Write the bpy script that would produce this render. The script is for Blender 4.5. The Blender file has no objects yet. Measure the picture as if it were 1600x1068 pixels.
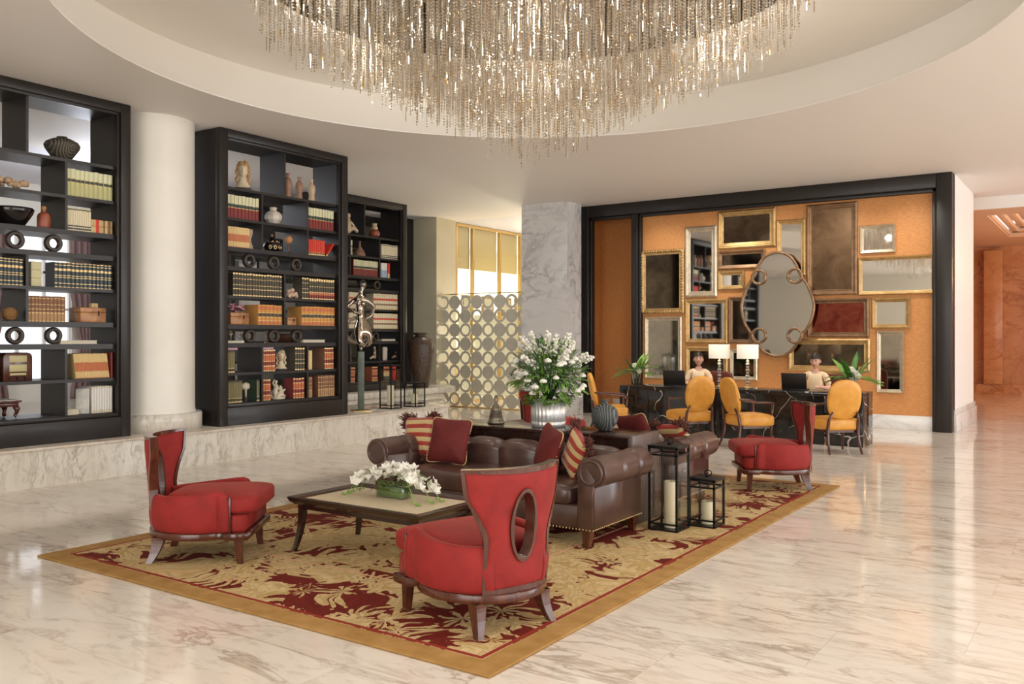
import bpy, bmesh, math, random
from mathutils import Vector, Matrix, Euler
random.seed(7)
SC = bpy.context.scene
COL = SC.collection
PI = math.pi
R_ = math.radians

# ------------------------------------------------------------------ camera, world, exposure
cam_d = bpy.data.cameras.new('camera')
cam = bpy.data.objects.new('camera', cam_d)
COL.objects.link(cam)
cam.location = (0, 0, 1.55)
cam.rotation_euler = (R_(90), 0, R_(34.3))
cam_d.sensor_fit = 'HORIZONTAL'
cam_d.sensor_width = 36
cam_d.lens = 1376.5 / 1600 * 36
cam_d.shift_y = (526.6 - 534) / 1600
cam_d.clip_end = 200
SC.camera = cam
SC.view_settings.view_transform = 'Standard'
SC.view_settings.look = 'None'
SC.view_settings.exposure = 0.12
SC.view_settings.gamma = 1.0
SC.cycles.max_bounces = 10
SC.cycles.diffuse_bounces = 5
SC.cycles.glossy_bounces = 5
SC.cycles.transparent_max_bounces = 24
SC.cycles.transmission_bounces = 6
SC.cycles.caustics_reflective = False
SC.cycles.caustics_refractive = False
SC.cycles.sample_clamp_indirect = 6.0

W = bpy.data.worlds.new('daylight')
SC.world = W
W.use_nodes = True
W.node_tree.nodes['Background'].inputs[0].default_value = (0.92, 0.95, 1.0, 1)
W.node_tree.nodes['Background'].inputs[1].default_value = 1.35


def light(name, kind, loc, energy, color=(1, 0.93, 0.82), rot=(0, 0, 0), **kw):
    d = bpy.data.lights.new(name, kind)
    d.energy = energy
    d.color = color
    for k, v in kw.items():
        setattr(d, k, v)
    o = bpy.data.objects.new(name, d)
    o.location = loc
    o.rotation_euler = rot
    COL.objects.link(o)
    return o


H = 4.23           # ceiling
YW = 15.88         # mirror wall
DOWN = (1.0, 0.94, 0.85)
# recessed ceiling downlights of the lobby
for i, (x, y, e) in enumerate([(-8.7, -1.5, 150), (-8.4, 10.6, 120), (-7.4, 12.2, 110), (-0.6, 1.2, 150), (-4.0, 1.2, 150),
                               (-0.2, 5.5, 150), (0.6, 9.5, 150), (-4.2, 12.0, 110), (-1.0, 13.2, 150), (-5.8, 12.2, 110),
                               (2.2, 2.6, 150), (-11.2, 14.6, 110), (-7.0, -1.5, 150), (-2.0, -2.5, 150)]):
    light('downlight', 'SPOT', (x, y, H - 0.02), e, DOWN, spot_size=R_(120), spot_blend=0.9, shadow_soft_size=0.12)
# picture lights washing the mirror wall
for x in (-7.2, -6.1, -5.0, -3.9, -2.8):
    light('wall_washer', 'SPOT', (x, YW - 1.1, H - 0.02), 105, (1, 0.94, 0.84), rot=(R_(24), 0, 0), spot_size=R_(100), spot_blend=0.9, shadow_soft_size=0.1)
# added area fills out of view, imitating daylight from behind and the right
light('right_side_fill', 'AREA', (7.5, 4.0, 2.2), 520, (1.0, 0.97, 0.92), rot=(0, R_(90), 0), shape='RECTANGLE', size=3.6, size_y=16)
light('corridor_fill', 'AREA', (9.5, 15.5, 1.9), 330, (0.97, 0.98, 1.0), rot=(0, R_(102), 0), shape='RECTANGLE', size=3.0, size_y=6)
light('rear_fill', 'AREA', (-0.5, -8.4, 2.2), 430, (1.0, 0.96, 0.9), rot=(R_(90), 0, 0), shape='RECTANGLE', size=8, size_y=3.6)
# warm downlights over the reception desk
for x in (-5.9, -3.9):
    light('desk_downlight', 'SPOT', (x, 13.2, H - 0.02), 130, (1, 0.90, 0.76), rot=(R_(10), 0, 0), spot_size=R_(50), spot_blend=0.8, shadow_soft_size=0.1)
# chandelier lamps
for k in range(7):
    a = k * 2 * PI / 6
    r = 0 if k == 6 else 2.0
    light('chandelier_lamp', 'POINT', (-4.3 + r * math.cos(a), 6.6 + r * math.sin(a), 4.40), 26, (1, 0.95, 0.88), shadow_soft_size=0.08)
# warm light in the marble corridor and behind the pierced screen
light('corridor_lamp', 'POINT', (0.6, 22.0, 3.2), 120, (1, 0.62, 0.32), shadow_soft_size=0.3)
light('corridor_lamp', 'POINT', (3.0, 25.0, 3.2), 90, (1, 0.62, 0.32), shadow_soft_size=0.3)
light('side_room_lamp', 'POINT', (-10.6, 18.2, 1.6), 320, (1, 0.88, 0.68), shadow_soft_size=0.3)
light('side_room_lamp', 'POINT', (-15.3, 22.6, 2.0), 700, (1, 0.90, 0.70), shadow_soft_size=0.4)
light('library_lamp', 'POINT', (-12.6, 7.5, 3.7), 90, (0.86, 0.9, 1.0), shadow_soft_size=0.5)


# ------------------------------------------------------------------ materials
def mat(name, col=(0.5, 0.5, 0.5), rough=0.5, metal=0.0, **kw):
    m = bpy.data.materials.new(name)
    m.use_nodes = True
    b = m.node_tree.nodes['Principled BSDF']
    b.inputs['Base Color'].default_value = (*col, 1)
    b.inputs['Roughness'].default_value = rough
    b.inputs['Metallic'].default_value = metal
    for k, v in kw.items():
        b.inputs[k].default_value = v
    return m


def nt(m):
    return m.node_tree.nodes, m.node_tree.links, m.node_tree.nodes['Principled BSDF']


def coords(m, scale=(1, 1, 1), rot=(0, 0, 0), kind='Object'):
    N, L, b = nt(m)
    tc = N.new('ShaderNodeTexCoord')
    mp = N.new('ShaderNodeMapping')
    mp.inputs['Scale'].default_value = scale
    mp.inputs['Rotation'].default_value = rot
    L.new(tc.outputs[kind], mp.inputs['Vector'])
    return mp.outputs[0]


def ramp(m, fac, stops, interp='LINEAR'):
    N, L, b = nt(m)
    r = N.new('ShaderNodeValToRGB')
    r.color_ramp.interpolation = interp
    e = r.color_ramp.elements
    while len(e) > 1:
        e.remove(e[-1])
    e[0].position = stops[0][0]
    e[0].color = (*stops[0][1], 1)
    for p, c in stops[1:]:
        q = e.new(p)
        q.color = (*c, 1)
    L.new(fac, r.inputs[0])
    return r.outputs[0]


def noise(m, vec, scale=5, detail=4, rough=0.55, dist=0.0):
    N, L, b = nt(m)
    n = N.new('ShaderNodeTexNoise')
    n.inputs['Scale'].default_value = scale
    n.inputs['Detail'].default_value = detail
    n.inputs['Roughness'].default_value = rough
    n.inputs['Distortion'].default_value = dist
    L.new(vec, n.inputs['Vector'])
    return n.outputs['Fac']


def mix(m, fac, a, b_, mode='MIX'):
    N, L, b = nt(m)
    x = N.new('ShaderNodeMix')
    x.data_type = 'RGBA'
    x.blend_type = mode
    for s, v in ((x.inputs[0], fac), (x.inputs[6], a), (x.inputs[7], b_)):
        if isinstance(v, (int, float)):
            s.default_value = v
        elif isinstance(v, tuple):
            s.default_value = (*v, 1)
        else:
            L.new(v, s)
    return x.outputs[2]


def math_(m, op, a, b_=None, clamp=False):
    N, L, b = nt(m)
    x = N.new('ShaderNodeMath')
    x.operation = op
    x.use_clamp = clamp
    for s, v in ((x.inputs[0], a), (x.inputs[1], b_)):
        if v is None:
            continue
        if isinstance(v, (int, float)):
            s.default_value = v
        else:
            L.new(v, s)
    return x.outputs[0]


def setcol(m, out):
    N, L, b = nt(m)
    L.new(out, b.inputs['Base Color'])


def bump(m, fac, strength=0.3, dist=0.01):
    N, L, b = nt(m)
    x = N.new('ShaderNodeBump')
    x.inputs['Strength'].default_value = strength
    x.inputs['Distance'].default_value = dist
    L.new(fac, x.inputs['Height'])
    L.new(x.outputs[0], b.inputs['Normal'])


def noisy(name, c1, c2, scale=6, rough=0.5, sc=(1, 1, 1), metal=0.0, detail=5, bmp=0.0, lo=0.35, hi=0.65, **kw):
    m = mat(name, c1, rough, metal, **kw)
    n = noise(m, coords(m, sc), scale, detail)
    setcol(m, ramp(m, n, [(lo, c1), (hi, c2)]))
    if bmp:
        bump(m, n, bmp)
    return m


def marble(name, base, tint, vein, rough=0.12, tile=None, ang=25, vs=1.0, ysc=3.0, joint=(0.55, 0.47, 0.38), rx=0, gain=1.0):
    """polished stone: soft clouds, stretched veins and thin tile joints"""
    m = mat(name, base, rough)
    N, L, b = nt(m)
    v = coords(m, (1.0 * vs, ysc * vs, 1.6 * vs), (R_(rx), 0, R_(ang)))
    if tile:
        # each tile gets its own offset of the pattern
        tcv = coords(m)
        br = N.new('ShaderNodeTexBrick')
        br.offset = 0.5
        br.inputs['Color1'].default_value = (0, 0, 0, 1)
        br.inputs['Color2'].default_value = (1, 1, 1, 1)
        br.inputs['Mortar'].default_value = (0.5, 0.5, 0.5, 1)
        br.inputs['Scale'].default_value = 1
        br.inputs['Mortar Size'].default_value = 0.0022
        br.inputs['Brick Width'].default_value = tile[0]
        br.inputs['Row Height'].default_value = tile[1]
        L.new(tcv, br.inputs['Vector'])
        ad = N.new('ShaderNodeVectorMath')
        ad.operation = 'MULTIPLY_ADD'
        L.new(br.outputs['Color'], ad.inputs[0])
        ad.inputs[1].default_value = (5, 9, 3)
        L.new(v, ad.inputs[2])
        v = ad.outputs[0]
    cl = noise(m, v, 0.9, 4, 0.5, 0.3)
    c = ramp(m, cl, [(0.3, base), (0.7, tint)])
    v1 = noise(m, v, 1.3, 7, 0.62, 0.55)
    d = math_(m, 'ABSOLUTE', math_(m, 'SUBTRACT', v1, 0.5))
    f = math_(m, 'SUBTRACT', 1.0, math_(m, 'MULTIPLY', d, 26.0), True)
    gate = ramp(m, noise(m, v, 0.8, 2), [(0.42, (0, 0, 0)), (0.62, (1, 1, 1))])
    f = math_(m, 'MULTIPLY', f, gate)
    v2 = noise(m, v, 3.0, 6, 0.7, 0.8)
    f2 = ramp(m, v2, [(0.50, (0, 0, 0)), (0.72, (1, 1, 1))])
    c = mix(m, math_(m, 'MULTIPLY', f2, 0.45 * gain), c, vein)
    c = mix(m, math_(m, 'MULTIPLY', f, 0.75), c, vein)
    if tile:
        c = mix(m, math_(m, 'MULTIPLY', br.outputs['Fac'], 0.55), c, joint)
    setcol(m, c)
    return m


M = {}
M['floor'] = marble('polished_marble_floor', (0.80, 0.75, 0.68), (0.74, 0.66, 0.57), (0.36, 0.27, 0.20), 0.09, (1.2, 0.6), 38, gain=1.2)
M['step'] = marble('step_marble', (0.80, 0.77, 0.70), (0.72, 0.68, 0.60), (0.36, 0.33, 0.28), 0.18, None, 0, 1.0, 4.0, rx=48, gain=1.5)
M['tread'] = marble('tread_marble', (0.74, 0.68, 0.60), (0.66, 0.58, 0.48), (0.46, 0.38, 0.30), 0.08, (1.2, 0.6), 20)
M['pillar'] = marble('grey_veined_marble', (0.78, 0.77, 0.76), (0.68, 0.67, 0.66), (0.34, 0.33, 0.34), 0.2, None, 0, 0.8, 2.5, rx=30, gain=1.1)
M['ceiling'] = mat('ceiling_paint', (0.83, 0.80, 0.77), 0.6)
M['cove'] = mat('cove_paint', (0.86, 0.83, 0.78), 0.6)
M['cream'] = mat('cream_paint', (0.80, 0.77, 0.68), 0.55)
M['column'] = noisy('column_plaster', (0.86, 0.83, 0.76), (0.82, 0.79, 0.71), 2, 0.4)
M['olive'] = noisy('olive_wall', (0.56, 0.52, 0.38), (0.50, 0.46, 0.33), 1.2, 0.5)
M['white_wall'] = mat('white_wall', (0.85, 0.84, 0.82), 0.5)
M['lilac'] = mat('library_ceiling', (0.72, 0.72, 0.78), 0.5)


def wood(name, c1, c2, rough=0.25, sc=(14, 14, 1.2), coat=0.3):
    m = mat(name, c1, rough)
    n = noise(m, coords(m, sc), 3.0, 5, 0.6, 0.4)
    setcol(m, ramp(m, n, [(0.3, c1), (0.7, c2)]))
    nt(m)[2].inputs['Coat Weight'].default_value = coat
    nt(m)[2].inputs['Coat Roughness'].default_value = 0.12
    return m


M['black'] = wood('black_stained_wood', (0.009, 0.007, 0.006), (0.017, 0.012, 0.010), 0.42, (3, 3, 18), 0.05)
M['mahog'] = wood('mahogany', (0.050, 0.012, 0.007), (0.11, 0.029, 0.014), 0.22)
M['dark'] = wood('dark_walnut', (0.020, 0.008, 0.006), (0.040, 0.016, 0.010), 0.2)


def fabric(name, c1, c2, sheen=0.6, rough=0.75, tint=(1, 0.5, 0.45), scale=9):
    m = mat(name, c1, rough)
    v = coords(m)
    n = noise(m, v, scale, 5, 0.6, 0.3)
    setcol(m, ramp(m, n, [(0.3, c1), (0.7, c2)]))
    b = nt(m)[2]
    b.inputs['Sheen Weight'].default_value = sheen
    b.inputs['Sheen Roughness'].default_value = 0.35
    b.inputs['Sheen Tint'].default_value = (*tint, 1)
    n2 = noise(m, v, 500, 1)
    bump(m, n2, 0.15, 0.002)
    return m


M['red'] = fabric('red_velvet', (0.205, 0.006, 0.005), (0.30, 0.012, 0.010), 0.18, tint=(1, 0.35, 0.25))
M['burg'] = fabric('burgundy_chenille', (0.105, 0.006, 0.005), (0.145, 0.010, 0.008), 0.12)
M['leather'] = noisy('brown_leather', (0.060, 0.028, 0.022), (0.095, 0.048, 0.038), 7, 0.30, bmp=0.05)
nt(M['leather'])[2].inputs['Coat Weight'].default_value = 0.25
nt(M['leather'])[2].inputs['Coat Roughness'].default_value = 0.25
M['gold_leather'] = noisy('mustard_leather', (0.62, 0.27, 0.035), (0.74, 0.36, 0.06), 7, 0.38)
M['brass'] = mat('brass', (0.75, 0.55, 0.25), 0.3, 1.0)
M['black_metal'] = mat('black_metal', (0.012, 0.011, 0.010), 0.4, 0.6)
M['glass'] = mat('thin_glass', (1, 1, 1), 0.02)


def thin_glass(name, tint=(0.9, 0.92, 0.9), gl=0.12):
    m = bpy.data.materials.new(name)
    m.use_nodes = True
    N = m.node_tree.nodes
    L = m.node_tree.links
    N.clear()
    o = N.new('ShaderNodeOutputMaterial')
    t = N.new('ShaderNodeBsdfTransparent')
    t.inputs[0].default_value = (*tint, 1)
    g = N.new('ShaderNodeBsdfGlossy')
    g.inputs['Roughness'].default_value = 0.02
    g.inputs['Color'].default_value = (1, 1, 1, 1)
    mx = N.new('ShaderNodeMixShader')
    lw = N.new('ShaderNodeLayerWeight')
    lw.inputs[0].default_value = 0.5
    pw = N.new('ShaderNodeMath')
    pw.operation = 'POWER'
    pw.inputs[1].default_value = 4.0
    L.new(lw.outputs['Facing'], pw.inputs[0])
    ad = N.new('ShaderNodeMath')
    ad.operation = 'MULTIPLY_ADD'
    ad.inputs[1].default_value = 0.8
    ad.inputs[2].default_value = gl * 0.5
    L.new(pw.outputs[0], ad.inputs[0])
    L.new(ad.outputs[0], mx.inputs[0])
    L.new(t.outputs[0], mx.inputs[1])
    L.new(g.outputs[0], mx.inputs[2])
    L.new(mx.outputs[0], o.inputs[0])
    return m


M['glass'] = thin_glass('thin_glass')
M['crystal'] = thin_glass('crystal', (0.80, 0.82, 0.84), 0.9)
M['candle'] = mat('candle_wax', (0.80, 0.70, 0.50), 0.5)
nt(M['candle'])[2].inputs['Subsurface Weight'].default_value = 0.2


def emit(name, col, s):
    m = mat(name, col, 0.5)
    b = nt(m)[2]
    b.inputs['Emission Color'].default_value = (*col, 1)
    b.inputs['Emission Strength'].default_value = s
    return m


# ------------------------------------------------------------------ mesh helpers
class B:
    """small wrapper that collects shapes in one bmesh, with a material slot index"""

    def __init__(s):
        s.bm = bmesh.new()

    def _set(s, before, mi, smooth):
        for f in s.bm.faces:
            if f not in before:
                f.material_index = mi
                f.smooth = smooth

    def box(s, x0, x1, y0, y1, z0, z1, mi=0, bev=0.0, seg=2):
        bm = s.bm
        fs0 = set(bm.faces)
        r = bmesh.ops.create_cube(bm, size=1)
        for v in r['verts']:
            v.co = Vector(((x0 + x1) / 2 + v.co.x * (x1 - x0), (y0 + y1) / 2 + v.co.y * (y1 - y0), (z0 + z1) / 2 + v.co.z * (z1 - z0)))
        if bev > 0:
            es = list({e for v in r['verts'] for e in v.link_edges})
            bmesh.ops.bevel(bm, geom=es, offset=bev, segments=seg, affect='EDGES', profile=0.5)
        s._set(fs0, mi, bev > 0)
        return s

    def cyl(s, x, y, z0, z1, r0, r1=None, n=24, mi=0, smooth=True):
        r1 = r0 if r1 is None else r1
        return s.lathe(x, y, [(0, z0), (r0, z0), (r1, z1), (0, z1)], n, mi, smooth)

    def lathe(s, x, y, prof, n=32, mi=0, smooth=True, fn=None):
        bm = s.bm
        rings = []
        for r, z in prof:
            if r <= 1e-6:
                rings.append([bm.verts.new((x, y, z))])
            else:
                ring = []
                for i in range(n):
                    a = 2 * PI * i / n
                    rr = r * (fn(a, z) if fn else 1)
                    ring.append(bm.verts.new((x + rr * math.cos(a), y + rr * math.sin(a), z)))
                rings.append(ring)
        for a, b in zip(rings, rings[1:]):
            for i in range(n):
                j = (i + 1) % n
                if len(a) == 1 and len(b) == 1:
                    continue
                if len(a) == 1:
                    vs = (a[0], b[j], b[i])
                elif len(b) == 1:
                    vs = (a[i], a[j], b[0])
                else:
                    vs = (a[i], a[j], b[j], b[i])
                f = bm.faces.new(vs)
                f.material_index = mi
                f.smooth = smooth
        return s

    def tube(s, pts, rad, n=10, mi=0, closed=False, smooth=True, flat=1.0):
        """tube along points; rad scalar or list"""
        bm = s.bm
        P = [Vector(p) for p in pts]
        k = len(P)
        rings = []
        up = Vector((0, 0, 1))
        prev = None
        for i, p in enumerate(P):
            if closed:
                t = P[(i + 1) % k] - P[i - 1]
            else:
                t = P[min(i + 1, k - 1)] - P[max(i - 1, 0)]
            t.normalize()
            if prev is None:
                a = t.cross(up)
                if a.length < 0.05:
                    a = t.cross(Vector((0, 1, 0)))
            else:
                a = prev - t * prev.dot(t)
            a.normalize()
            prev = a
            b = t.cross(a)
            r = rad[i] if isinstance(rad, (list, tuple)) else rad
            rings.append([bm.verts.new(p + (a * math.cos(2 * PI * j / n) + b * math.sin(2 * PI * j / n) * flat) * r) for j in range(n)])
        m = k if closed else k - 1
        for i in range(m):
            a, b = rings[i], rings[(i + 1) % k]
            for j in range(n):
                f = bm.faces.new((a[j], a[(j + 1) % n], b[(j + 1) % n], b[j]))
                f.material_index = mi
                f.smooth = smooth
        if not closed:
            for r_, rev in ((rings[0], True), (rings[-1], False)):
                f = bm.faces.new(list(reversed(r_)) if rev else r_)
                f.material_index = mi
        return s

    def prism(s, pts, z0, z1, mi=0, bev=0.0, seg=2, axis='Z', smooth=False):
        """polygon extruded along an axis; pts are (a,b): Z:(x,y) Y:(x,z) X:(y,z)"""
        bm = s.bm
        fs0 = set(bm.faces)

        def co(a, b, c):
            return {'Z': (a, b, c), 'Y': (a, c, b), 'X': (c, a, b)}[axis]
        lo = [bm.verts.new(co(a, b, z0)) for a, b in pts]
        hi = [bm.verts.new(co(a, b, z1)) for a, b in pts]
        n = len(pts)
        fs = [bm.faces.new(lo), bm.faces.new(list(reversed(hi)))]
        for i in range(n):
            fs.append(bm.faces.new((lo[i], hi[i], hi[(i + 1) % n], lo[(i + 1) % n])))
        bmesh.ops.recalc_face_normals(bm, faces=fs)
        if bev > 0:
            es = list({e for f in fs[:2] for e in f.edges})
            bmesh.ops.bevel(bm, geom=es, offset=bev, segments=seg, affect='EDGES', profile=0.5)
        s._set(fs0, mi, bev > 0 or smooth)
        return s

    def grid(s, fn, nu, nv, mi=0, cu=False, cv=False, smooth=True):
        bm = s.bm
        vs = [[bm.verts.new(fn(i / (nu if cu else nu - 1), j / (nv if cv else nv - 1))) for j in range(nv)] for i in range(nu)]
        for i in range(nu if cu else nu - 1):
            for j in range(nv if cv else nv - 1):
                f = bm.faces.new((vs[i][j], vs[(i + 1) % nu][j], vs[(i + 1) % nu][(j + 1) % nv], vs[i][(j + 1) % nv]))
                f.material_index = mi
                f.smooth = smooth
        return vs

    def ball(s, c, r, n=12, mi=0, sub=None, jit=0.0, rnd=random):
        bm = s.bm
        fs0 = set(bm.faces)
        rr = r if isinstance(r, (tuple, list)) else (r, r, r)
        if sub is not None:
            g = bmesh.ops.create_icosphere(bm, subdivisions=sub, radius=1)
        else:
            g = bmesh.ops.create_uvsphere(bm, u_segments=n, v_segments=max(4, n // 2 + 1), radius=1)
        for v in g['verts']:
            k = 1 + (rnd.uniform(-jit, jit) if jit else 0)
            v.co = Vector((c[0] + v.co.x * rr[0] * k, c[1] + v.co.y * rr[1] * k, c[2] + v.co.z * rr[2] * k))
        s._set(fs0, mi, True)
        return s

    def cushion(s, c, size, p=4.0, q=3.0, n=28, mi=0, fn=None):
        """superellipsoid pad"""
        hx, hy, hz = size[0] / 2, size[1] / 2, size[2] / 2

        def sg(v, e):
            return math.copysign(abs(v) ** e, v)
        m_ = n // 2 + 1
        vs = []
        bm = s.bm
        for j in range(m_):
            ph = -PI / 2 + PI * j / (m_ - 1)
            row = []
            for i in range(n):
                th = 2 * PI * i / n
                x = hx * sg(math.cos(ph), 2 / q) * sg(math.cos(th), 2 / p)
                y = hy * sg(math.cos(ph), 2 / q) * sg(math.sin(th), 2 / p)
                z = hz * sg(math.sin(ph), 2 / q)
                if fn:
                    x, y, z = fn(x, y, z)
                row.append(bm.verts.new((c[0] + x, c[1] + y, c[2] + z)))
            vs.append(row)
        for j in range(m_ - 1):
            for i in range(n):
                k = (i + 1) % n
                f = bm.faces.new((vs[j][i], vs[j][k], vs[j + 1][k], vs[j + 1][i]))
                f.material_index = mi
                f.smooth = True
        bmesh.ops.remove_doubles(bm, verts=vs[0] + vs[-1], dist=1e-5)
        return s

    def xf(s, mtx):
        bmesh.ops.transform(s.bm, matrix=mtx, verts=s.bm.verts)
        return s


def tag(o, label=None, cat=None, group=None, kind=None):
    if label:
        o['label'] = label
    if cat:
        o['category'] = cat
    if group:
        o['group'] = group
    if kind:
        o['kind'] = kind
    return o


def ob(name, b, mats, parent=None, loc=None, rot=None, recalc=True, autosm=None):
    me = bpy.data.meshes.new(name)
    if recalc:
        bmesh.ops.recalc_face_normals(b.bm, faces=b.bm.faces)
    b.bm.to_mesh(me)
    b.bm.free()
    if not isinstance(mats, (list, tuple)):
        mats = [mats]
    for m in mats:
        me.materials.append(M[m] if isinstance(m, str) else m)
    o = bpy.data.objects.new(name, me)
    COL.objects.link(o)
    if parent:
        o.parent = parent
    if loc:
        o.location = loc
    if rot:
        o.rotation_euler = rot
    if autosm:
        md = o.modifiers.new('es', 'EDGE_SPLIT')
        md.split_angle = R_(autosm)
    return o


def root(name, loc, rz=0.0, label=None, cat=None, group=None, kind=None):
    o = bpy.data.objects.new(name, None)
    o.empty_display_size = 0.1
    COL.objects.link(o)
    o.location = loc
    o.rotation_euler = (0, 0, rz)
    return tag(o, label, cat, group, kind)


def dup(o, loc=None, rz=None, label=None, group=None, parent=None):
    c = o.copy()
    COL.objects.link(c)
    if parent:
        c.parent = parent
    if loc:
        c.location = loc
    if rz is not None:
        c.rotation_euler = (0, 0, rz)
    if label:
        c['label'] = label
    if group:
        c['group'] = group
    for ch in list(o.children):
        dup(ch, parent=c)
    return c


def struct(name, b, mats, **kw):
    o = ob(name, b, mats, **kw)
    o['kind'] = 'structure'
    return o


def circ(cx, cy, r, n=48, a0=0, a1=2 * PI):
    return [(cx + r * math.cos(a0 + (a1 - a0) * i / n), cy + r * math.sin(a0 + (a1 - a0) * i / n)) for i in range(n)]


# ------------------------------------------------------------------ picture helpers (pixel -> place)
F_, HZ = 1376.5, 526.6
CC, SS = math.cos(R_(34.3)), math.sin(R_(34.3))


def onX(px, X):
    t = (px - 800) / F_
    D = X / (t * CC - SS)
    return D * (t * SS + CC), D


def onY(px, Y):
    t = (px - 800) / F_
    D = Y / (t * SS + CC)
    return D * (t * CC - SS), D


def zat(D, py):
    return 1.55 - (py - HZ) * D / F_


def back(px, py, z=0.0):
    D = F_ * (1.55 - z) / (py - HZ)
    R = (px - 800) / F_ * D
    return R * CC - D * SS, R * SS + D * CC
# ================================================================== THE SETTING
PZ = 0.41          # library platform
XP = -9.17
b = B(); b.box(-30, 14, -9.2, 34, -0.1, 0.0)
struct('floor', b, 'floor')

# ceiling with the round opening
CX, CY, CR = -4.27, 6.62, 3.98
def ring_slab(cx, cy, r, x0, x1, y0, y1, z0, z1, n=128):
    b = B()
    bm = b.bm
    def outer(a):
        c, s = math.cos(a), math.sin(a)
        t = 1e9
        if c > 1e-9: t = min(t, (x1 - cx) / c)
        if c < -1e-9: t = min(t, (x0 - cx) / c)
        if s > 1e-9: t = min(t, (y1 - cy) / s)
        if s < -1e-9: t = min(t, (y0 - cy) / s)
        return cx + c * t, cy + s * t
    angs = sorted(set([2 * PI * i / n for i in range(n)] + [math.atan2(yy - cy, xx - cx) % (2 * PI) for xx in (x0, x1) for yy in (y0, y1)]))
    rows = []
    for a in angs:
        ix, iy = cx + r * math.cos(a), cy + r * math.sin(a)
        ox, oy = outer(a)
        rows.append([bm.verts.new((ix, iy, z0)), bm.verts.new((ox, oy, z0)), bm.verts.new((ox, oy, z1)), bm.verts.new((ix, iy, z1))])
    k = len(rows)
    for i in range(k):
        p, q = rows[i], rows[(i + 1) % k]
        for j in range(4):
            bm.faces.new((p[j], p[(j + 1) % 4], q[(j + 1) % 4], q[j]))
    return b
struct('ceiling', ring_slab(CX, CY, CR, -12.6, 14, -9.2, YW + 0.25, H, H + 0.012), 'ceiling')
b = B(); b.lathe(CX, CY, [(CR, H + 0.001), (CR + 0.02, H + 0.012), (4.22, 4.72), (4.22, 4.78)], 128)
struct('trim_1', b, 'cove')
struct('ceiling', ring_slab(-4.3, 6.6, 2.5, CX - 4.5, CX + 4.5, CY - 4.5, CY + 4.5, 4.76, 4.80), 'cove')
b = B(); b.lathe(-4.3, 6.6, [(2.501, 4.762), (2.52, 4.81), (2.52, 5.22), (0, 5.22)], 96)
M['recess'] = noisy('bronze_mirror_recess', (0.020, 0.011, 0.007), (0.045, 0.026, 0.014), 3, 0.45, metal=0.2)
struct('trim_2', b, 'recess')
b = B(); b.box(-16, -12.6, -9.2, 24, H, H + 0.1); b.box(-12.6, -7, YW + 0.25, 24, H, H + 0.1)
struct('ceiling', b, 'lilac')

# platform steps
e1 = onX(700, XP)[0]; e2 = onX(700, -11.37)[0]
b = B()
b.prism([(XP, -9), (XP, e1), (-11.9, e2 + 0.4), (-15.6, e2 + 0.4), (-15.6, -9)], 0.0, PZ - 0.03)
struct('trim_3', b, 'step')
b = B()
b.prism([(XP + 0.025, -9), (XP + 0.025, e1 + 0.02), (-11.9, e2 + 0.45), (-15.6, e2 + 0.45), (-15.6, -9)], PZ - 0.03, PZ, bev=0.006)
struct('trim_4', b, 'tread')
b = B(); b.box(XP - 0.02, XP + 0.008, -9, e1 + 0.008, 0.0, 0.215)
struct('trim_5', b, 'step')
b = B(); b.prism([(-11.37, 9.4), (-11.37, e2 + 0.25), (-11.9, e2 + 0.75), (-15.6, e2 + 0.75), (-15.6, 9.4)], PZ, 0.52, bev=0.006)
struct('trim_6', b, 'step')

# round column
CXc, CYc = -9.86, 6.55
b = B(); b.lathe(CXc, CYc, [(0.0, PZ), (0.565, PZ), (0.565, PZ + 0.20), (0.55, PZ + 0.215), (0.0, PZ + 0.215)], 64)
struct('trim_7', b, 'step')
b = B(); b.lathe(CXc, CYc, [(0.49, PZ + 0.215), (0.48, PZ + 0.26), (0.475, H)], 64)
struct('trim_8', b, 'column')

# mirror wall: silk panel, recess at the left, black frame, stone base
M['silk'] = mat('orange_silk', (0.62, 0.27, 0.08), 0.55)
_n = noise(M['silk'], coords(M['silk'], (1, 1, 5)), 14, 5, 0.7, 0.4)
setcol(M['silk'], ramp(M['silk'], _n, [(0.3, (0.52, 0.20, 0.055)), (0.7, (0.72, 0.35, 0.12))]))
xL = onY(907, YW)[0]; xR = onY(1489, YW)[0]
xD = onY(991, YW)[0]
b = B(); b.box(xD, xR, YW + 0.04, YW + 0.2, 0, H)
struct('wall_front', b, 'silk')
b = B(); b.box(xL - 1.2, xD, YW + 0.9, YW + 1.05, 0, H); b.box(xD - 0.02, xD + 0.02, YW + 0.06, YW + 0.9, 0, H); b.box(xL - 0.05, xL + 0.02, YW + 0.1, YW + 0.9, 0, H)
struct('wall_front', b, 'silk')
FW = 0.24
b = B()
for (x0, x1, z0, z1) in ((xL, xL + FW, 0, H), (xR - FW, xR, 0, H), (xL + FW, xR - FW, H - FW, H), (xD - 0.02, xD + 0.12, 0, H - FW)):
    b.box(x0, x1, YW - 0.10, YW + 0.10, z0, z1 - 0.001, bev=0.012)
for (x0, x1, z0, z1) in ((xL + FW, xL + FW + 0.06, 0, H - FW), (xR - FW - 0.06, xR - FW, 0, H - FW), (xL + FW, xR - FW, H - FW - 0.06, H - FW), (xD + 0.12, xD + 0.17, 0, H - FW)):
    b.box(x0, x1, YW - 0.06, YW + 0.08, z0, z1, bev=0.01)
struct('trim_9', b, 'black')
b = B(); b.box(xD + 0.17, xR - FW - 0.06, YW + 0.005, YW + 0.05, 0, 0.24, bev=0.005); b.box(xL + 0.3, xD, YW + 0.86, YW + 0.9, 0, 0.24)
struct('baseboard_front', b, 'pillar')
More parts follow.
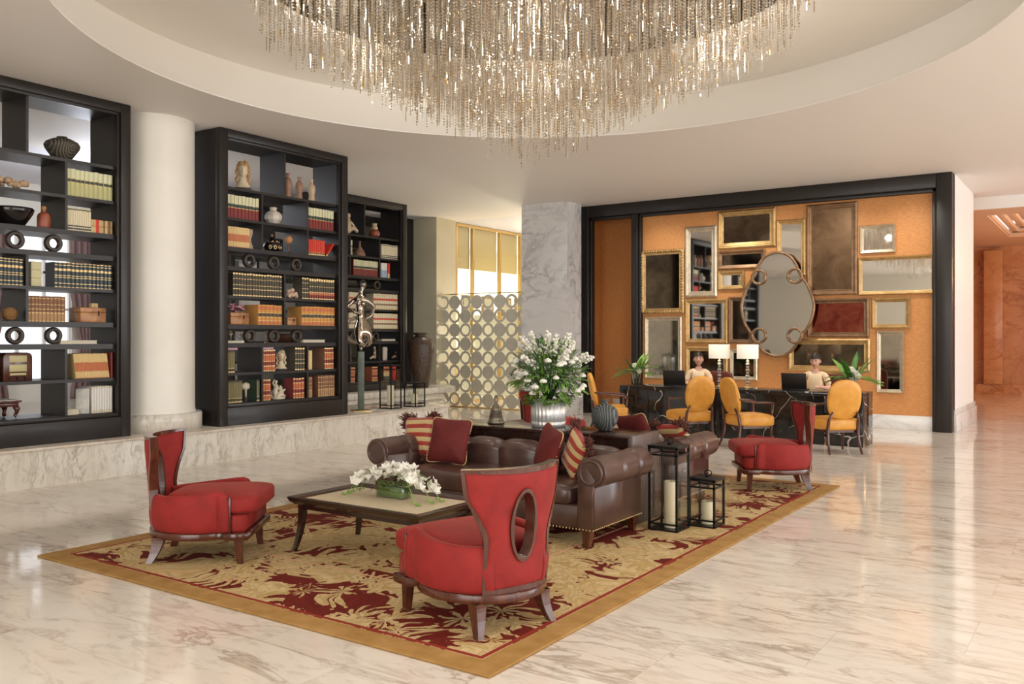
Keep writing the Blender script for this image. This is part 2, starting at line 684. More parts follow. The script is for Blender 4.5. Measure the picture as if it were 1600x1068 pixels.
# return wall right of the frame, with its stone
xr2 = xR + 0.02
yb = onX(1521, xR)[0]
b = B(); b.box(xR - 0.5, xR, YW + 0.1, yb, 0, H)
struct('wall_right', b, 'white_wall')
b = B(); b.box(xR, xR + 0.05, YW + 0.1, yb + 0.06, 0.0, 0.28, bev=0.006); b.box(xR, xR + 0.03, YW + 0.1, yb + 0.04, 0.28, 0.36, bev=0.006)
struct('baseboard_right', b, 'pillar')
# marble pillar left of the frame
xp0, _ = onY(815, 14.94); xp1, _ = onY(886, 14.94)
b = B(); b.box(xp0, xp1, 14.94, 15.50, 0, H); b.box(xp0, xL - 0.01, 15.50, YW + 1.3, 0, H)
struct('trim_10', b, 'pillar')
b = B(); b.box(xp0 - 0.03, xp1 + 0.03, 14.90, 15.53, 0, 0.42, bev=0.006)
struct('trim_11', b, 'pillar')

# ceiling continues into the corridor and side room
b = B(); b.box(xR - 1.0, 14, YW + 0.25, yb + 0.6, H, H + 0.1)
struct('ceiling', b, 'ceiling')
b = B(); b.box(xR - 1.0, 14, yb + 0.6, yb + 0.7, 4.0, H + 0.1)
struct('trim_12', b, 'ceiling')
M['orange_marble'] = marble('amber_marble', (0.60, 0.30, 0.14), (0.50, 0.21, 0.08), (0.28, 0.08, 0.02), 0.25, None, 0, 0.9, 2.0, rx=35)
M['peach'] = mat('peach_plaster', (0.72, 0.52, 0.38), 0.5)
b = B(); b.box(-3.6, 14, 27.2, 27.4, 0, 4.4)
struct('wall_rear', b, 'orange_marble')
b = B(); b.box(-2.9, -2.45, 26.9, 27.2, 0.28, 3.9, bev=0.02); b.box(-1.75, -1.62, 26.95, 27.2, 0.28, 3.4, bev=0.02); b.box(0.9, 1.03, 26.95, 27.2, 0.28, 3.4, bev=0.02); b.box(-1.75, 1.03, 26.95, 27.2, 3.3, 3.43, bev=0.02); b.box(-3.6, 14, 27.0, 27.2, 0.0, 0.28)
struct('trim_13', b, 'orange_marble')
ZC = 4.0
b = B()
for (x0, x1, y0, y1) in ((-3.6, -2.1, yb + 0.7, 27.2), (-2.1, 14, yb + 0.7, yb + 1.6), (-2.1, 14, 24.7, 27.2)):
    b.box(x0, x1, y0, y1, ZC, ZC + 0.08)
struct('ceiling', b, 'peach')
b = B()
for k in range(3):
    o_ = 0.16 * k
    b.box(-2.1 + o_ - 0.10, -2.1 + o_ + 0.06, yb + 1.5, 24.8, ZC + 0.02 + 0.09 * k, ZC + 0.11 + 0.09 * k, bev=0.03)
    b.box(-2.1, 14, 24.7 - o_ - 0.06, 24.7 - o_ + 0.10, ZC + 0.02 + 0.09 * k, ZC + 0.11 + 0.09 * k, bev=0.03)
b.box(-2.1, 14, yb + 1.6, yb + 1.65, ZC, ZC + 0.45); b.box(-2.2, 14, yb + 1.5, 24.9, ZC + 0.42, ZC + 0.48)
struct('trim_14', b, 'peach')
b = B(); b.box(-3.6, -3.4, yb + 0.1, 27.2, 0, 4.4)
struct('wall_right', b, 'orange_marble')

# olive wall, yellow return, glazed wall with blinds behind the pierced screen
YO = 15.3
xo1 = onY(682, YO)[0]; xo0 = onY(647, YO)[0]
b = B(); b.box(xo0 - 0.02, xo1, YO, 16.0, 0, H); b.box(xo0 - 2.8, xo0 - 0.02, YO + 0.25, 16.0, 0, H)
struct('wall_left', b, 'olive')
b = B(); b.box(xo0 - 0.8, xo0 - 0.02, YO - 0.35, YO + 0.25, 0, H)
struct('trim_15', b, 'black')
XG = -12.68
b = B(); b.box(XG - 0.02, XG + 0.02, 16.0, 16.25, 0, H); b.box(XG - 3.5, XG, 16.0, 16.1, 0, H)
struct('wall_left', b, 'olive')
M['blind'] = mat('yellow_roller_blind', (0.74, 0.57, 0.26), 0.7)
nt(M['blind'])[2].inputs['Transmission Weight'].default_value = 0.0
g = onX(738, XG)[0], onX(780, XG)[0], onX(812, XG)[0]
ys = [16.25, g[0], g[1], g[2], 21.6, 24]
for i in range(5):
    w = root('window_%d' % (i + 1), (XG, ys[i], 0), kind='structure')
    L_ = ys[i + 1] - ys[i]
    b = B(); b.box(-0.01, 0.01, 0, L_, 0.0, H - 0.02); ob('pane', b, 'glass', w)
    b = B(); b.box(-0.04, 0.04, -0.03, 0.03, 0, H - 0.02); b.box(-0.05, 0.05, 0, L_, H - 0.08, H - 0.01); b.box(-0.03, 0.03, 0, L_, 0, 0.06); ob('window_frame', b, 'brass', w)
    b = B(); b.box(-0.06, -0.055, 0.04, L_ - 0.04, 3.17, H - 0.06)
    bb = ob('roller_blind', b, 'blind', w)
b = B(); b.box(-17.5, -17.3, 14, 25, 0, H); b.box(-17.5, -6, 24, 24.2, 0, H)
struct('wall_left', b, 'cream')
M['warmwhite'] = mat('warm_white_wall', (0.86, 0.80, 0.66), 0.6)

# library far wall with tall windows
b = B()
wy = [(2.2, 3.2), (4.6, 5.8), (7.3, 8.7), (10.1, 11.4)]
yy = -9.0
for (a, c) in wy:
    b.box(-15.75, -15.6, yy, a, 0, H)
    b.box(-15.75, -15.6, a, c, 3.35, H)
    b.box(-15.75, -15.6, a, c, 0, 0.75)
    yy = c
b.box(-15.75, -15.6, yy, 15.6, 0, H)
struct('wall_left', b, 'cream')
for i, (a, c) in enumerate(wy):
    w = root('window_%d' % (i + 6), (-15.68, a, 0.75), kind='structure')
    b = B(); L_ = c - a
    for k in range(4):
        b.box(-0.03, 0.03, L_ * k / 3 - 0.025, L_ * k / 3 + 0.025, 0, 2.6)
    for k in range(5):
        b.box(-0.03, 0.03, 0, L_, 0.65 * k - 0.02, 0.65 * k + 0.02)
    ob('window_frame', b, 'white_wall', w)
M['curtain'] = mat('mauve_curtain', (0.24, 0.15, 0.14), 0.7)
first = None
cy_ = [(4.45, 0), (5.95, 1), (7.15, 2), (8.85, 3), (9.95, 4), (3.3, 5)]
where = ['left of the window nearest the photographer', 'between two library windows, tied low', 'left of the middle library window',
         'right of the middle library window, seen behind the dark green books', 'left of the far library window', 'beside the first library window']
for y, k in cy_:
    b = B()
    def fn(u, v, y=y):
        z = 0.45 + v * 3.1
        pinch = 0.35 + 0.65 * min(1, abs(z - 1.45) / 0.9) ** 0.7
        yy = y + (u - 0.5) * 0.62 * pinch
        return (-15.35 + 0.045 * math.sin(u * 34) * (0.4 + 0.6 * pinch), yy, z)
    b.grid(fn, 60, 24)
    o = ob('curtain', b, 'curtain')
    md = o.modifiers.new('t', 'SOLIDIFY'); md.thickness = 0.01
    tag(o, 'mauve tied-back curtain ' + where[k], 'curtain', 'library curtains')
# rear wall of the lobby seen only in the mirrors
b = B(); b.box(-15.6, -9.6, -9.2, -9.0, 0, H); b.box(-5.0, 3.0, -9.2, -9.0, 3.9, H); b.box(-9.6, -5.0, -9.2, -9.0, 0, H); b.box(3.0, 14, -9.2, -9, 0, H)
struct('wall_back', b, 'cream')
# ================================================================== RUG
def rug_material():
    m = mat('damask_rug', (0.4, 0.1, 0.05), 0.85)
    N, L, b = nt(m)
    v = coords(m)
    sep = N.new('ShaderNodeSeparateXYZ')
    L.new(v, sep.inputs[0])
    hx, hy = 1.965, 3.11
    dx = math_(m, 'SUBTRACT', hx, math_(m, 'ABSOLUTE', sep.outputs[0]))
    dy = math_(m, 'SUBTRACT', hy, math_(m, 'ABSOLUTE', sep.outputs[1]))
    d = math_(m, 'MINIMUM', dx, dy)
    # acanthus scrolls: strongly warped voronoi cells with ribbed leaf edges
    wv = N.new('ShaderNodeTexNoise'); wv.inputs['Scale'].default_value = 2.2; wv.inputs['Detail'].default_value = 1
    L.new(v, wv.inputs['Vector'])
    ad = N.new('ShaderNodeVectorMath'); ad.operation = 'MULTIPLY_ADD'
    ad.inputs[1].default_value = (0.55, 0.55, 0)
    L.new(wv.outputs['Color'], ad.inputs[0]); L.new(v, ad.inputs[2])
    w = ad.outputs[0]
    def leaf(scale, teeth, thr, soft=0.02):
        vo = N.new('ShaderNodeTexVoronoi'); vo.feature = 'F1'; vo.inputs['Scale'].default_value = scale
        L.new(w, vo.inputs['Vector'])
        # angle around the cell centre gives the serrated leaf fingers
        sb = N.new('ShaderNodeVectorMath'); sb.operation = 'SUBTRACT'
        L.new(w, sb.inputs[0]); L.new(vo.outputs['Position'], sb.inputs[1])
        s2 = N.new('ShaderNodeSeparateXYZ'); L.new(sb.outputs[0], s2.inputs[0])
        an = math_(m, 'ARCTAN2', s2.outputs[1], s2.outputs[0])
        sc = N.new('ShaderNodeVectorMath'); sc.operation = 'LENGTH'; L.new(sb.outputs[0], sc.inputs[0])
        tw = math_(m, 'ADD', math_(m, 'MULTIPLY', an, teeth), math_(m, 'MULTIPLY', sc.outputs['Value'], 26.0))
        f = math_(m, 'SINE', tw)
        e = math_(m, 'ADD', vo.outputs['Distance'], math_(m, 'MULTIPLY', f, 0.12))
        return math_(m, 'SUBTRACT', thr, e), sc.outputs['Value'], f
    border = math_(m, 'LESS_THAN', d, 1.05)
    l1, r1, f1 = leaf(3.4, 9.0, 0.66)
    l2, r2, f2 = leaf(1.7, 13.0, 0.62)
    sel = N.new('ShaderNodeMix'); sel.data_type = 'FLOAT'
    L.new(border, sel.inputs[0]); L.new(l2, sel.inputs[2]); L.new(l1, sel.inputs[3])
    n1 = noise(m, w, 15, 3, 0.6)
    lf = math_(m, 'ADD', sel.outputs[0], math_(m, 'MULTIPLY', math_(m, 'SUBTRACT', n1, 0.5), 0.62))
    mask = ramp(m, math_(m, 'ADD', lf, 0.5), [(0.49, (0, 0, 0)), (0.505, (1, 1, 1))])
    tone = noise(m, w, 5.5, 4, 0.65, 0.8)
    tone2 = noise(m, w, 14, 3, 0.6, 1.2)
    lc = ramp(m, tone, [(0.30, (0.58, 0.42, 0.20)), (0.42, (0.40, 0.26, 0.10)), (0.48, (0.62, 0.47, 0.26)), (0.56, (0.40, 0.28, 0.12)), (0.62, (0.60, 0.42, 0.22)), (0.72, (0.52, 0.24, 0.09))])
    lc = mix(m, math_(m, 'MULTIPLY', tone2, 0.35), lc, (0.36, 0.27, 0.11))
    rib = ramp(m, math_(m, 'ADD', math_(m, 'MULTIPLY', f1, 0.5), 0.5), [(0.0, (1, 1, 1)), (0.12, (0, 0, 0)), (1, (0, 0, 0))])
    lc = mix(m, math_(m, 'MULTIPLY', rib, 0.35), lc, (0.34, 0.22, 0.08))
    ground = ramp(m, tone2, [(0.3, (0.105, 0.010, 0.007)), (0.7, (0.145, 0.018, 0.011))])
    c = mix(m, mask, ground, lc)
    # fine pink guard line, red guard line, gold outer band
    ln = math_(m, 'LESS_THAN', math_(m, 'ABSOLUTE', math_(m, 'SUBTRACT', d, 0.93)), 0.009)
    c = mix(m, ln, c, (0.62, 0.34, 0.22))
    rl = math_(m, 'LESS_THAN', math_(m, 'ABSOLUTE', math_(m, 'SUBTRACT', d, 0.165)), 0.014)
    c = mix(m, rl, c, (0.24, 0.03, 0.02))
    go = math_(m, 'LESS_THAN', d, 0.145)
    gn = noise(m, v, 7, 4)
    gc = ramp(m, gn, [(0.3, (0.29, 0.155, 0.045)), (0.7, (0.40, 0.235, 0.085))])
    c = mix(m, go, c, gc)
    setcol(m, c)
    bump(m, math_(m, 'ADD', math_(m, 'MULTIPLY', mask, 0.5), noise(m, v, 260, 2)), 0.35, 0.004)
    b.inputs['Sheen Weight'].default_value = 0.0
    b.inputs['Specular IOR Level'].default_value = 0.15
    return m
M['rug'] = rug_material()
b = B(); b.box(-1.965, 1.965, -3.11, 3.11, 0.0, 0.016, bev=0.007)
o = ob('rug', b, 'rug', loc=(-4.301, 6.352, 0.0))
tag(o, 'large cream and dark red damask rug with a plain gold border', 'rug')
RZ = 0.016

# ================================================================== RED ARMCHAIR (faces local -Y)
def rail_outline(off=0.0, n=28):
    """D shaped footprint, straight front"""
    P = [(-0.325 - off, -0.345 - off), (0.325 + off, -0.345 - off), (0.33 + off, -0.20)]
    for i in range(n + 1):
        t = i / n
        a = -0.18 * PI + t * 1.36 * PI
        P.append(((0.338 + off) * math.cos(a), 0.02 + (0.36 + off) * math.sin(a)))
    P.append((-0.33 - off, -0.20))
    return P
def red_chair(loc, rz, label):
    t = root('velvet_armchair', loc, rz, label, 'armchair', 'red velvet armchairs')
    b = B(); b.prism(rail_outline(0.012), 0.165, 0.215, bev=0.008); ob('base_rail', b, 'mahog', t)
    for sx in (-1, 1):
        b = B(); bm = b.bm
        b.grid(lambda u, v, sx=sx: (sx * (0.285 - 0.0 * v) + 0.028 * (1 - 0.35 * (1 - v)) * math.cos(u * 2 * PI + PI / 4) * 1.3,
                                    -0.285 - 0.012 * (1 - v) ** 2 + 0.03 * (1 - 0.35 * (1 - v)) * math.sin(u * 2 * PI + PI / 4) * 1.3, v * 0.17), 4, 7, cu=True, smooth=False)
        ob('leg', b, 'mahog', t)
        b = B()
        b.grid(lambda u, v, sx=sx: (sx * (0.215 + 0.03 * (1 - v) ** 2) + 0.034 * (0.62 + 0.5 * v) * math.cos(u * 2 * PI + PI / 4) * 1.2,
                                    0.27 + 0.055 * (1 - v) ** 1.7 + 0.040 * (0.62 + 0.6 * v) * math.sin(u * 2 * PI + PI / 4) * 1.2, v * 0.17), 4, 9, cu=True, smooth=False)
        ob('leg', b, 'mahog', t)
    # upholstered seat base and loose cushion
    b = B(); b.prism(rail_outline(-0.012), 0.212, 0.335, bev=0.02, seg=3)
    ob('seat_base', b, 'red', t)
    b = B()
    def cf(x, y, z):
        k = (1 - 0.28 * max(0, y / 0.33) ** 2) * (1 + 0.115 / (1 + math.exp((y + 0.13) / 0.012)))
        z2 = z + (0.02 * (1 - (x / 0.3) ** 2) * (1 - (y / 0.35) ** 2) if z > 0 else 0)
        return x * k, y, z2
    b.cushion((0, -0.085, 0.398), (0.60, 0.66, 0.135), 7, 5, 44, fn=cf)
    ob('seat_cushion', b, 'red', t)
    # wrap-round arms
    for sx in (-1, 1):
        path = []
        for i in range(19):
            u = i / 18
            a = -0.20 * PI + u * 0.56 * PI
            path.append(((0.322) * math.cos(a) + 0.008, 0.0 + 0.35 * math.sin(a)))
        path[0] = (0.302, -0.225)
        path[1] = (0.310, -0.185)
        def arm(u, v, sx=sx, path=path):
            k = u * (len(path) - 1); i = min(int(k), len(path) - 2); f = k - i
            x = path[i][0] * (1 - f) + path[i + 1][0] * f; y = path[i][1] * (1 - f) + path[i + 1][1] * f
            nx, ny = path[i + 1][1] - path[i][1], -(path[i + 1][0] - path[i][0])
            l = math.hypot(nx, ny); nx /= l; ny /= l
            if ny * y + nx * x < 0: nx, ny = -nx, -ny
            top = (0.505 - 0.05 * math.sin(min(1, u * 1.2) * PI / 2)) - 0.06 * max(0, 1 - u / 0.10) ** 2
            zc, hz, ht = (0.215 + top) / 2, (top - 0.215) / 2, 0.032
            a = v * 2 * PI
            cx_, cz_ = math.cos(a), math.sin(a)
            px_ = math.copysign(abs(cx_) ** 0.35, cx_) * ht
            pz_ = math.copysign(abs(cz_) ** 0.35, cz_) * hz
            bow = 0.014 * math.cos((pz_ / hz) * PI / 2)
            return (sx * (x + nx * (px_ + bow)), y + ny * (px_ + bow), zc + pz_)
        b = B(); vs = b.grid(arm, 26, 24, cv=True)
        b.bm.faces.new(list(vs[0])); b.bm.faces.new(list(reversed(vs[-1])))
        ob('arm', b, 'red', t)
        b = B(); b.box(sx * 0.325 - 0.012, sx * 0.325 + 0.012, -0.245, -0.228, 0.215, 0.455, bev=0.005); ob('arm_trim', b, 'mahog', t)
    # pierced, curved and flared back
    Rc = 0.46
    zc = 0.56
    def hw(z):
        if z < 0.48: return 0.215
        if z < 0.72: return 0.215 + 0.110 * ((z - 0.48) / 0.24) ** 1.35
        return 0.325 + 0.022 * (z - 0.72) / 0.14
    def hwb(z):
        return hw(z)
    top, bot = 0.862, 0.215
    outline = []
    N1 = 26
    for i in range(N1 + 1): outline.append((hwb(bot + (top - bot) * i / N1), bot + (top - bot) * i / N1))
    for i in range(1, 16): outline.append((hwb(top) * (1 - 2 * i / 16), top + 0.0))
    for i in range(N1, -1, -1): outline.append((-hwb(bot + (top - bot) * i / N1), bot + (top - bot) * i / N1))
    for i in range(1, 12): outline.append((-0.225 + 0.45 * i / 12, bot))
    angs = sorted(math.atan2(z - zc, x) for x, z in outline)
    def ray(th):
        best = None
        c, s = math.cos(th), math.sin(th)
        n = len(outline)
        for i in range(n):
            (x1, z1), (x2, z2) = outline[i], outline[(i + 1) % n]
            z1 -= zc; z2 -= zc
            dx, dz = x2 - x1, z2 - z1
            den = c * dz - s * dx
            if abs(den) < 1e-9: continue
            r = (x1 * dz - z1 * dx) / den
            q = (x1 * s - z1 * c) / den
            if r > 0 and -1e-6 <= q <= 1 + 1e-6 and (best is None or r > best): best = r
        return best
    rays = [(th, ray(th)) for th in angs]
    ea, eb = 0.075, 0.185
    def er(th): return ea * eb / math.hypot(eb * math.cos(th), ea * math.sin(th))
    def place(x, z, off):
        th = x / Rc
        lean = 0.09 * max(0, (z - 0.22)) ** 1.3
        # local: chair back is a vertical cylinder piece, concave to the front
        return (math.sin(th) * (Rc + off), 0.335 - Rc + math.cos(th) * (Rc + off) + lean + 0.01, z)
    def shell(k0, k1, off0, off1, steps, mi=0, puff=0.0, inset=0.0):
        """annulus between hole (k=0) and outline (k=1), with thickness off0..off1"""
        b = B(); bm = b.bm
        def P(th, ro, k, off):
            ri = er(th)
            r = ri + (ro - inset - ri) * k
            return place(r * math.cos(th), zc + r * math.sin(th), off)
        F = []; Bk = []
        for th, ro in rays:
            fr = []; bk = []
            for j in range(steps + 1):
                k = k0 + (k1 - k0) * j / steps
                pf = puff * math.sin(PI * j / steps) ** 0.5 if puff else 0
                fr.append(bm.verts.new(P(th, ro, k, off0 - pf))); bk.append(bm.verts.new(P(th, ro, k, off1 + pf)))
            F.append(fr); Bk.append(bk)
        n = len(rays)
        for i in range(n):
            j = (i + 1) % n
            for q in range(steps):
                for G in (F, Bk):
                    f = bm.faces.new((G[i][q], G[i][q + 1], G[j][q + 1], G[j][q])); f.smooth = True
            bm.faces.new((F[i][0], F[j][0], Bk[j][0], Bk[i][0]))
            bm.faces.new((F[i][-1], F[j][-1], Bk[j][-1], Bk[i][-1]))
        return b
    ob('back_upholstery', shell(0.0, 1.0, -0.018, 0.018, 7, puff=0.012, inset=0.022), 'red', t, autosm=50)
    # wooden rim following the outline (sides and top)
    b = B(); bm = b.bm
    rows = []
    for th, ro in rays:
        row = []
        for k, off in ((-0.028, -0.03), (0.0, -0.03), (0.0, 0.026), (-0.028, 0.026)):
            r = ro + k
            row.append(bm.verts.new(place(r * math.cos(th), zc + r * math.sin(th), off)))
        rows.append(row)
    for i in range(len(rows)):
        for q in range(4):
            bm.faces.new((rows[i][q], rows[i][(q + 1) % 4], rows[(i + 1) % len(rows)][(q + 1) % 4], rows[(i + 1) % len(rows)][q]))
    ob('back_frame', b, 'mahog', t)
    b = B(); bm = b.bm
    rows = []
    for i in range(48):
        th = 2 * PI * i / 48
        row = []
        for k, off in ((-0.012, -0.034), (0.008, -0.034), (0.008, 0.034), (-0.012, 0.034)):
            r = er(th) + k
            row.append(bm.verts.new(place(r * math.cos(th), zc + r * math.sin(th), off)))
        rows.append(row)
    for i in range(48):
        for q in range(4):
            bm.faces.new((rows[i][q], rows[i][(q + 1) % 4], rows[(i + 1) % 48][(q + 1) % 4], rows[(i + 1) % 48][q]))
    ob('oval_ring', b, 'mahog', t)
    return t
rc = red_chair((-2.90, 3.93, RZ), R_(253), 'red velvet armchair in front, seen from behind with the oval hole facing us')
dup(rc, (-5.30, 3.95, RZ), R_(127), 'red velvet armchair at the left corner of the rug, facing the coffee table')
dup(rc, (-2.90, 9.02, RZ), R_(300), 'red velvet armchair at the far right corner of the rug, turned towards the lanterns')
dup(rc, (-6.2, 10.0, 0.0), R_(140), 'red velvet armchair mostly hidden behind the large white bouquet')

# ================================================================== CHESTERFIELD SOFAS (face local -Y)
def spiral_face(cx, cz, r):
    pts = [(cx + r * math.cos(a), cz + r * math.sin(a)) for a in [2 * PI * i / 28 for i in range(28)]]
    return pts
M['stud'] = mat('brass_stud', (0.62, 0.45, 0.22), 0.3, 1.0)
def sofa(loc, rz, label):
    Wd, Dp = 2.06, 0.80       # seat body width, depth
    t = root('leather_sofa', loc, rz, label, 'sofa', 'brown leather sofas back to back')
    hx = Wd / 2
    b = B(); b.box(-hx + 0.02, hx - 0.02, -Dp / 2 + 0.02, Dp / 2, 0.13, 0.30, bev=0.02); ob('base', b, 'leather', t)
    # seat cushions (two)
    for sx in (-1, 1):
        b = B(); b.cushion((sx * 0.435, -0.06, 0.355), (0.875, 0.66, 0.17), 9, 5, 48, fn=lambda x, y, z: (x, y, z + (0.015 * (1 - (x / 0.45) ** 2) if z > 0 else 0)))
        ob('seat_cushion', b, 'leather', t)
    # channelled back: five vertical rolls that curl over
    n = 5
    prof = [(-0.0, 0.30), (-0.03, 0.42), (-0.035, 0.52), (-0.03, 0.60), (0.0, 0.632), (0.06, 0.655), (0.13, 0.645), (0.165, 0.60), (0.15, 0.55), (0.12, 0.50), (0.12, 0.14)]
    wch = (Wd - 0.20) / n
    b = B()
    for k in range(n):
        x0 = -hx + 0.10 + k * wch
        def fn(u, v, x0=x0):
            q = v * (len(prof) - 1); i = min(int(q), len(prof) - 2); f = q - i
            y = prof[i][0] * (1 - f) + prof[i + 1][0] * f; z = prof[i][1] * (1 - f) + prof[i + 1][1] * f
            bulge = 0.035 * (1 - abs(2 * u - 1) ** 3.0)
            cy, cz = 0.07, 0.50
            l = math.hypot(y - cy, z - cz) or 1
            if z > 0.32:
                y += (y - cy) / l * (bulge - 0.02); z += (z - cz) / l * (bulge - 0.02)
            return (x0 + u * wch, 0.20 + y, z)
        b.grid(fn, 11, 41)
    ob('back', b, 'leather', t)
    # rolled arms
    for sx in (-1, 1):
        b = B()
        y0, y1 = -Dp / 2, Dp / 2 - 0.02
        ax = hx + 0.015; rr = 0.112; zc = 0.553
        # side panel below the roll
        b.prism([(sx * (hx - 0.10), y0 + 0.012), (sx * (hx - 0.10), y1), (sx * (hx + 0.03), y1), (sx * (hx + 0.03), y0 + 0.012)], 0.13, 0.56, bev=0.012)
        segs = [(y0, y0 + 0.30), (y0 + 0.30, y0 + 0.57), (y0 + 0.57, y1)]
        def fn(u, v):
            y = y0 + (y1 - y0) * u
            d = min(abs(y - s_) for s_ in (y0 + 0.30, y0 + 0.57))
            pin = 0.012 * math.exp(-(d / 0.018) ** 2)
            flare = 1 + 0.05 * u
            a = 2 * PI * v
            return (sx * (ax + (rr * flare - pin) * 1.05 * math.cos(a)), y, zc + (rr * flare - pin) * math.sin(a))
        vs = b.grid(fn, 60, 30, cv=True)
        b.bm.faces.new(vs[0]); b.bm.faces.new(list(reversed(vs[-1])))
        # front scroll post running down to the base
        b.prism([(sx * (hx - 0.10), 0.13), (sx * (hx - 0.09), 0.55), (sx * (hx - 0.02), 0.60), (sx * (hx + 0.055), 0.50), (sx * (hx + 0.03), 0.40), (sx * (hx + 0.03), 0.13)], y0 - 0.012, y0 + 0.03, bev=0.010, axis='Y')
        arm = ob('arm', b, 'leather', t)
        b = B()
        ring = [(sx * (ax + 0.088 * math.cos(a)), y0 - 0.004, zc + 0.085 * math.sin(a)) for a in [2 * PI * i / 32 for i in range(32)]]
        b.tube(ring, 0.014, 8, closed=True)
        ob('scroll_piping', b, 'leather', arm)
        pts = [(sx * (ax + 0.085 * math.cos(a)), zc + 0.085 * math.sin(a)) for a in [2 * PI * i / 32 for i in range(32)]]
        b = B(); b.prism(pts, y0 - 0.010, y0 + 0.0, axis='Y'); ob('scroll_panel', b, 'leather', arm)
    # nail heads along the base
    b = B()
    k = 0
    xx = -hx - 0.03
    while xx < hx + 0.03:
        b.ball((xx, -Dp / 2 - 0.012, 0.137), 0.0075, 6); xx += 0.028
    for sx in (-1, 1):
        yy = -Dp / 2
        while yy < Dp / 2:
            b.ball((sx * (hx + 0.032), yy, 0.137), 0.0075, 6); yy += 0.028
    tag(ob('nail_heads', b, 'stud', t), 'brass nail heads along the base', kind='stuff')
    for sx in (-1, 1):
        for (yy, sy) in ((-Dp / 2 + 0.05, -1), (Dp / 2 - 0.06, 1)):
            b = B()
            b.grid(lambda u, v, sx=sx, yy=yy, sy=sy: (sx * (hx - 0.035) + 0.04 * (0.6 + 0.4 * v) * math.cos(u * 2 * PI + PI / 4) * 1.3, yy + sy * 0.02 * (1 - v) + 0.04 * (0.6 + 0.4 * v) * math.sin(u * 2 * PI + PI / 4) * 1.3, v * 0.135), 4, 4, cu=True, smooth=False)
            ob('leg', b, 'mahog', t)
    return t
sf = sofa((-4.16, 5.98, RZ), 0, 'brown leather rolled-arm sofa facing the coffee table')
dup(sf, (-4.16, 7.38, RZ), PI, 'brown leather rolled-arm sofa behind the console, turned to the reception desk')

# ================================================================== CONSOLE TABLE
t = root('console_table', (-4.24, 6.70, RZ), 0, 'long dark wooden console table standing between the two leather sofas', 'table')
b = B(); b.box(-0.99, 0.99, -0.24, 0.26, 0.70, 0.73, bev=0.004); ob('table_top', b, 'dark', t)
M['greywood'] = wood('grey_brown_wood', (0.085, 0.058, 0.050), (0.13, 0.092, 0.080), 0.4, (10, 10, 1.5), 0.1)
for sx in (-1, 1):
    b = B(); b.box(sx * 1.0 - 0.022, sx * 1.0 + 0.022, -0.245, 0.265, 0.0, 0.732, bev=0.004); ob('end_panel', b, 'greywood', t)
b = B(); b.box(-0.97, 0.97, -0.21, 0.23, 0.58, 0.70); ob('apron', b, 'dark', t)
CZ = RZ + 0.731

# ================================================================== COFFEE TABLE
t = root('coffee_table', (-4.27, 4.67, RZ), 0, 'low dark coffee table with a cream inset top and splayed legs', 'table')
M['inset'] = noisy('cream_leather_inset', (0.60, 0.50, 0.34), (0.66, 0.56, 0.40), 20, 0.45)
hx, hy, ht = 0.61, 0.36, 0.385
b = B()
# frame with a raised, out-curved lip: swept profile round the rectangle
prof = [(0.085, ht - 0.004), (0.03, ht - 0.001), (0.0, ht + 0.012), (-0.008, ht + 0.006), (0.004, ht - 0.022), (0.03, ht - 0.045), (0.085, ht - 0.045)]
bm = b.bm
cor = [(-1, -1), (1, -1), (1, 1), (-1, 1)]
rings = [[bm.verts.new((sx * (hx - d), sy * (hy - d), z)) for d, z in prof] for sx, sy in cor]
for i in range(4):
    p, q = rings[i], rings[(i + 1) % 4]
    for j in range(len(prof)):
        k = (j + 1) % len(prof)
        bm.faces.new((p[j], p[k], q[k], q[j]))
ob('table_frame', b, 'dark', t)
b = B(); b.box(-hx + 0.08, hx - 0.08, -hy + 0.08, hy - 0.08, ht - 0.03, ht - 0.004); ob('table_top', b, 'inset', t)
for sx, sy in cor:
    b = B()
    def lf(u, v, sx=sx, sy=sy):
        s = 0.026 * (0.55 + 0.45 * v)
        o_ = 0.055 * (1 - v) ** 2.2
        return (sx * (hx - 0.075 + o_) + s * 1.35 * math.cos(u * 2 * PI + PI / 4), sy * (hy - 0.07 + o_ * 0.6) + s * 1.35 * math.sin(u * 2 * PI + PI / 4), v * (ht - 0.04))
    b.grid(lf, 4, 9, cu=True, smooth=False); ob('leg', b, 'dark', t)
b = B(); b.box(-hx + 0.09, hx - 0.09, -hy + 0.075, -hy + 0.095, ht - 0.085, ht - 0.04); b.box(-hx + 0.09, hx - 0.09, hy - 0.095, hy - 0.075, ht - 0.085, ht - 0.04)
b.box(-hx + 0.075, -hx + 0.095, -hy + 0.09, hy - 0.09, ht - 0.085, ht - 0.04); b.box(hx - 0.095, hx - 0.075, -hy + 0.09, hy - 0.09, ht - 0.085, ht - 0.04)
ob('apron', b, 'dark', t)

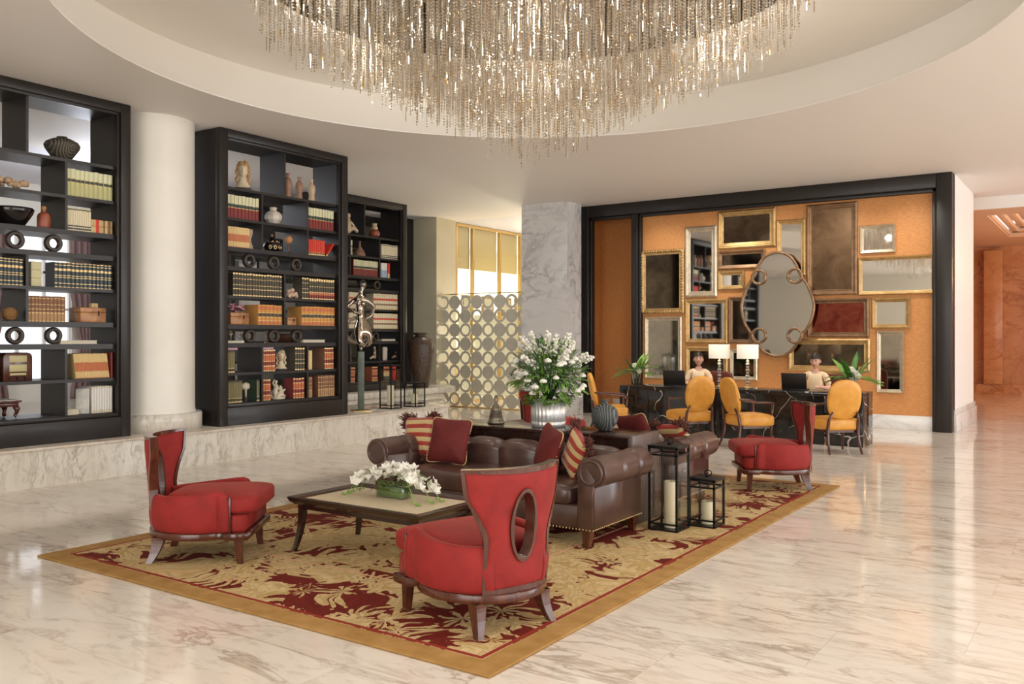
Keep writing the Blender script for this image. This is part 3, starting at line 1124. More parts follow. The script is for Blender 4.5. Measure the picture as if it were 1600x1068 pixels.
# ================================================================== LANTERNS
def lantern(loc, w, h, cr, ch, label, group, rz=0.0):
    t = root('lantern', loc, rz, label, 'lantern', group)
    a = w / 2; s = 0.008
    b = B(); b.box(-a, a, -a, a, 0, 0.012); 
    for z in (0.055, h - 0.075, h - 0.02):
        for sg in (-1, 1):
            b.box(-a, a, sg * (a - s) - s, sg * (a - s) + s, z - s * 0.8, z + s * 0.8); b.box(sg * (a - s) - s, sg * (a - s) + s, -a, a, z - s * 0.8, z + s * 0.8)
    for sx in (-1, 1):
        for sy in (-1, 1):
            b.box(sx * (a - s) - s, sx * (a - s) + s, sy * (a - s) - s, sy * (a - s) + s, 0, h - 0.01)
    ob('frame', b, 'black_metal', t)
    b = B(); b.box(-a - 0.004, a + 0.004, -a - 0.004, a + 0.004, h - 0.012, h, bev=0.002); top = ob('lid', b, 'black_metal', t)
    b = B(); b.cyl(0, 0, h, h + 0.03, 0.014, 0.010, 12)
    b.tube([(0.012 + 0.03 * math.cos(q), 0, h + 0.032 + 0.022 * math.sin(q)) for q in [2 * PI * i / 14 for i in range(14)]], 0.005, 6, closed=True)
    ob('ring_handle', b, 'black_metal', top)
    for k in range(4):
        b = B()
        q = a - 0.012
        b.bm.faces.new([b.bm.verts.new(c) for c in ((-q, -q, 0.06), (q, -q, 0.06), (q, -q, h - 0.08), (-q, -q, h - 0.08))])
        o = ob('glass_pane', b, 'glass', t); o.rotation_euler = (0, 0, k * PI / 2)
    return t
def candle(loc, r, h, label):
    t = root('pillar_candle', loc, 0, label, 'candle', None)
    b = B(); b.lathe(0, 0, [(0, 0), (r * 0.98, 0), (r, 0.006), (r, h - 0.008), (r * 0.93, h), (r * 0.82, h - 0.012), (0, h - 0.018)], 32); ob('wax', b, 'candle', t)
    b = B(); b.cyl(0, 0, h - 0.02, h + 0.008, 0.0022, n=6); ob('wick', b, 'black_metal', t)
    return t

lantern((-2.945, 6.555, RZ), 0.25, 0.675, 0.05, 0.3, 'tall black glass lantern on the rug beside the front sofa', 'black lanterns by the sofa', rz=0)
candle((-2.93, 6.56, RZ + 0.0125), 0.055, 0.37, 'tall cream candle inside the tall lantern beside the sofa')
lantern((-2.745, 6.85, RZ), 0.225, 0.395, 0.05, 0.2, 'short black glass lantern on the rug beside the tall one', 'black lanterns by the sofa')
candle((-2.74, 6.86, RZ + 0.0125), 0.052, 0.185, 'short cream candle inside the short lantern on the rug')
p = back(589, 637, PZ)
lantern((-9.55, 10.55, PZ), 0.25, 0.70, 0.05, 0.3, 'tall black glass lantern on the marble platform beside the statue', 'black lanterns on the platform')
candle((-9.55, 10.55, PZ + 0.0125), 0.055, 0.36, 'tall cream candle inside the tall lantern beside the statue')
lantern((-9.5, 11.08, PZ), 0.25, 0.40, 0.05, 0.2, 'short black glass lantern on the marble platform below the big brown vase', 'black lanterns on the platform')
candle((-9.5, 11.08, PZ + 0.0125), 0.055, 0.20, 'short cream candle inside the platform\'s short lantern')
# ================================================================== BOOKCASES
ZS = [0.693, 1.087, 1.474, 1.717, 2.094, 2.475, 2.726, 3.106, 3.504]   # shelf tops, bottom to top
ZT = 4.10
XF = -9.38      # front of the frame; local x = 0
SD = 0.50       # depth of the shelves
TH = 0.035
Wb = 2.27
# local frame of a bookcase: origin at front-left-bottom corner, +y along the front, shelves run to -x
YI0, YI1 = 0.15, 2.12
def col3(i): return YI0 + (YI1 - YI0) * i / 3
MID = (YI0 + YI1) / 2
T1, T2 = 0.745, 1.555     # third positions measured for rows with three bays
ROWDIV = {0: [T1, T2], 1: [T1, T2], 2: [], 3: [MID], 4: [MID], 5: [], 6: [T1, T2], 7: [T1, T2], 8: [MID]}
def bookcase(loc, zbase, label, divs=ROWDIV, ztop=H):
    t = root('bookcase', loc, 0, label, 'bookcase', 'black open bookcases')
    dz = loc[2]
    z0 = zbase - dz
    b = B()
    b.box(-0.09, 0, 0, YI0 - 0.03, z0, ztop - 0.004, bev=0.006); b.box(-0.09, 0, YI1 + 0.03, Wb, z0, ztop - 0.004, bev=0.006)
    b.box(-0.09, 0, YI0 - 0.03, YI1 + 0.03, ZT + 0.02, ztop - 0.004, bev=0.006); b.box(-0.09, 0, YI0 - 0.03, YI1 + 0.03, z0, ZS[0] - 0.05, bev=0.006)
    ob('front_frame', b, 'black', t)
    b = B()
    b.box(-0.075, -0.03, YI0 - 0.05, YI0, ZS[0] - 0.05, ZT + 0.02, bev=0.005); b.box(-0.075, -0.03, YI1, YI1 + 0.05, ZS[0] - 0.05, ZT + 0.02, bev=0.005)
    b.box(-0.075, -0.03, YI0, YI1, ZT - 0.01, ZT + 0.05, bev=0.005); b.box(-0.075, -0.03, YI0, YI1, ZS[0] - 0.05, ZS[0] - 0.005, bev=0.005)
    ob('moulding', b, 'black', t)
    for y0, y1 in ((0.0, YI0), (YI1, Wb)):
        b = B(); b.box(-0.09 - SD, -0.085, y0 + 0.004, y1 - 0.004, z0, ztop - 0.006); ob('side_panel', b, 'black', t)
    b = B(); b.box(-0.09 - SD, -0.085, YI0, YI1, ZT, ztop - 0.006); ob('top_panel', b, 'black', t)
    b = B(); b.box(-0.09 - SD, -0.085, YI0, YI1, z0, ZS[0]); ob('plinth', b, 'black', t)
    for i, z in enumerate(ZS[1:], 1):
        th = 0.055 if i in (2, 3, 5, 6) else TH
        b = B(); b.box(-0.09 - SD + 0.004, -0.078, YI0, YI1, z - th, z); ob('shelf', b, 'black', t)
    for r, ds in divs.items():
        zt = (ZS[r + 1] - (0.055 if r + 1 in (2, 3, 5, 6) else TH)) if r < 8 else ZT
        for d in ds:
            b = B(); b.box(-0.09 - SD + 0.004, -0.08, d - 0.014, d + 0.014, ZS[r], zt); ob('divider', b, 'black', t)
    return t
Y2 = 7.16
Y1_ = 5.93 - Wb
X3, Y3 = -11.80, 13.53 - Wb
bookcase((XF, Y2, 0), PZ, 'black open bookcase right of the white column, with a marble head on its top shelf')
bookcase((XF, Y1_, 0), PZ, 'black open bookcase at the left edge, left of the white column')
bookcase((X3, Y3, 0), 0.52, 'black open bookcase set further back, behind the statue', divs=ROWDIV)
# library bookcases standing beyond, seen through the open shelves
bookcase((-13.6, 10.6, 0), PZ, 'black bookcase far inside the library, glimpsed through the middle bookcase')
bookcase((-13.6, 13.0, 0), PZ, 'black bookcase far inside the library, glimpsed behind the set-back bookcase')

# ------------------------------------------------------------------ books
bm_ = {}
def bcol(name, c, rough=0.5, metal=0.0):
    if name not in bm_:
        bm_[name] = mat('book_' + name, c, rough, metal)
    return bm_[name]
K = dict(
    cream=bcol('cream', (0.72, 0.64, 0.44)), olive=bcol('olive', (0.33, 0.32, 0.17)), pale=bcol('pale', (0.66, 0.66, 0.42)), yolive=bcol('yolive', (0.50, 0.48, 0.22)), dkol=bcol('dkol', (0.20, 0.17, 0.07)),
    band=bcol('band', (0.03, 0.06, 0.045)), navy=bcol('navy', (0.012, 0.025, 0.030), 0.35), gold=bcol('gold', (0.62, 0.45, 0.20), 0.35, 0.5), tan=bcol('tan', (0.40, 0.23, 0.10)),
    brown=bcol('brown', (0.22, 0.10, 0.045)), maroon=bcol('maroon', (0.20, 0.020, 0.015)), rust=bcol('rust', (0.50, 0.14, 0.05)), red=bcol('red', (0.62, 0.035, 0.015)),
    orange=bcol('orange', (0.60, 0.28, 0.05)), wheat=bcol('wheat', (0.74, 0.55, 0.26)), terra=bcol('terra', (0.55, 0.17, 0.07)), dolive=bcol('dolive', (0.060, 0.048, 0.026)),
    green=bcol('green', (0.012, 0.040, 0.015)), white=bcol('white', (0.72, 0.70, 0.66)), grey=bcol('grey', (0.30, 0.30, 0.27)), teal=bcol('teal', (0.10, 0.19, 0.19)), sky=bcol('sky', (0.30, 0.42, 0.62)),
    page=bcol('page', (0.66, 0.60, 0.46), 0.9), black=bcol('black', (0.012, 0.012, 0.014)), lilac=bcol('lilac', (0.42, 0.40, 0.52)))
def book_mesh(w, h, d, bands, body, rnd_spine=0.12, title=None):
    """spine faces +x at x=0; bands = [(fraction, material key)...] from bottom to top"""
    b = B(); bm = b.bm
    keys = []
    def mi(k):
        if k not in keys: keys.append(k)
        return keys.index(k)
    mi(body)
    hw = w / 2 - 0.0006
    prof = [(-0.004, -hw), (0.0, -hw * 0.6), (0.0022, 0), (0.0, hw * 0.6), (-0.004, hw)]
    z = 0
    for fr, k in bands:
        z2 = z + fr * h
        lo = [bm.verts.new((x, y, z)) for x, y in prof]; hi = [bm.verts.new((x, y, z2)) for x, y in prof]
        for i in range(4):
            f = bm.faces.new((lo[i], lo[i + 1], hi[i + 1], hi[i])); f.material_index = mi(k)
        z = z2
    # covers
    b.box(-d, -0.0035, -hw, -hw + 0.003, 0, h, mi(body)); b.box(-d, -0.0035, hw - 0.003, hw, 0, h, mi(body))
    b.box(-d + 0.006, -0.004, -hw + 0.003, hw - 0.003, 0.003, h - 0.004, mi('page'))
    return b, [K[k] for k in keys]
ORD = ['', 'leftmost', 'second', 'third', 'fourth', 'fifth', 'sixth', 'seventh', 'eighth', 'ninth', 'tenth', 'eleventh', 'twelfth']
def place_word(i, n):
    if n == 2: return ['left one', 'right one'][i]
    if i == 0: return 'leftmost one'
    if i == n - 1: return 'rightmost one'
    if i < (n + 1) // 2: return ORD[i + 1] + ' from left'
    return ORD[n - i] + ' from right'
def row(cx, cyy, y0, n, w, h, zi, bands, body, label, group, d=0.20, lean=0, jit=0.004, wj=0.1, x=-0.105, gaps=None, z=None):
    """n books from y0 upwards along the shelf zi of the bookcase at (cx, cyy)"""
    base = None
    y = cyy + y0
    zz = (ZS[zi] if z is None else z) + 0.001
    rnd = random.Random(int(y0 * 1000) + zi * 17 + n)
    scs = [1 + rnd.uniform(-wj, wj) for i in range(n)]
    scs = [q * n / sum(scs) for q in scs]
    for i in range(n):
        sc = scs[i]; hs = 1 + rnd.uniform(-jit, jit) * 3
        if base is None:
            bb, mats = book_mesh(w, h, d, bands, body)
            base = ob('book', bb, mats); o = base
        else:
            o = base.copy(); COL.objects.link(o)
        wi = w * sc
        if lean:
            o.rotation_euler = (R_(lean), 0, 0)
            pit = w * sc / math.cos(R_(lean))
            off = math.sin(R_(abs(lean))) * w / 2
            o.location = (cx + x + rnd.uniform(-jit, 0), y + pit / 2 + (h * math.sin(R_(lean)) if lean > 0 else 0), zz + off)
            y += pit
        else:
            o.location = (cx + x + rnd.uniform(-jit, 0), y + wi / 2, zz)
            y += wi + 0.0006
        o.scale = (1, sc, hs)
        tag(o, label if n == 1 else label + ', ' + place_word(i, n), 'book', group)
    return y - cyy
law = [(0.03, 'pale'), (0.50, 'olive'), (0.03, 'gold'), (0.10, 'band'), (0.03, 'gold'), (0.31, 'pale')]
yel = [(0.50, 'yolive'), (0.03, 'gold'), (0.10, 'band'), (0.03, 'gold'), (0.34, 'pale')]
mar = [(0.44, 'maroon'), (0.03, 'gold'), (0.14, 'band'), (0.03, 'pale'), (0.36, 'pale')]
enc = [(0.03, 'gold'), (0.12, 'navy'), (0.03, 'gold'), (0.20, 'navy'), (0.03, 'gold'), (0.05, 'navy'), (0.03, 'gold'), (0.17, 'navy'), (0.09, 'gold'), (0.12, 'navy'), (0.03, 'gold'), (0.07, 'navy'), (0.03, 'gold')]
brn = [(0.03, 'gold'), (0.30, 'tan'), (0.03, 'gold'), (0.12, 'brown'), (0.02, 'gold'), (0.16, 'brown'), (0.02, 'gold'), (0.22, 'brown'), (0.02, 'gold'), (0.08, 'brown')]
thin = [(0.03, 'rust'), (0.26, 'wheat'), (0.36, 'terra'), (0.35, 'wheat')]
crm = [(0.06, 'cream'), (0.07, 'navy'), (0.05, 'cream'), (0.06, 'navy'), (0.66, 'cream'), (0.05, 'navy'), (0.05, 'cream')]
dol = [(0.05, 'gold'), (0.24, 'dolive'), (0.03, 'gold'), (0.15, 'dolive'), (0.02, 'gold'), (0.25, 'dolive'), (0.02, 'gold'), (0.17, 'dolive'), (0.07, 'gold')]
dor = [(0.05, 'gold'), (0.16, 'maroon'), (0.12, 'terra'), (0.03, 'gold'), (0.25, 'dolive'), (0.02, 'gold'), (0.25, 'dolive'), (0.12, 'gold')]
tax = [(0.04, 'orange'), (0.15, 'terra'), (0.03, 'wheat'), (0.16, 'orange'), (0.03, 'wheat'), (0.17, 'dolive'), (0.03, 'wheat'), (0.14, 'orange'), (0.17, 'terra'), (0.08, 'orange')]
redb = [(0.10, 'wheat'), (0.06, 'black'), (0.05, 'orange'), (0.79, 'red')]
olv = [(0.06, 'gold'), (0.12, 'dolive'), (0.03, 'gold'), (0.70, 'dkol'), (0.09, 'dolive')]
rus = [(0.04, 'gold'), (0.18, 'rust'), (0.05, 'gold'), (0.18, 'maroon'), (0.03, 'gold'), (0.27, 'rust'), (0.04, 'gold'), (0.15, 'maroon'), (0.06, 'gold')]
pap = [(0.05, 'wheat'), (0.22, 'cream'), (0.10, 'brown'), (0.20, 'cream'), (0.13, 'red'), (0.30, 'cream')]
wht = [(0.12, 'page'), (0.80, 'white'), (0.08, 'page')]
blk = [(0.2, 'lilac'), (0.6, 'white'), (0.2, 'lilac')]

b1, b2, b3 = (XF, Y1_), (XF, Y2), (X3, Y3)
G1 = 'left bookcase, '
# bookcase 1 (only its right two thirds are in the picture; y from ~0.85)
def L1(px): return onX(px, XF - 0.10)[0] - Y1_
def L2(px): return onX(px, XF - 0.10)[0] - Y2
def L3(px): return onX(px, X3 - 0.10)[0] - Y3
def fill(bc, a, c, n, h, zi, bands, body, label, group, **kw):
    edges = [YI0 + 0.001] + sorted(ROWDIV[zi]) + [YI1 - 0.001]
    m_ = (a + c) / 2
    for p, q in zip(edges, edges[1:]):
        if p <= m_ <= q:
            p2 = p + (0.016 if p > YI0 + 0.01 else 0.001); q2 = q - (0.016 if q < YI1 - 0.01 else 0.002)
            if a < p2 + 0.03 and not kw.get('lean'): a = p2
            a = max(a, p2)
            c = min(c, q2)
    if n > 1:
        c -= 0.006
    return row(bc[0], bc[1], a, n, (c - a) / n - 0.0006, h, zi, bands, body, label, group, **kw)
fill(b1, L1(105), L1(178), 10, 0.30, 7, yel, 'yolive', 'yellow-green volume with a dark label in the left bookcase', 'yellow-green volumes, left bookcase')
fill(b1, L1(105), L1(144), 11, 0.255, 6, crm, 'cream', 'thin cream paperback with dark square marks, left bookcase', 'thin cream paperbacks, left bookcase', wj=0.03)
fill(b1, L1(0), L1(40), 6, 0.275, 4, enc, 'navy', 'blue and gold encyclopedia at the picture\'s left edge', 'blue and gold encyclopedias left of the divider')
fill(b1, L1(86), L1(178), 14, 0.275, 4, enc, 'navy', 'blue and gold encyclopedia right of the pale boxes', 'blue and gold encyclopedias right of the divider')
fill(b1, L1(46), L1(104), 10, 0.275, 3, brn, 'brown', 'brown gilt volume beside the twine ball, left bookcase', 'brown gilt volumes, left bookcase')
fill(b1, L1(115), L1(170), 23, 0.28, 1, thin, 'wheat', 'thin leaning cream book with orange band, left bookcase', 'thin leaning orange-banded books', lean=7, wj=0.05)
fill(b1, L1(144), L1(178), 8, 0.30, 0, wht, 'white', 'white volume on the left bookcase\'s bottom shelf', 'white volumes on the bottom shelf, left bookcase', d=0.24, wj=0.05)
fill(b1, L1(174), L1(178), 1, 0.29, 1, [(1, 'maroon')], 'maroon', 'dark red upright book at the right end of the leaning orange-banded books', None)

# bookcase 2
G2 = ', middle bookcase'
fill(b2, L2(354), L2(406), 10, 0.30, 7, mar, 'maroon', 'cream and dark red volume directly below the marble head', 'red and cream law volumes, left bay')
fill(b2, L2(483), L2(523), 9, 0.30, 7, mar, 'maroon', 'cream and dark red volume right of the off-white jar', 'red and cream law volumes, right bay')
fill(b2, L2(354), L2(391), 17, 0.265, 6, thin, 'wheat', 'thin cream and orange book beside the twisted vase', 'thin orange-banded books', wj=0.05)
fill(b2, L2(483), L2(509), 9, 0.225, 6, redb, 'red', 'upright bright red book with a black foot band', 'bright red books', wj=0.05)
row(b2[0], b2[1], L2(509.6), 1, 0.028, 0.235, 6, redb, 'red', 'bright red book leaning against its upright neighbours' + G2, None, lean=-38)
fill(b2, L2(365), L2(444), 18, 0.30, 4, dol, 'dolive', 'dark gilt volume left of the centre divider, middle bookcase', 'dark olive gilt volumes, left bay')
fill(b2, L2(473), L2(484), 3, 0.30, 4, dol, 'dolive', 'dark gilt volume just right of the coral lump', 'dark olive gilt volumes beside the coral')
fill(b2, L2(484.3), L2(525), 11, 0.295, 4, dor, 'dolive', 'dark volume with a red lower label, middle bookcase', 'olive volumes with red labels')
fill(b2, L2(404), L2(442), 6, 0.27, 3, tax, 'orange', 'tan labelled law volume next to the burl box, middle bookcase', 'tan law volumes, left bay', d=0.30)
fill(b2, L2(472), L2(525), 9, 0.27, 3, tax, 'orange', 'tan labelled law volume beside the small domed box', 'tan law volumes, right bay', d=0.30)
fill(b2, L2(354), L2(368.5), 5, 0.29, 1, olv, 'dkol', 'olive volume under a pink box, middle bookcase', 'olive volumes, second shelf')
fill(b2, L2(410), L2(431.5), 7, 0.29, 1, rus, 'rust', 'rust and gold volume left of the small cream bust', 'rust and gold volumes by the bust')
fill(b2, L2(462), L2(478), 4, 0.315, 1, dol, 'dolive', 'dark tall volume right of the small cream bust', 'dark volumes by the bust')
fill(b2, L2(482), L2(489), 2, 0.27, 1, [(1, 'wheat')], 'wheat', 'plain straw-coloured book in the right bay' + G2, 'straw-coloured books')
fill(b2, L2(508), L2(523), 4, 0.31, 1, rus, 'brown', 'brown gilt volume beside the straw-coloured books', 'brown gilt volumes, second shelf', d=0.3)
fill(b2, L2(355), L2(380), 9, 0.29, 0, olv, 'dkol', 'olive volume on the middle bookcase\'s bottom shelf', 'olive volumes, bottom shelf')
fill(b2, L2(402), L2(408), 2, 0.29, 0, olv, 'green', 'dark green volume right of the pale shell' + G2, 'dark green volumes', d=0.30)
fill(b2, L2(410), L2(424.5), 5, 0.28, 0, rus, 'rust', 'rust and gold volume beside the carved cream group', 'rust and gold volumes, bottom shelf')
fill(b2, L2(459), L2(477), 4, 0.28, 0, rus, 'maroon', 'red gilt volume in the middle bay, bottom shelf' + G2, 'red gilt volumes, bottom shelf', d=0.22)
fill(b2, L2(482), L2(489.5), 3, 0.29, 0, brn, 'brown', 'brown gilt volume next to the bottom right divider', 'brown gilt volumes by the divider')
fill(b2, L2(498), L2(525), 8, 0.30, 0, brn, 'brown', 'brown gilt volume at the bottom right, middle bookcase', 'brown gilt volumes, bottom right')

# bookcase 3
G3 = ', set-back bookcase'
fill(b3, L3(546), L3(551.5), 2, 0.28, 7, yel, 'cream', 'cream volume with dark labels left of the brown bottle' + G3, 'cream volumes, left bay')
fill(b3, L3(596.5), L3(623), 8, 0.28, 7, crm, 'cream', 'cream volume with dark labels in the right bay' + G3, 'cream volumes, right bay')
fill(b3, L3(553), L3(592), 16, 0.30, 6, mar, 'maroon', 'red and pale volume on the third shelf' + G3, 'red volumes, third shelf')
fill(b3, L3(596), L3(606), 2, 0.29, 6, [(0.5, 'sky'), (0.5, 'white')], 'white', 'blue and white book in the right bay' + G3, 'blue and white books')
fill(b3, L3(606.5), L3(610), 1, 0.29, 6, [(0.3, 'gold'), (0.7, 'red')], 'red', 'red and yellow book beside the blue and white ones' + G3, None)
fill(b3, L3(546), L3(582), 12, 0.31, 4, pap, 'cream', 'cream volume lettered in red, upper row left' + G3, 'cream volumes lettered in red, upper left', wj=0.02)
fill(b3, L3(584), L3(624), 14, 0.31, 4, pap, 'cream', 'cream volume lettered in red, upper row right' + G3, 'cream volumes lettered in red, upper right', wj=0.02)
fill(b3, L3(546), L3(581), 10, 0.30, 3, pap, 'cream', 'cream volume lettered in red, lower row left' + G3, 'cream volumes lettered in red, lower left', wj=0.02)
fill(b3, L3(584), L3(623), 14, 0.30, 3, pap, 'cream', 'cream volume lettered in red, lower row right' + G3, 'cream volumes lettered in red, lower right', wj=0.02)
fill(b3, L3(543), L3(550), 4, 0.27, 1, rus, 'maroon', 'dark red volume left of the statue\'s base' + G3, 'dark red volumes')
fill(b3, L3(543), L3(556), 5, 0.28, 0, rus, 'rust', 'orange-brown volume at the bottom left' + G3, 'orange-brown volumes, bottom left', d=0.22)
fill(b3, L3(582), L3(595), 5, 0.28, 0, rus, 'rust', 'orange-brown volume behind the tall platform lantern', 'orange-brown volumes, bottom middle')
fill(b3, L3(600), L3(613), 6, 0.28, 0, [(0.3, 'green'), (0.3, 'gold'), (0.4, 'terra')], 'green', 'multicoloured volume behind the tall platform lantern', 'multicoloured volumes')
fill(b3, L3(614), L3(620), 2, 0.31, 0, [(1, 'red')], 'red', 'red book at the right end of the bottom shelf' + G3, 'red books, bottom right')
# books far inside the library
for z_ in (6, 4, 1):
    fill((-13.6, 10.6), 0.30, 1.0, 14, 0.28, z_, blk, 'white', 'pale book far inside the library ' + {6: 'above the upper rings', 4: 'behind the dark gilt row', 1: 'behind the small bust'}[z_], 'pale books far inside the library')

# ------------------------------------------------------------------ ring ornaments (turned wooden rings standing between two shelves)
M['ringwood'] = wood('turned_dark_wood', (0.030, 0.020, 0.015), (0.055, 0.038, 0.028), 0.45, (20, 4, 4), 0.05)
def ring_ornament(cx, y, zi, label, gap=None):
    lo = ZS[zi]; hi = ZS[zi + 1] - 0.055
    r = (hi - lo) / 2 - 0.002
    b = B()
    vs = b.grid(lambda u, v: (cx - 0.16 + 0.035 * math.copysign(abs(math.sin(v * 2 * PI)) ** 0.6, math.sin(v * 2 * PI)),
                              (r * 0.76 + r * 0.24 * math.copysign(abs(math.cos(v * 2 * PI)) ** 0.6, math.cos(v * 2 * PI))) * math.cos(u * 2 * PI),
                              lo + 0.001 + r + (r * 0.76 + r * 0.24 * math.copysign(abs(math.cos(v * 2 * PI)) ** 0.6, math.cos(v * 2 * PI))) * math.sin(u * 2 * PI)), 40, 16, cu=True, cv=True)
    o = ob('wooden_ring', b, 'ringwood', loc=(0, y, 0))
    return tag(o, label, 'ornament', 'turned wooden rings')
for px, wd in ((23, 'left'), (83, 'right')):
    ring_ornament(XF, onX(px, XF - 0.16)[0], 5, '%s of the two upper dark wooden rings, left bookcase' % wd)
for px, wd in ((23, 'left'), (83, 'right')):
    ring_ornament(XF, onX(px, XF - 0.16)[0], 2, '%s of the two lower dark wooden rings, left bookcase' % wd)
for px, wd in ((389, 'leftmost'), (427, 'middle one'), (462, 'rightmost')):
    ring_ornament(XF, onX(px, XF - 0.16)[0], 5, '%s of the three upper dark wooden rings, middle bookcase' % wd)
for px, wd in ((389.5, 'leftmost'), (427, 'middle one'), (462.5, 'rightmost')):
    ring_ornament(XF, onX(px, XF - 0.16)[0], 2, '%s of the three lower dark wooden rings, middle bookcase' % wd)
for px, wd in ((566, 'left'), (588, 'right')):
    ring_ornament(X3, onX(px, X3 - 0.16)[0], 5, '%s of the two upper dark wooden rings, set-back bookcase' % wd)
for px, wd in ((551, 'left'), (586, 'right')):
    ring_ornament(X3, onX(px, X3 - 0.16)[0], 2, '%s of the two lower dark wooden rings, set-back bookcase' % wd)

# ------------------------------------------------------------------ shelf ornaments
M['ceramic'] = noisy('dark_striped_ceramic', (0.05, 0.04, 0.032), (0.13, 0.11, 0.085), 9, 0.5)
def rings_mat(name, c1, c2, cx_, cz_, freq, off=0.0, axis='Y'):
    """incised concentric rings on the facing side of a pot"""
    m = mat(name, c1, 0.6)
    N, L, b = nt(m)
    v = coords(m)
    s_ = N.new('ShaderNodeSeparateXYZ'); L.new(v, s_.inputs[0])
    a = s_.outputs[1] if axis == 'Y' else s_.outputs[0]
    dy = math_(m, 'SUBTRACT', a, cx_); dz = math_(m, 'MULTIPLY', math_(m, 'SUBTRACT', s_.outputs[2], cz_), 0.8)
    r = math_(m, 'POWER', math_(m, 'ADD', math_(m, 'MULTIPLY', dy, dy), math_(m, 'MULTIPLY', dz, dz)), 0.5)
    r = math_(m, 'ADD', r, math_(m, 'MULTIPLY', noise(m, v, 5, 2), 0.012))
    w = math_(m, 'ADD', math_(m, 'MULTIPLY', math_(m, 'SINE', math_(m, 'MULTIPLY', r, freq)), 0.5), 0.5)
    setcol(m, ramp(m, w, [(0.55, c1), (0.9, c2)]))
    bump(m, w, 0.4, 0.01)
    return m
def pot(name, px, zi, X, prof, m, label, cat='vase', dx=-0.24, n=32, z=None, fn=None, sc=1.0):
    X_ = X + dx
    y = onX(px, X_)[0]
    b = B(); b.lathe(0, 0, [(r * sc, h * sc) for r, h in prof], n, fn=fn)
    o = ob(name, b, m, loc=(X_, y, (ZS[zi] if z is None else z) + 0.001))
    return tag(o, label, cat)
M['ringpot'] = rings_mat('ringed_brown_ceramic', (0.045, 0.038, 0.030), (0.15, 0.125, 0.09), 0.03, 0.13, 260)
pot('round_pot', 97, 8, XF, [(0, 0), (0.075, 0), (0.10, 0.02), (0.175, 0.13), (0.185, 0.165), (0.165, 0.20), (0.10, 0.235), (0.052, 0.245), (0.055, 0.262), (0.046, 0.262), (0.04, 0.24), (0, 0.2)], 'ringpot', 'squat brown pot with incised rings on the top shelf, left bookcase', 'pot')
M['lacquer'] = mat('black_lacquer', (0.010, 0.008, 0.008), 0.12)
pot('deep_bowl', 20, 6, XF, [(0, 0), (0.10, 0), (0.115, 0.01), (0.19, 0.13), (0.205, 0.175), (0.198, 0.19), (0.19, 0.18), (0.10, 0.03), (0, 0.025)], 'lacquer', 'glossy black bowl beside the red-brown bottle, left bookcase', 'bowl')
M['redclay'] = noisy('red_clay', (0.25, 0.06, 0.03), (0.38, 0.11, 0.06), 8, 0.4)
M['clay2'] = mat('ochre_clay', (0.45, 0.22, 0.09), 0.5)
t = root('clay_bottle', (XF - 0.2, onX(68.5, XF - 0.2)[0], ZS[6] + 0.001), 0, 'red-brown clay bottle with a round ochre stopper, left bookcase', 'bottle')
b = B(); b.lathe(0, 0, [(0, 0), (0.062, 0), (0.068, 0.02), (0.068, 0.12), (0.06, 0.155), (0.03, 0.175), (0.02, 0.185), (0, 0.185)], 24); ob('body', b, 'redclay', t)
b = B(); b.cyl(0, 0, 0.18, 0.20, 0.018); b.ball((0, 0, 0.222), 0.027, 14); ob('stopper', b, 'clay2', t)
# carved driftwood on shelf 7 of bookcase 1
M['drift'] = noisy('pale_driftwood', (0.42, 0.27, 0.15), (0.62, 0.44, 0.28), 20, 0.6)
M['coral'] = noisy('peach_coral', (0.62, 0.40, 0.28), (0.78, 0.58, 0.44), 20, 0.6)
def lumpy(name, pts, m, loc, label, cat, seed=1):
    rn = random.Random(seed)
    b = B()
    for (x, y, z, r) in pts:
        b.ball((x, y, z), r, 10, sub=2, jit=0.16, rnd=rn)
    return tag(ob(name, b, m, loc=loc, recalc=False), label, cat)
rn = random.Random(4)
lumpy('driftwood_carving', [(rn.uniform(-0.04, 0.04), -0.16 + 0.32 * i / 13, 0.05 + rn.uniform(0, 0.045), rn.uniform(0.025, 0.04)) for i in range(14)], 'drift', (XF - 0.22, onX(15, XF - 0.22)[0], ZS[7] + 0.001), 'pale carved driftwood piece on the shelf above the black bowl', 'carving')
lumpy('coral_lump', [(rn.uniform(-0.03, 0.03), rn.uniform(-0.07, 0.07), 0.035 + 0.1 * rn.random() ** 1.5, rn.uniform(0.026, 0.038)) for i in range(16)], 'coral', (XF - 0.2, onX(456, XF - 0.2)[0], ZS[4] + 0.001), 'peach coral lump between two rows of dark gilt volumes, middle bookcase', 'coral', 3)
# paper packets tied with ribbon
M['parcel'] = noisy('kraft_paper', (0.55, 0.38, 0.17), (0.66, 0.48, 0.24), 14, 0.7)
for i, (px, w_, c_) in enumerate(((153, 0.15, 'red'), (171, 0.09, 'brown'))):
    t = root('tied_parcel', (XF - 0.2, onX(px, XF - 0.1)[0], ZS[6] + 0.001), 0, ['wide straw-coloured parcel tied with a red ribbon, left bookcase', 'narrow straw-coloured parcel with a dark band, left bookcase'][i], 'parcel', 'tied parcels')
    b = B(); b.box(-0.09, 0.09, -w_ / 2, w_ / 2, 0, 0.075, bev=0.006); b.box(-0.09, 0.09, -w_ / 2, w_ / 2, 0.077, 0.15, bev=0.006); ob('packet', b, 'parcel', t)
    b = B(); b.box(-0.093, 0.093, -0.018, 0.018, -0.0005, 0.152, bev=0.002); ob('ribbon', b, K[c_], t)
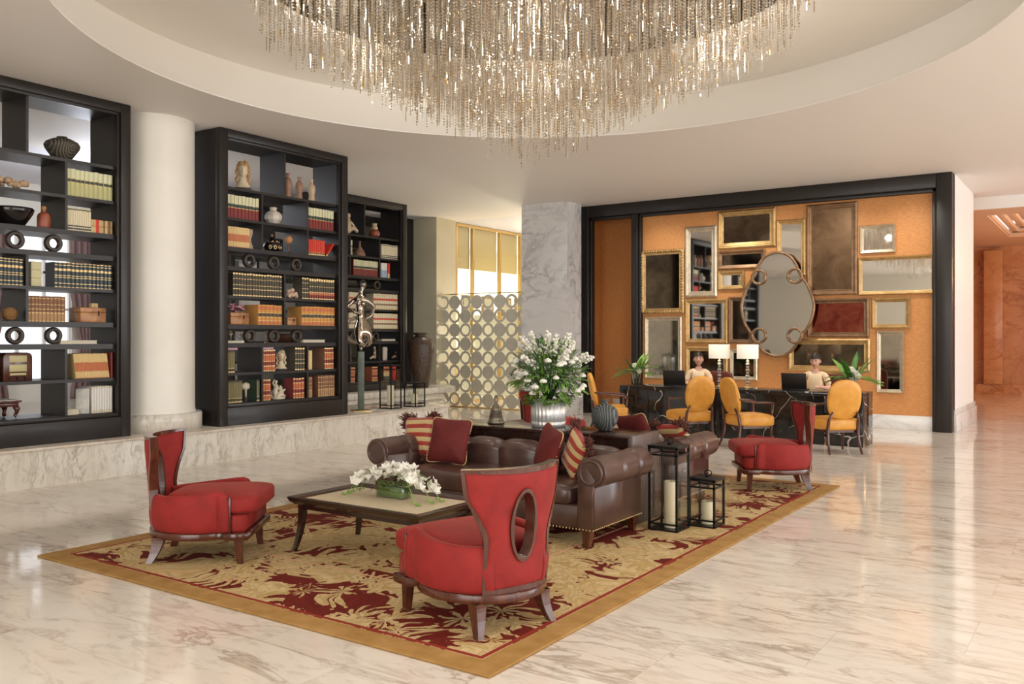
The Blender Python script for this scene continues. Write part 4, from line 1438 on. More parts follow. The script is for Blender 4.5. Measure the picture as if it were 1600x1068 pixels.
# pale stack of boxes left of the encyclopedias
M['palebox'] = mat('pale_yellow_card', (0.62, 0.58, 0.34), 0.6)
for k in range(3):
    b = B(); b.box(-0.12, 0.12, -0.055, 0.055, 0, 0.086, bev=0.003)
    tag(ob('card_box', b, 'palebox', loc=(XF - 0.24, onX(57, XF - 0.12)[0], ZS[4] + 0.001 + 0.088 * k)), ['pale yellow box at the bottom of its stack, left of the encyclopedias', 'pale yellow box in the middle of its stack, left of the encyclopedias', 'pale yellow box topmost of its stack, left of the encyclopedias'][k], 'box', 'stacked pale yellow boxes')
M['burl'] = noisy('burl_wood', (0.26, 0.10, 0.035), (0.52, 0.26, 0.11), 14, 0.35, lo=0.3, hi=0.7)
M['burl'].name = 'burl_wood'
def box_chest(px, X, zi, w, d, h, label, dark=True):
    t = root('burl_box', (X - 0.1 - d / 2, onX(px, X - 0.1)[0], ZS[zi] + 0.001), 0, label, 'box', 'burl wood boxes')
    b = B(); b.box(-d / 2, d / 2, -w / 2, w / 2, 0, h * 0.66, bev=0.004); ob('body', b, 'burl', t)
    b = B(); b.box(-d / 2, d / 2, -w / 2, w / 2, h * 0.67, h, bev=0.006); ob('lid', b, 'burl', t)
    b = B(); b.box(d / 2 - 0.002, d / 2 + 0.004, w * 0.18, w * 0.18 + 0.016, h * 0.45, h * 0.8, bev=0.002); ob('clasp', b, 'black_metal', t)
    return t
box_chest(146, XF, 3, 0.30, 0.24, 0.165, 'burl wood box in the left bookcase with small gold boxes on its lid')
for k, px in enumerate((147.5, 152.5)):
    b = B(); b.box(-0.03, 0.03, -0.018, 0.018, 0, 0.05, bev=0.003)
    tag(ob('gold_box', b, 'parcel', loc=(XF - 0.2, onX(px, XF - 0.15)[0], ZS[3] + 0.168)), ['left', 'right'][k] + ' of two tiny gold boxes on the burl box, left bookcase', 'box', 'tiny gold boxes')
box_chest(375, XF, 3, 0.29, 0.24, 0.155, 'burl wood box under pink flowers in the middle bookcase')
box_chest(456, XF, 3, 0.155, 0.12, 0.11, 'small wooden box with a domed lid next to the tan law volumes')
# twine ball
M['twine'] = mat('twine', (0.40, 0.20, 0.07), 0.7)
_v = coords(M['twine']); _w = M['twine'].node_tree.nodes.new('ShaderNodeTexWave'); _w.inputs['Scale'].default_value = 28; _w.bands_direction = 'Z'; _w.inputs['Distortion'].default_value = 3
M['twine'].node_tree.links.new(_v, _w.inputs['Vector']); setcol(M['twine'], ramp(M['twine'], _w.outputs['Fac'], [(0.2, (0.16, 0.06, 0.02)), (0.8, (0.55, 0.30, 0.11))])); bump(M['twine'], _w.outputs['Fac'], 0.8, 0.01)
b = B(); b.ball((0, 0, 0.075), 0.075, 28); tag(ob('twine_ball', b, 'twine', loc=(XF - 0.2, onX(15.5, XF - 0.2)[0], ZS[3] + 0.001)), 'brown twine ball in the left bookcase beside the brown gilt volumes', 'ornament')
b = B(); b.box(-0.1, 0.1, -0.06, 0.06, 0, 0.11, bev=0.003); tag(ob('card_box', b, 'palebox', loc=(XF - 0.22, onX(-12, XF - 0.15)[0], ZS[3] + 0.001)), 'pale yellow box left of the twine ball at the picture edge', 'box')
# flat white books lying
def lying(px0, px1, X, zi, z_, col, label, h=0.04):
    y0, y1 = onX(px0, X - 0.12)[0], onX(px1, X - 0.12)[0]
    b = B(); b.box(-0.1, 0.1, -(y1 - y0) / 2, (y1 - y0) / 2, 0, 0.004, 0); b.box(-0.1, 0.1, -(y1 - y0) / 2, (y1 - y0) / 2, h - 0.004, h, 0); b.box(-0.098, 0.095, -(y1 - y0) / 2 + 0.003, (y1 - y0) / 2 - 0.003, 0.004, h - 0.004, 1); b.box(-0.1, -0.097, -(y1 - y0) / 2, (y1 - y0) / 2, 0, h, 0)
    tag(ob('book', b, [K[col], K['page']], loc=(X - 0.22, (y0 + y1) / 2, ZS[zi] + 0.001 + z_)), label, 'book')
lying(95, 152, XF, 2, 0, 'white', 'large white book lying flat right of the lower rings, left bookcase')
lying(474, 508, XF, 2, 0, 'white', 'large white book lying flat right of the lower rings, middle bookcase')
lying(355, 382, XF, 2, 0, 'white', 'white book lying flat left of the lower rings, middle bookcase', 0.03)
lying(597, 618, X3, 2, 0, 'white', 'large white book lying flat right of the lower rings, set-back bookcase')
lying(105, 124, XF, 0, 0, 'pale', 'small cream book lying flat in front of the white volumes, left bookcase', 0.06)
# big upright magazine cover facing us at the bottom of bookcase 1
M['magazine'] = noisy('printed_cover', (0.60, 0.58, 0.52), (0.45, 0.45, 0.42), 18, 0.4)
b = B(); b.box(-0.012, 0.0, -0.07, 0.07, 0, 0.28, bev=0.001)
o = ob('magazine', b, 'magazine', loc=(XF - 0.14, onX(128.5, XF - 0.14)[0], ZS[0] + 0.003)); o.rotation_euler = (0, R_(-8), R_(-35)); tag(o, 'grey printed magazine leaning against the white volumes, left bookcase', 'magazine')
# art-deco radio
M['dial'] = mat('cream_dial', (0.50, 0.44, 0.22), 0.4)
t = root('table_radio', (XF - 0.25, onX(29, XF - 0.15)[0], ZS[1] + 0.001), 0, 'small wooden arched table radio in the left bookcase', 'radio')
def arch(w, h, r=0.05): return [(-w / 2, 0), (w / 2, 0), (w / 2, h - r)] + [(w / 2 - r + r * math.cos(a), h - r + r * math.sin(a)) for a in (PI / 6, PI / 3, PI / 2)] + [(-w / 2 + r + r * math.cos(a), h - r + r * math.sin(a)) for a in (PI / 2, 2 * PI / 3, 5 * PI / 6)] + [(-w / 2, h - r)]
b = B(); b.prism(arch(0.30, 0.30), -0.09, 0.09, axis='X', bev=0.006); ob('cabinet', b, 'mahog', t)
b = B(); b.box(0.088, 0.094, -0.09, 0.09, 0.20, 0.27, bev=0.002); b.box(0.088, 0.094, -0.09, 0.09, 0.10, 0.175, bev=0.002); b.box(0.088, 0.094, -0.085, 0.085, 0.06, 0.085, bev=0.002); ob('dial_panel', b, 'dial', t)
for y in (-0.08, 0, 0.08):
    b = B(); b.tube([(0.09, y, 0.03), (0.112, y, 0.03)], 0.014, 12); ob('knob', b, 'black_metal', t)
# low carved table with papers at the bottom of bookcase 1
t = root('carved_stand', (XF - 0.33, 4.605, ZS[0] + 0.001), 0, 'small red-brown carved stand with claw feet, bottom shelf of the left bookcase', 'stand')
b = B(); b.box(-0.17, 0.17, -0.175, 0.175, 0.17, 0.19, bev=0.004); b.box(-0.15, 0.15, -0.155, 0.155, 0.125, 0.17, bev=0.01); ob('table_top', b, 'mahog', t)
for sx in (-1, 1):
    for sy in (-1, 1):
        b = B(); b.tube([(sx * 0.12, sy * 0.125, 0.13), (sx * 0.135, sy * 0.145, 0.10), (sx * 0.13, sy * 0.14, 0.06), (sx * 0.12, sy * 0.125, 0.03), (sx * 0.13, sy * 0.14, 0.024)], [0.03, 0.03, 0.018, 0.014, 0.023], 10); ob('leg', b, 'mahog', t)
M['paper'] = mat('paper_sheets', (0.72, 0.68, 0.60), 0.7)
b = B(); b.prism([(-0.16, -0.17), (0.15, -0.16), (0.16, 0.17), (-0.14, 0.165)], 0, 0.006)
tag(ob('paper_sheets', b, 'paper', loc=(XF - 0.33, 4.605, ZS[0] + 0.1925)), 'open white sheets lying on the carved stand, left bookcase', 'papers')

# --- bookcase 2 ornaments
M['marblehead'] = noisy('cream_marble', (0.62, 0.50, 0.32), (0.74, 0.64, 0.46), 10, 0.45)
M['ochrehair'] = noisy('ochre_stained_stone', (0.40, 0.20, 0.07), (0.60, 0.38, 0.18), 14, 0.6)
def head_bust(px, X, zi, s, label, mbody, mhair, plinth=True, rz=-0.62):
    X_ = X - 0.22
    t = root('portrait_bust', (X_, onX(px, X_)[0], ZS[zi] + 0.001), rz, label, 'bust')
    if plinth:
        b = B(); b.box(-0.08 * s, 0.08 * s, -0.10 * s, 0.10 * s, 0, 0.035 * s, bev=0.003); ob('plinth', b, 'black', t)
    z0 = 0.035 * s if plinth else 0
    b = B()
    b.grid(lambda u, v: ((0.045 + 0.05 * (1 - v) ** 2.5) * s * math.cos(2 * PI * u) * 0.8, (0.045 + 0.075 * (1 - v) ** 2.2) * s * math.sin(2 * PI * u), z0 + v * 0.17 * s), 20, 10, cu=True)
    def hd(u, v):
        th, ph = 2 * PI * u, PI * (v - 0.5)
        x, y, z = math.cos(ph) * math.cos(th), math.cos(ph) * math.sin(th), math.sin(ph)
        rx, ry, rz_ = 0.085, 0.068, 0.105
        taper = 1 - 0.22 * max(0, -z)
        X2 = x * rx * taper; Y2_ = y * ry * taper
        if x > 0:
            nose = math.exp(-((y * 0.068 / 0.012) ** 2)) * math.exp(-(((z + 0.12) * 0.105 / 0.028) ** 2)) * 0.022
            eye = -0.012 * (math.exp(-(((abs(y) * 0.068 - 0.027) / 0.014) ** 2)) * math.exp(-(((z - 0.12) * 0.105 / 0.014) ** 2)))
            mouth = 0.007 * math.exp(-((y * 0.068 / 0.02) ** 2)) * math.exp(-(((z + 0.52) * 0.105 / 0.010) ** 2))
            chin = 0.010 * math.exp(-((y * 0.068 / 0.02) ** 2)) * math.exp(-(((z + 0.82) * 0.105 / 0.016) ** 2))
            X2 += nose + eye + mouth + chin
        return (X2 * s, Y2_ * s, z0 + (0.235 + z * rz_) * s)
    b.grid(hd, 40, 30, cu=True)
    ob('head', b, mbody, t)
    rn = random.Random(int(px))
    b = B()
    for i in range(70):
        a = rn.uniform(0.25 * PI, 1.75 * PI) if rn.random() < 0.6 else rn.uniform(0, 2 * PI)
        zz = rn.uniform(0.24, 0.345) if math.cos(a) < 0.55 else rn.uniform(0.30, 0.355)
        k = math.sqrt(max(0.05, 1 - ((zz - 0.235) / 0.125) ** 2))
        b.ball((0.088 * k * math.cos(a) * s, 0.078 * k * math.sin(a) * s, z0 + zz * s), rn.uniform(0.014, 0.022) * s, sub=1, jit=0.15, rnd=rn)
    for sy in (-1, 1):
        for i in range(10):
            b.ball((0.01 * s, sy * (0.075 + 0.012 * math.sin(i)) * s, z0 + (0.08 + 0.017 * i) * s), 0.02 * s, sub=1, jit=0.2, rnd=rn)
    ob('hair', b, mhair, t)
    return t
head_bust(379.5, XF, 8, 1.0, 'cream marble woman\'s head with ochre curls on the top shelf of the middle bookcase', 'marblehead', 'ochrehair')
M['figbrown'] = noisy('brown_terracotta', (0.22, 0.11, 0.07), (0.38, 0.22, 0.15), 16, 0.6)
M['figpale'] = noisy('pale_terracotta', (0.45, 0.32, 0.20), (0.60, 0.46, 0.30), 16, 0.6)
fp = [(0, 0), (0.042, 0), (0.045, 0.02), (0.040, 0.08), (0.050, 0.16), (0.047, 0.215), (0.024, 0.245), (0.016, 0.262), (0.020, 0.285), (0.028, 0.30), (0.018, 0.30), (0, 0.28)]
for px, m_, w_, s_ in ((449.5, 'figbrown', 'brown bottle vase, leftmost of the three on the top shelf, middle bookcase', 1.12), (467.5, 'figbrown', 'brown bottle vase with a pale neck, middle of the three on the top shelf', 1.04), (487, 'figpale', 'pale speckled bottle vase, rightmost of the three on the top shelf', 1.04)):
    o = pot('bottle_vase', px, 8, XF, fp, m_, w_, dx=-0.16, sc=s_, fn=lambda a, z: 1 + 0.05 * math.sin(2 * a + z * 40))
    o['group'] = 'slender bottle vases on the top shelf'
M['facet'] = noisy('chalk_white_clay', (0.60, 0.53, 0.46), (0.72, 0.66, 0.58), 4, 0.6)
o = pot('faceted_jar', 427, 7, XF, [(0, 0), (0.06, 0), (0.115, 0.07), (0.122, 0.12), (0.09, 0.17), (0.045, 0.195), (0.045, 0.215), (0.055, 0.235), (0.04, 0.245), (0.03, 0.22), (0, 0.2)], 'facet', 'off-white faceted jar with a crooked neck, middle bookcase', 'jar', n=9)
for p in o.data.polygons: p.use_smooth = False
b = B(); b.grid(lambda u, v: ((0.045 + 0.018 * math.cos(v * 7)) * math.cos(u * 2 * PI) * 0.8, (0.045 + 0.02 * math.cos(v * 7 + 0.4)) * math.sin(u * 2 * PI) + 0.01 * math.sin(v * 6), v * 0.27), 20, 20, cu=True)
tag(ob('twisted_vase', b, 'figpale', loc=(XF - 0.22, onX(389, XF - 0.22)[0], ZS[6] + 0.001)), 'tall twisted cream vase beside the thin orange-banded books', 'vase')
M['blackgold'] = mat('black_glazed', (0.012, 0.011, 0.012), 0.2)
t = root('gilded_gourd', (XF - 0.24, onX(425, XF - 0.24)[0], ZS[6] + 0.001), 0, 'black round pot painted with gold ovals, middle bookcase', 'pot')
b = B(); b.lathe(0, 0, [(0, 0), (0.07, 0), (0.12, 0.04), (0.128, 0.08), (0.10, 0.13), (0.05, 0.165), (0.02, 0.19), (0.02, 0.21), (0, 0.21)], 32); ob('body', b, 'blackgold', t)
b = B()
for a, zz in ((-0.9, 0.06), (-0.35, 0.06), (0.2, 0.06), (0.75, 0.06), (1.25, 0.06), (-0.6, 0.135), (0.0, 0.14), (0.6, 0.135), (-1.1, 0.13)):
    r = 0.1275 if zz < 0.1 else 0.097
    b.tube([((r + 0.001) * math.cos(a + 0.12 * math.cos(q)), (r + 0.001) * math.sin(a + 0.12 * math.cos(q)), zz + (0.028 if zz < 0.1 else 0.012) * math.sin(q)) for q in [2 * PI * i / 16 for i in range(16)]], 0.004, 6, closed=True)
tag(ob('gold_ovals', b, 'brass', t), kind='stuff')
b = B(); b.lathe(0, 0, [(0, 0.21), (0.012, 0.21), (0.016, 0.235), (0.008, 0.255), (0, 0.255)], 12); ob('stopper', b, 'figbrown', t)
t = root('wooden_ball_stand', (XF - 0.2, onX(451, XF - 0.2)[0], ZS[6] + 0.001), 0, 'brown wooden ball on a twisted stem, middle bookcase', 'ornament')
b = B(); b.ball((0, 0, 0.195), (0.055, 0.055, 0.062), 20); ob('ball', b, 'clay2', t)
b = B(); b.lathe(0, 0, [(0, 0), (0.035, 0), (0.03, 0.012), (0.012, 0.02)] + [(0.012 + 0.007 * (i % 2), 0.03 + i * 0.012) for i in range(9)] + [(0.02, 0.14), (0, 0.145)], 12); ob('stem', b, 'mahog', t)
# pink flowers on the burl box
M['pinkpetal'] = mat('pink_petals', (0.66, 0.20, 0.28), 0.6); M['palepetal'] = mat('pale_pink_petals', (0.74, 0.50, 0.46), 0.6)
def posy(loc, n, rad, mats, label, seed, name='silk_flowers', cat='flowers'):
    rn = random.Random(seed); b = B()
    for i in range(n):
        c = (rn.uniform(-rad, rad) * 0.6, rn.uniform(-rad, rad), 0.03 + rn.uniform(0, rad * 0.7)); mi = rn.randrange(len(mats))
        for k in range(6):
            a = 2 * PI * k / 6 + rn.random()
            b.ball((c[0] + 0.012 * math.cos(a), c[1] + 0.012 * math.sin(a), c[2] + rn.uniform(-.004, .006)), (0.014, 0.014, 0.009), sub=1, mi=mi)
    for k in range(5):
        b.tube([(0, rn.uniform(-rad, rad) * .5, 0.0), (rn.uniform(-.02, .02), rn.uniform(-rad, rad) * .6, 0.04)], 0.003, 5, mi=0)
    return tag(ob(name, b, mats, loc=loc, recalc=False), label, cat)
posy((XF - 0.2, onX(369, XF - 0.2)[0], ZS[3] + 0.158), 16, 0.12, ['pinkpetal', 'palepetal'], 'pink silk flowers resting on the burl box, middle bookcase', 5)
posy((XF - 0.3, onX(372, XF - 0.3)[0], ZS[2] + 0.035), 9, 0.09, ['white_wall', 'palepetal'], 'pale silk flowers left of the lower rings, middle bookcase', 6)
for px, w_ in ((361, 'left'), (416, 'right')):
    b = B(); b.lathe(0, 0, [(0, 0), (0.03, 0), (0.03, 0.006), (0.005, 0.012), (0.004, 0.13), (0.022, 0.15), (0.022, 0.16), (0, 0.155)], 16)
    tag(ob('candlestick', b, 'brass', loc=(XF - 0.38, onX(px, XF - 0.38)[0], ZS[2] + 0.001)), w_ + ' of two slim brass candlesticks by the lower rings, middle bookcase', 'candlestick', 'slim brass candlesticks')
M['wicker'] = mat('brown_wicker', (0.14, 0.06, 0.03), 0.6)
_v = coords(M['wicker']); _w = M['wicker'].node_tree.nodes.new('ShaderNodeTexChecker'); _w.inputs['Scale'].default_value = 60; M['wicker'].node_tree.links.new(_v, _w.inputs['Vector']); setcol(M['wicker'], ramp(M['wicker'], _w.outputs['Fac'], [(0.2, (0.05, 0.02, 0.01)), (0.8, (0.22, 0.10, 0.05))]))
o = pot('wicker_basket', 446, 2, XF, [(0, 0), (0.11, 0), (0.13, 0.10), (0.135, 0.14), (0.125, 0.14), (0.11, 0.02), (0, 0.015)], 'wicker', 'brown wicker basket between the lower rings, middle bookcase', 'basket', dx=-0.44, sc=0.9)
# ivory bust and carved group
head_bust(439, XF, 1, 0.72, 'small cream bust of a woman on a black plinth, middle bookcase lower shelf', 'marblehead', 'marblehead', rz=-0.6)
rn = random.Random(9)
M['ivory'] = noisy('ivory_stone', (0.62, 0.54, 0.40), (0.74, 0.68, 0.54), 12, 0.5)
t = root('carved_group', (XF - 0.2, onX(434, XF - 0.2)[0], ZS[0] + 0.001), 0, 'cream carved group of figures on the bottom shelf, middle bookcase', 'sculpture')
b = B(); b.lathe(0, 0, [(0, 0), (0.10, 0), (0.10, 0.025), (0, 0.025)], 24); ob('plinth', b, 'ivory', t)
b = B()
def limb(b, pts, rads): b.tube(pts, rads, 8); b.ball(pts[0], rads[0], 8); b.ball(pts[-1], rads[-1], 8)
limb(b, [(0, -0.04, 0.06), (0, -0.05, 0.10), (0.01, -0.03, 0.17), (0, -0.035, 0.21)], [0.045, 0.036, 0.032, 0.018]); b.ball((0.005, -0.035, 0.24), 0.024, 10)
limb(b, [(0.02, 0.03, 0.065), (0.02, 0.045, 0.09), (0.02, 0.035, 0.13)], [0.05, 0.036, 0.028]); b.ball((0.02, 0.03, 0.165), 0.022, 10)
limb(b, [(0.02, -0.05, 0.17), (0.05, -0.01, 0.14), (0.05, 0.03, 0.16)], [0.014, 0.012, 0.010]); limb(b, [(0.0, -0.06, 0.18), (0.0, -0.09, 0.23), (0.0, -0.06, 0.27)], [0.014, 0.012, 0.010])
limb(b, [(0.05, -0.03, 0.05), (0.07, 0.02, 0.06), (0.06, 0.07, 0.04)], [0.028, 0.024, 0.018]); limb(b, [(0.02, 0.06, 0.10), (0.04, 0.09, 0.13)], [0.02, 0.012])
ob('figures', b, 'ivory', t)
t = root('shell_fan', (XF - 0.22, onX(384, XF - 0.22)[0], ZS[0] + 0.001), 0, 'pale round shell on a small dark stand, bottom shelf of the middle bookcase', 'ornament')
b = B(); b.cyl(0, 0, 0, 0.05, 0.028, 0.022, 4, smooth=False); ob('stand', b, 'black', t)
b = B(); b.cyl(0, 0, 0.05, 0.17, 0.013, n=12); b.ball((0, 0, 0.20), (0.03, 0.07, 0.052), 16); ob('shell', b, 'ivory', t)
M['pinkbox'] = mat('pink_card', (0.70, 0.42, 0.52), 0.6)
for px, y_ in ((361, 'above the olive volumes'), (415, 'above the rust and gold volumes')):
    b = B(); b.box(-0.07, 0.07, -0.09, 0.09, 0, 0.03, bev=0.003)
    tag(ob('pink_box', b, 'pinkbox', loc=(XF - 0.2, onX(px, XF - 0.15)[0] + (0 if px < 400 else 0.03), ZS[1] + 0.296)), 'pink card box lying ' + y_ + ', middle bookcase', 'box', 'pink card boxes')

# --- bookcase 3 ornaments
M['buff'] = noisy('buff_stone', (0.55, 0.40, 0.26), (0.72, 0.58, 0.42), 7, 0.5)
t = root('seated_figure', (X3 - 0.2, onX(547, X3 - 0.2)[0], ZS[8] + 0.033), 0, 'seated tan stone figure on the top shelf, set-back bookcase', 'figurine')
b = B(); limb(b, [(0, -0.06, 0.05), (0, -0.07, 0.14), (0, -0.055, 0.24)], [0.08, 0.075, 0.05]); b.ball((0.01, -0.05, 0.32), (0.04, 0.04, 0.05), 12); limb(b, [(0.03, -0.04, 0.06), (0.06, 0.05, 0.09), (0.05, 0.12, 0.04)], [0.055, 0.045, 0.038]); limb(b, [(0.02, -0.06, 0.23), (0.06, 0.0, 0.17), (0.06, 0.05, 0.12)], [0.028, 0.022, 0.02]); ob('figure', b, 'buff', t)
t = root('two_tone_vase', (X3 - 0.2, onX(585, X3 - 0.2)[0], ZS[8] + 0.001), 0, 'vase with red-brown belly and buff ribbed neck, top shelf of the set-back bookcase', 'vase')
b = B(); b.lathe(0, 0, [(0, 0), (0.06, 0), (0.105, 0.05), (0.11, 0.10), (0.08, 0.145), (0.06, 0.16)], 28); ob('belly', b, 'redclay', t)
b = B(); b.lathe(0, 0, [(0.06, 0.158), (0.068, 0.175), (0.066, 0.20), (0.05, 0.22), (0.05, 0.25), (0.06, 0.28), (0.05, 0.28), (0.04, 0.25), (0, 0.2)], 28); ob('neck', b, 'buff', t)
o = pot('brown_flask', 562, 7, X3, [(0, 0), (0.10, 0), (0.115, 0.03), (0.09, 0.10), (0.05, 0.16), (0.022, 0.20), (0.02, 0.27), (0.032, 0.30), (0, 0.30)], 'figbrown', 'brown long-necked flask in the set-back bookcase', 'bottle')
for px, w_, m_ in ((584, 'left', 'buff'), (618, 'right', 'figbrown')):
    t = root('reading_figure', (X3 - 0.2, onX(px, X3 - 0.2)[0], ZS[1] + 0.032), 0, '%s of two small seated figures on the second lowest shelf, set-back bookcase' % w_, 'figurine', 'small seated figures')
    b = B(); limb(b, [(0, 0.05, 0.04), (0, 0.05, 0.12), (0, 0.03, 0.18)], [0.045, 0.04, 0.026]); limb(b, [(0.0, 0.04, 0.03), (0.02, -0.05, 0.05), (0.02, -0.12, 0.02)], [0.035, 0.028, 0.018]); limb(b, [(0.02, 0.03, 0.17), (0.03, -0.03, 0.12)], [0.016, 0.012]); b.ball((0, 0.02, 0.225), 0.03, 10); ob('figure', b, m_, t)
b = B(); b.box(-0.02, 0.02, -0.06, 0.06, 0, 0.27, bev=0.01); b.ball((0.0, 0.03, 0.22), (0.022, 0.05, 0.05), 10)
tag(ob('white_relief', b, 'facet', loc=(X3 - 0.2, onX(601, X3 - 0.2)[0], ZS[1] + 0.001)), 'white upright carved slab between the two small seated figures', 'carving')

# big brown floor vase
M['hammer'] = noisy('hammered_brown', (0.040, 0.022, 0.015), (0.12, 0.075, 0.05), 30, 0.35, bmp=0.5)
vx, vy = back(649, 605, 0.52)
b = B(); sH = 1.17
b.lathe(0, 0, [(0, 0), (0.15, 0), (0.165, 0.02), (0.24, 0.45), (0.275, 0.75), (0.275, 0.88), (0.23, 0.99), (0.13, 1.04), (0.11, 1.07), (0.16, 1.10), (0.16, 1.125), (0.10, 1.12), (0, 1.0)], 48)
tag(ob('floor_vase', b, 'hammer', loc=(vx + 0.1, vy + 0.05, 0.521)), 'tall dark brown hammered vase on the platform beside the pierced screen', 'vase')
# ================================================================== MIRRORS ON THE SILK WALL
M['mirror'] = mat('clear_mirror', (0.82, 0.80, 0.77), 0.03, 1.0)
def smoky(name, c1, c2, rough=0.10, scale=3.0):
    m = mat(name, c1, rough, 1.0)
    n = noise(m, coords(m), scale, 5, 0.65, 0.8)
    setcol(m, ramp(m, n, [(0.35, c1), (0.68, c2)]))
    return m
M['dkglass'] = smoky('dark_aged_mirror', (0.10, 0.075, 0.055), (0.20, 0.155, 0.11), 0.06)
M['brglass'] = smoky('brown_aged_mirror', (0.16, 0.10, 0.06), (0.30, 0.20, 0.12), 0.22, 2.2)
M['grglass'] = smoky('grey_aged_mirror', (0.42, 0.38, 0.32), (0.52, 0.47, 0.40), 0.05)
M['redglass'] = smoky('red_clouded_mirror', (0.24, 0.04, 0.03), (0.40, 0.12, 0.08), 0.16, 4)
M['gilt'] = noisy('gilt_frame', (0.46, 0.29, 0.11), (0.62, 0.42, 0.19), 10, 0.38, metal=0.7)
M['silver'] = noisy('champagne_frame', (0.52, 0.44, 0.32), (0.68, 0.60, 0.46), 10, 0.34, metal=0.75)
M['bronze'] = noisy('bronze_frame', (0.22, 0.13, 0.07), (0.34, 0.21, 0.12), 10, 0.38, metal=0.7)
YM = YW + 0.036
def mirror(px0, px1, yt, yb, fw, fm, gm, label, depth=0.05, beads=0, carve=0.0, side='l'):
    x0, D0 = onY(px0, YM); x1, D1 = onY(px1, YM)
    D = D0 if side == 'l' else D1
    z1, z0 = zat(D, yt), zat(D, yb)
    w, h = x1 - x0, z1 - z0
    t = root('framed_mirror', ((x0 + x1) / 2, YM, z0), 0, label, 'mirror', 'framed mirrors on the orange wall')
    b = B(); bm = b.bm
    prof = [(0.0, 0.0), (0.0, depth * 0.55), (fw * 0.12, depth * 0.75), (fw * 0.25, depth), (fw * 0.42, depth * 0.92), (fw * 0.55, depth * 0.55), (fw * 0.80, depth * 0.42), (fw * 0.88, depth * 0.52), (fw, depth * 0.45), (fw, 0.0)]
    cor = [(-w / 2, 0, 1, 1), (w / 2, 0, -1, 1), (w / 2, h, -1, -1), (-w / 2, h, 1, -1)]
    rings = []
    for i, (cx_, cz_, sx, sz) in enumerate(cor):
        rings.append([bm.verts.new((cx_ + sx * d, -y, cz_ + sz * d)) for d, y in prof])
    for i in range(4):
        p, q = rings[i], rings[(i + 1) % 4]
        for j in range(len(prof)):
            k = (j + 1) % len(prof)
            bm.faces.new((p[j], p[k], q[k], q[j]))
    if beads or carve:
        def run(L, f):
            n = max(2, int(L / (0.03 if beads else 0.055)))
            for i in range(n): f((i + 0.5) / n)
        d = fw * (0.93 if beads else 0.3); r = 0.011 if beads else 0.024
        rr = (r * (1 if beads else 1.3), r, r)
        run(w - 2 * d, lambda u: (b.ball((-w / 2 + d + (w - 2 * d) * u, -depth * (0.5 if beads else 0.9), d), rr, sub=1), b.ball((-w / 2 + d + (w - 2 * d) * u, -depth * (0.5 if beads else 0.9), h - d), rr, sub=1)))
        rr2 = (r, r, r * (1 if beads else 1.3))
        run(h - 2 * d, lambda u: (b.ball((-w / 2 + d, -depth * (0.5 if beads else 0.9), d + (h - 2 * d) * u), rr2, sub=1), b.ball((w / 2 - d, -depth * (0.5 if beads else 0.9), d + (h - 2 * d) * u), rr2, sub=1)))
    ob('frame', b, fm, t)
    b = B(); b.box(-w / 2 + fw * 0.9, w / 2 - fw * 0.9, -0.014, -0.002, fw * 0.9, h - fw * 0.9); ob('mirror_glass', b, gm, t)
    return t
mirror(1002.5, 1069.4, 392, 490, 0.10, 'gilt', 'dkglass', 'carved gold frame with dark glass at the upper left of the wall', carve=1)
mirror(1071, 1121, 355.5, 464.5, 0.11, 'silver', 'mirror', 'tall champagne framed mirror reflecting black bookshelves, upper left')
mirror(1122.6, 1212.5, 331, 390, 0.11, 'gilt', 'dkglass', 'gold frame with almost black glass at the top centre left')
mirror(1122.8, 1196, 393, 421.5, 0.075, 'bronze', 'dkglass', 'low wide bronze frame just under the gold frame with near-black glass')
mirror(1122.8, 1163.6, 424, 453, 0.08, 'gilt', 'mirror', 'small gold framed mirror touching the left of the oval mirror')
mirror(1214, 1259.4, 344.5, 432, 0.085, 'gilt', 'mirror', 'narrow upright gold mirror partly behind the top of the oval mirror')
mirror(1261, 1340, 321, 462, 0.095, 'bronze', 'brglass', 'tallest frame of the wall, with cloudy brown glass', beads=1)
mirror(1344, 1399.7, 353, 396.8, 0.06, 'silver', 'mirror', 'small champagne framed mirror at the upper right')
mirror(1341.5, 1462.6, 402.5, 461.5, 0.065, 'gilt', 'mirror', 'wide slim gold framed mirror at the far right')
mirror(1262, 1358.5, 467, 526.5, 0.085, 'bronze', 'redglass', 'bronze frame with red clouded glass right of the oval mirror', beads=1)
mirror(1362.5, 1422.5, 465.5, 513, 0.075, 'gilt', 'mirror', 'small square gold framed mirror below the wide slim one')
mirror(1370, 1412.6, 517, 613, 0.065, 'silver', 'grglass', 'tall narrow champagne frame at the lower right')
mirror(1232, 1360, 529, 578.5, 0.10, 'gilt', 'dkglass', 'wide gold frame with dark glass behind the right receptionist')
mirror(1071.4, 1137.5, 468, 536, 0.085, 'gilt', 'mirror', 'gold framed mirror reflecting books, directly above the left receptionist')
mirror(1139, 1176, 464, 536, 0.075, 'bronze', 'dkglass', 'brown framed dark mirror partly behind the left side of the oval mirror')
mirror(1008.5, 1066, 495, 591, 0.075, 'silver', 'grglass', 'beaded champagne frame behind the left desk plant', beads=1)
mirror(1072, 1138, 541, 599, 0.085, 'gilt', 'dkglass', 'gold framed dark mirror behind the left receptionist')
mirror(1141, 1184, 545, 593, 0.07, 'silver', 'dkglass', 'small champagne framed dark mirror behind the two table lamps')

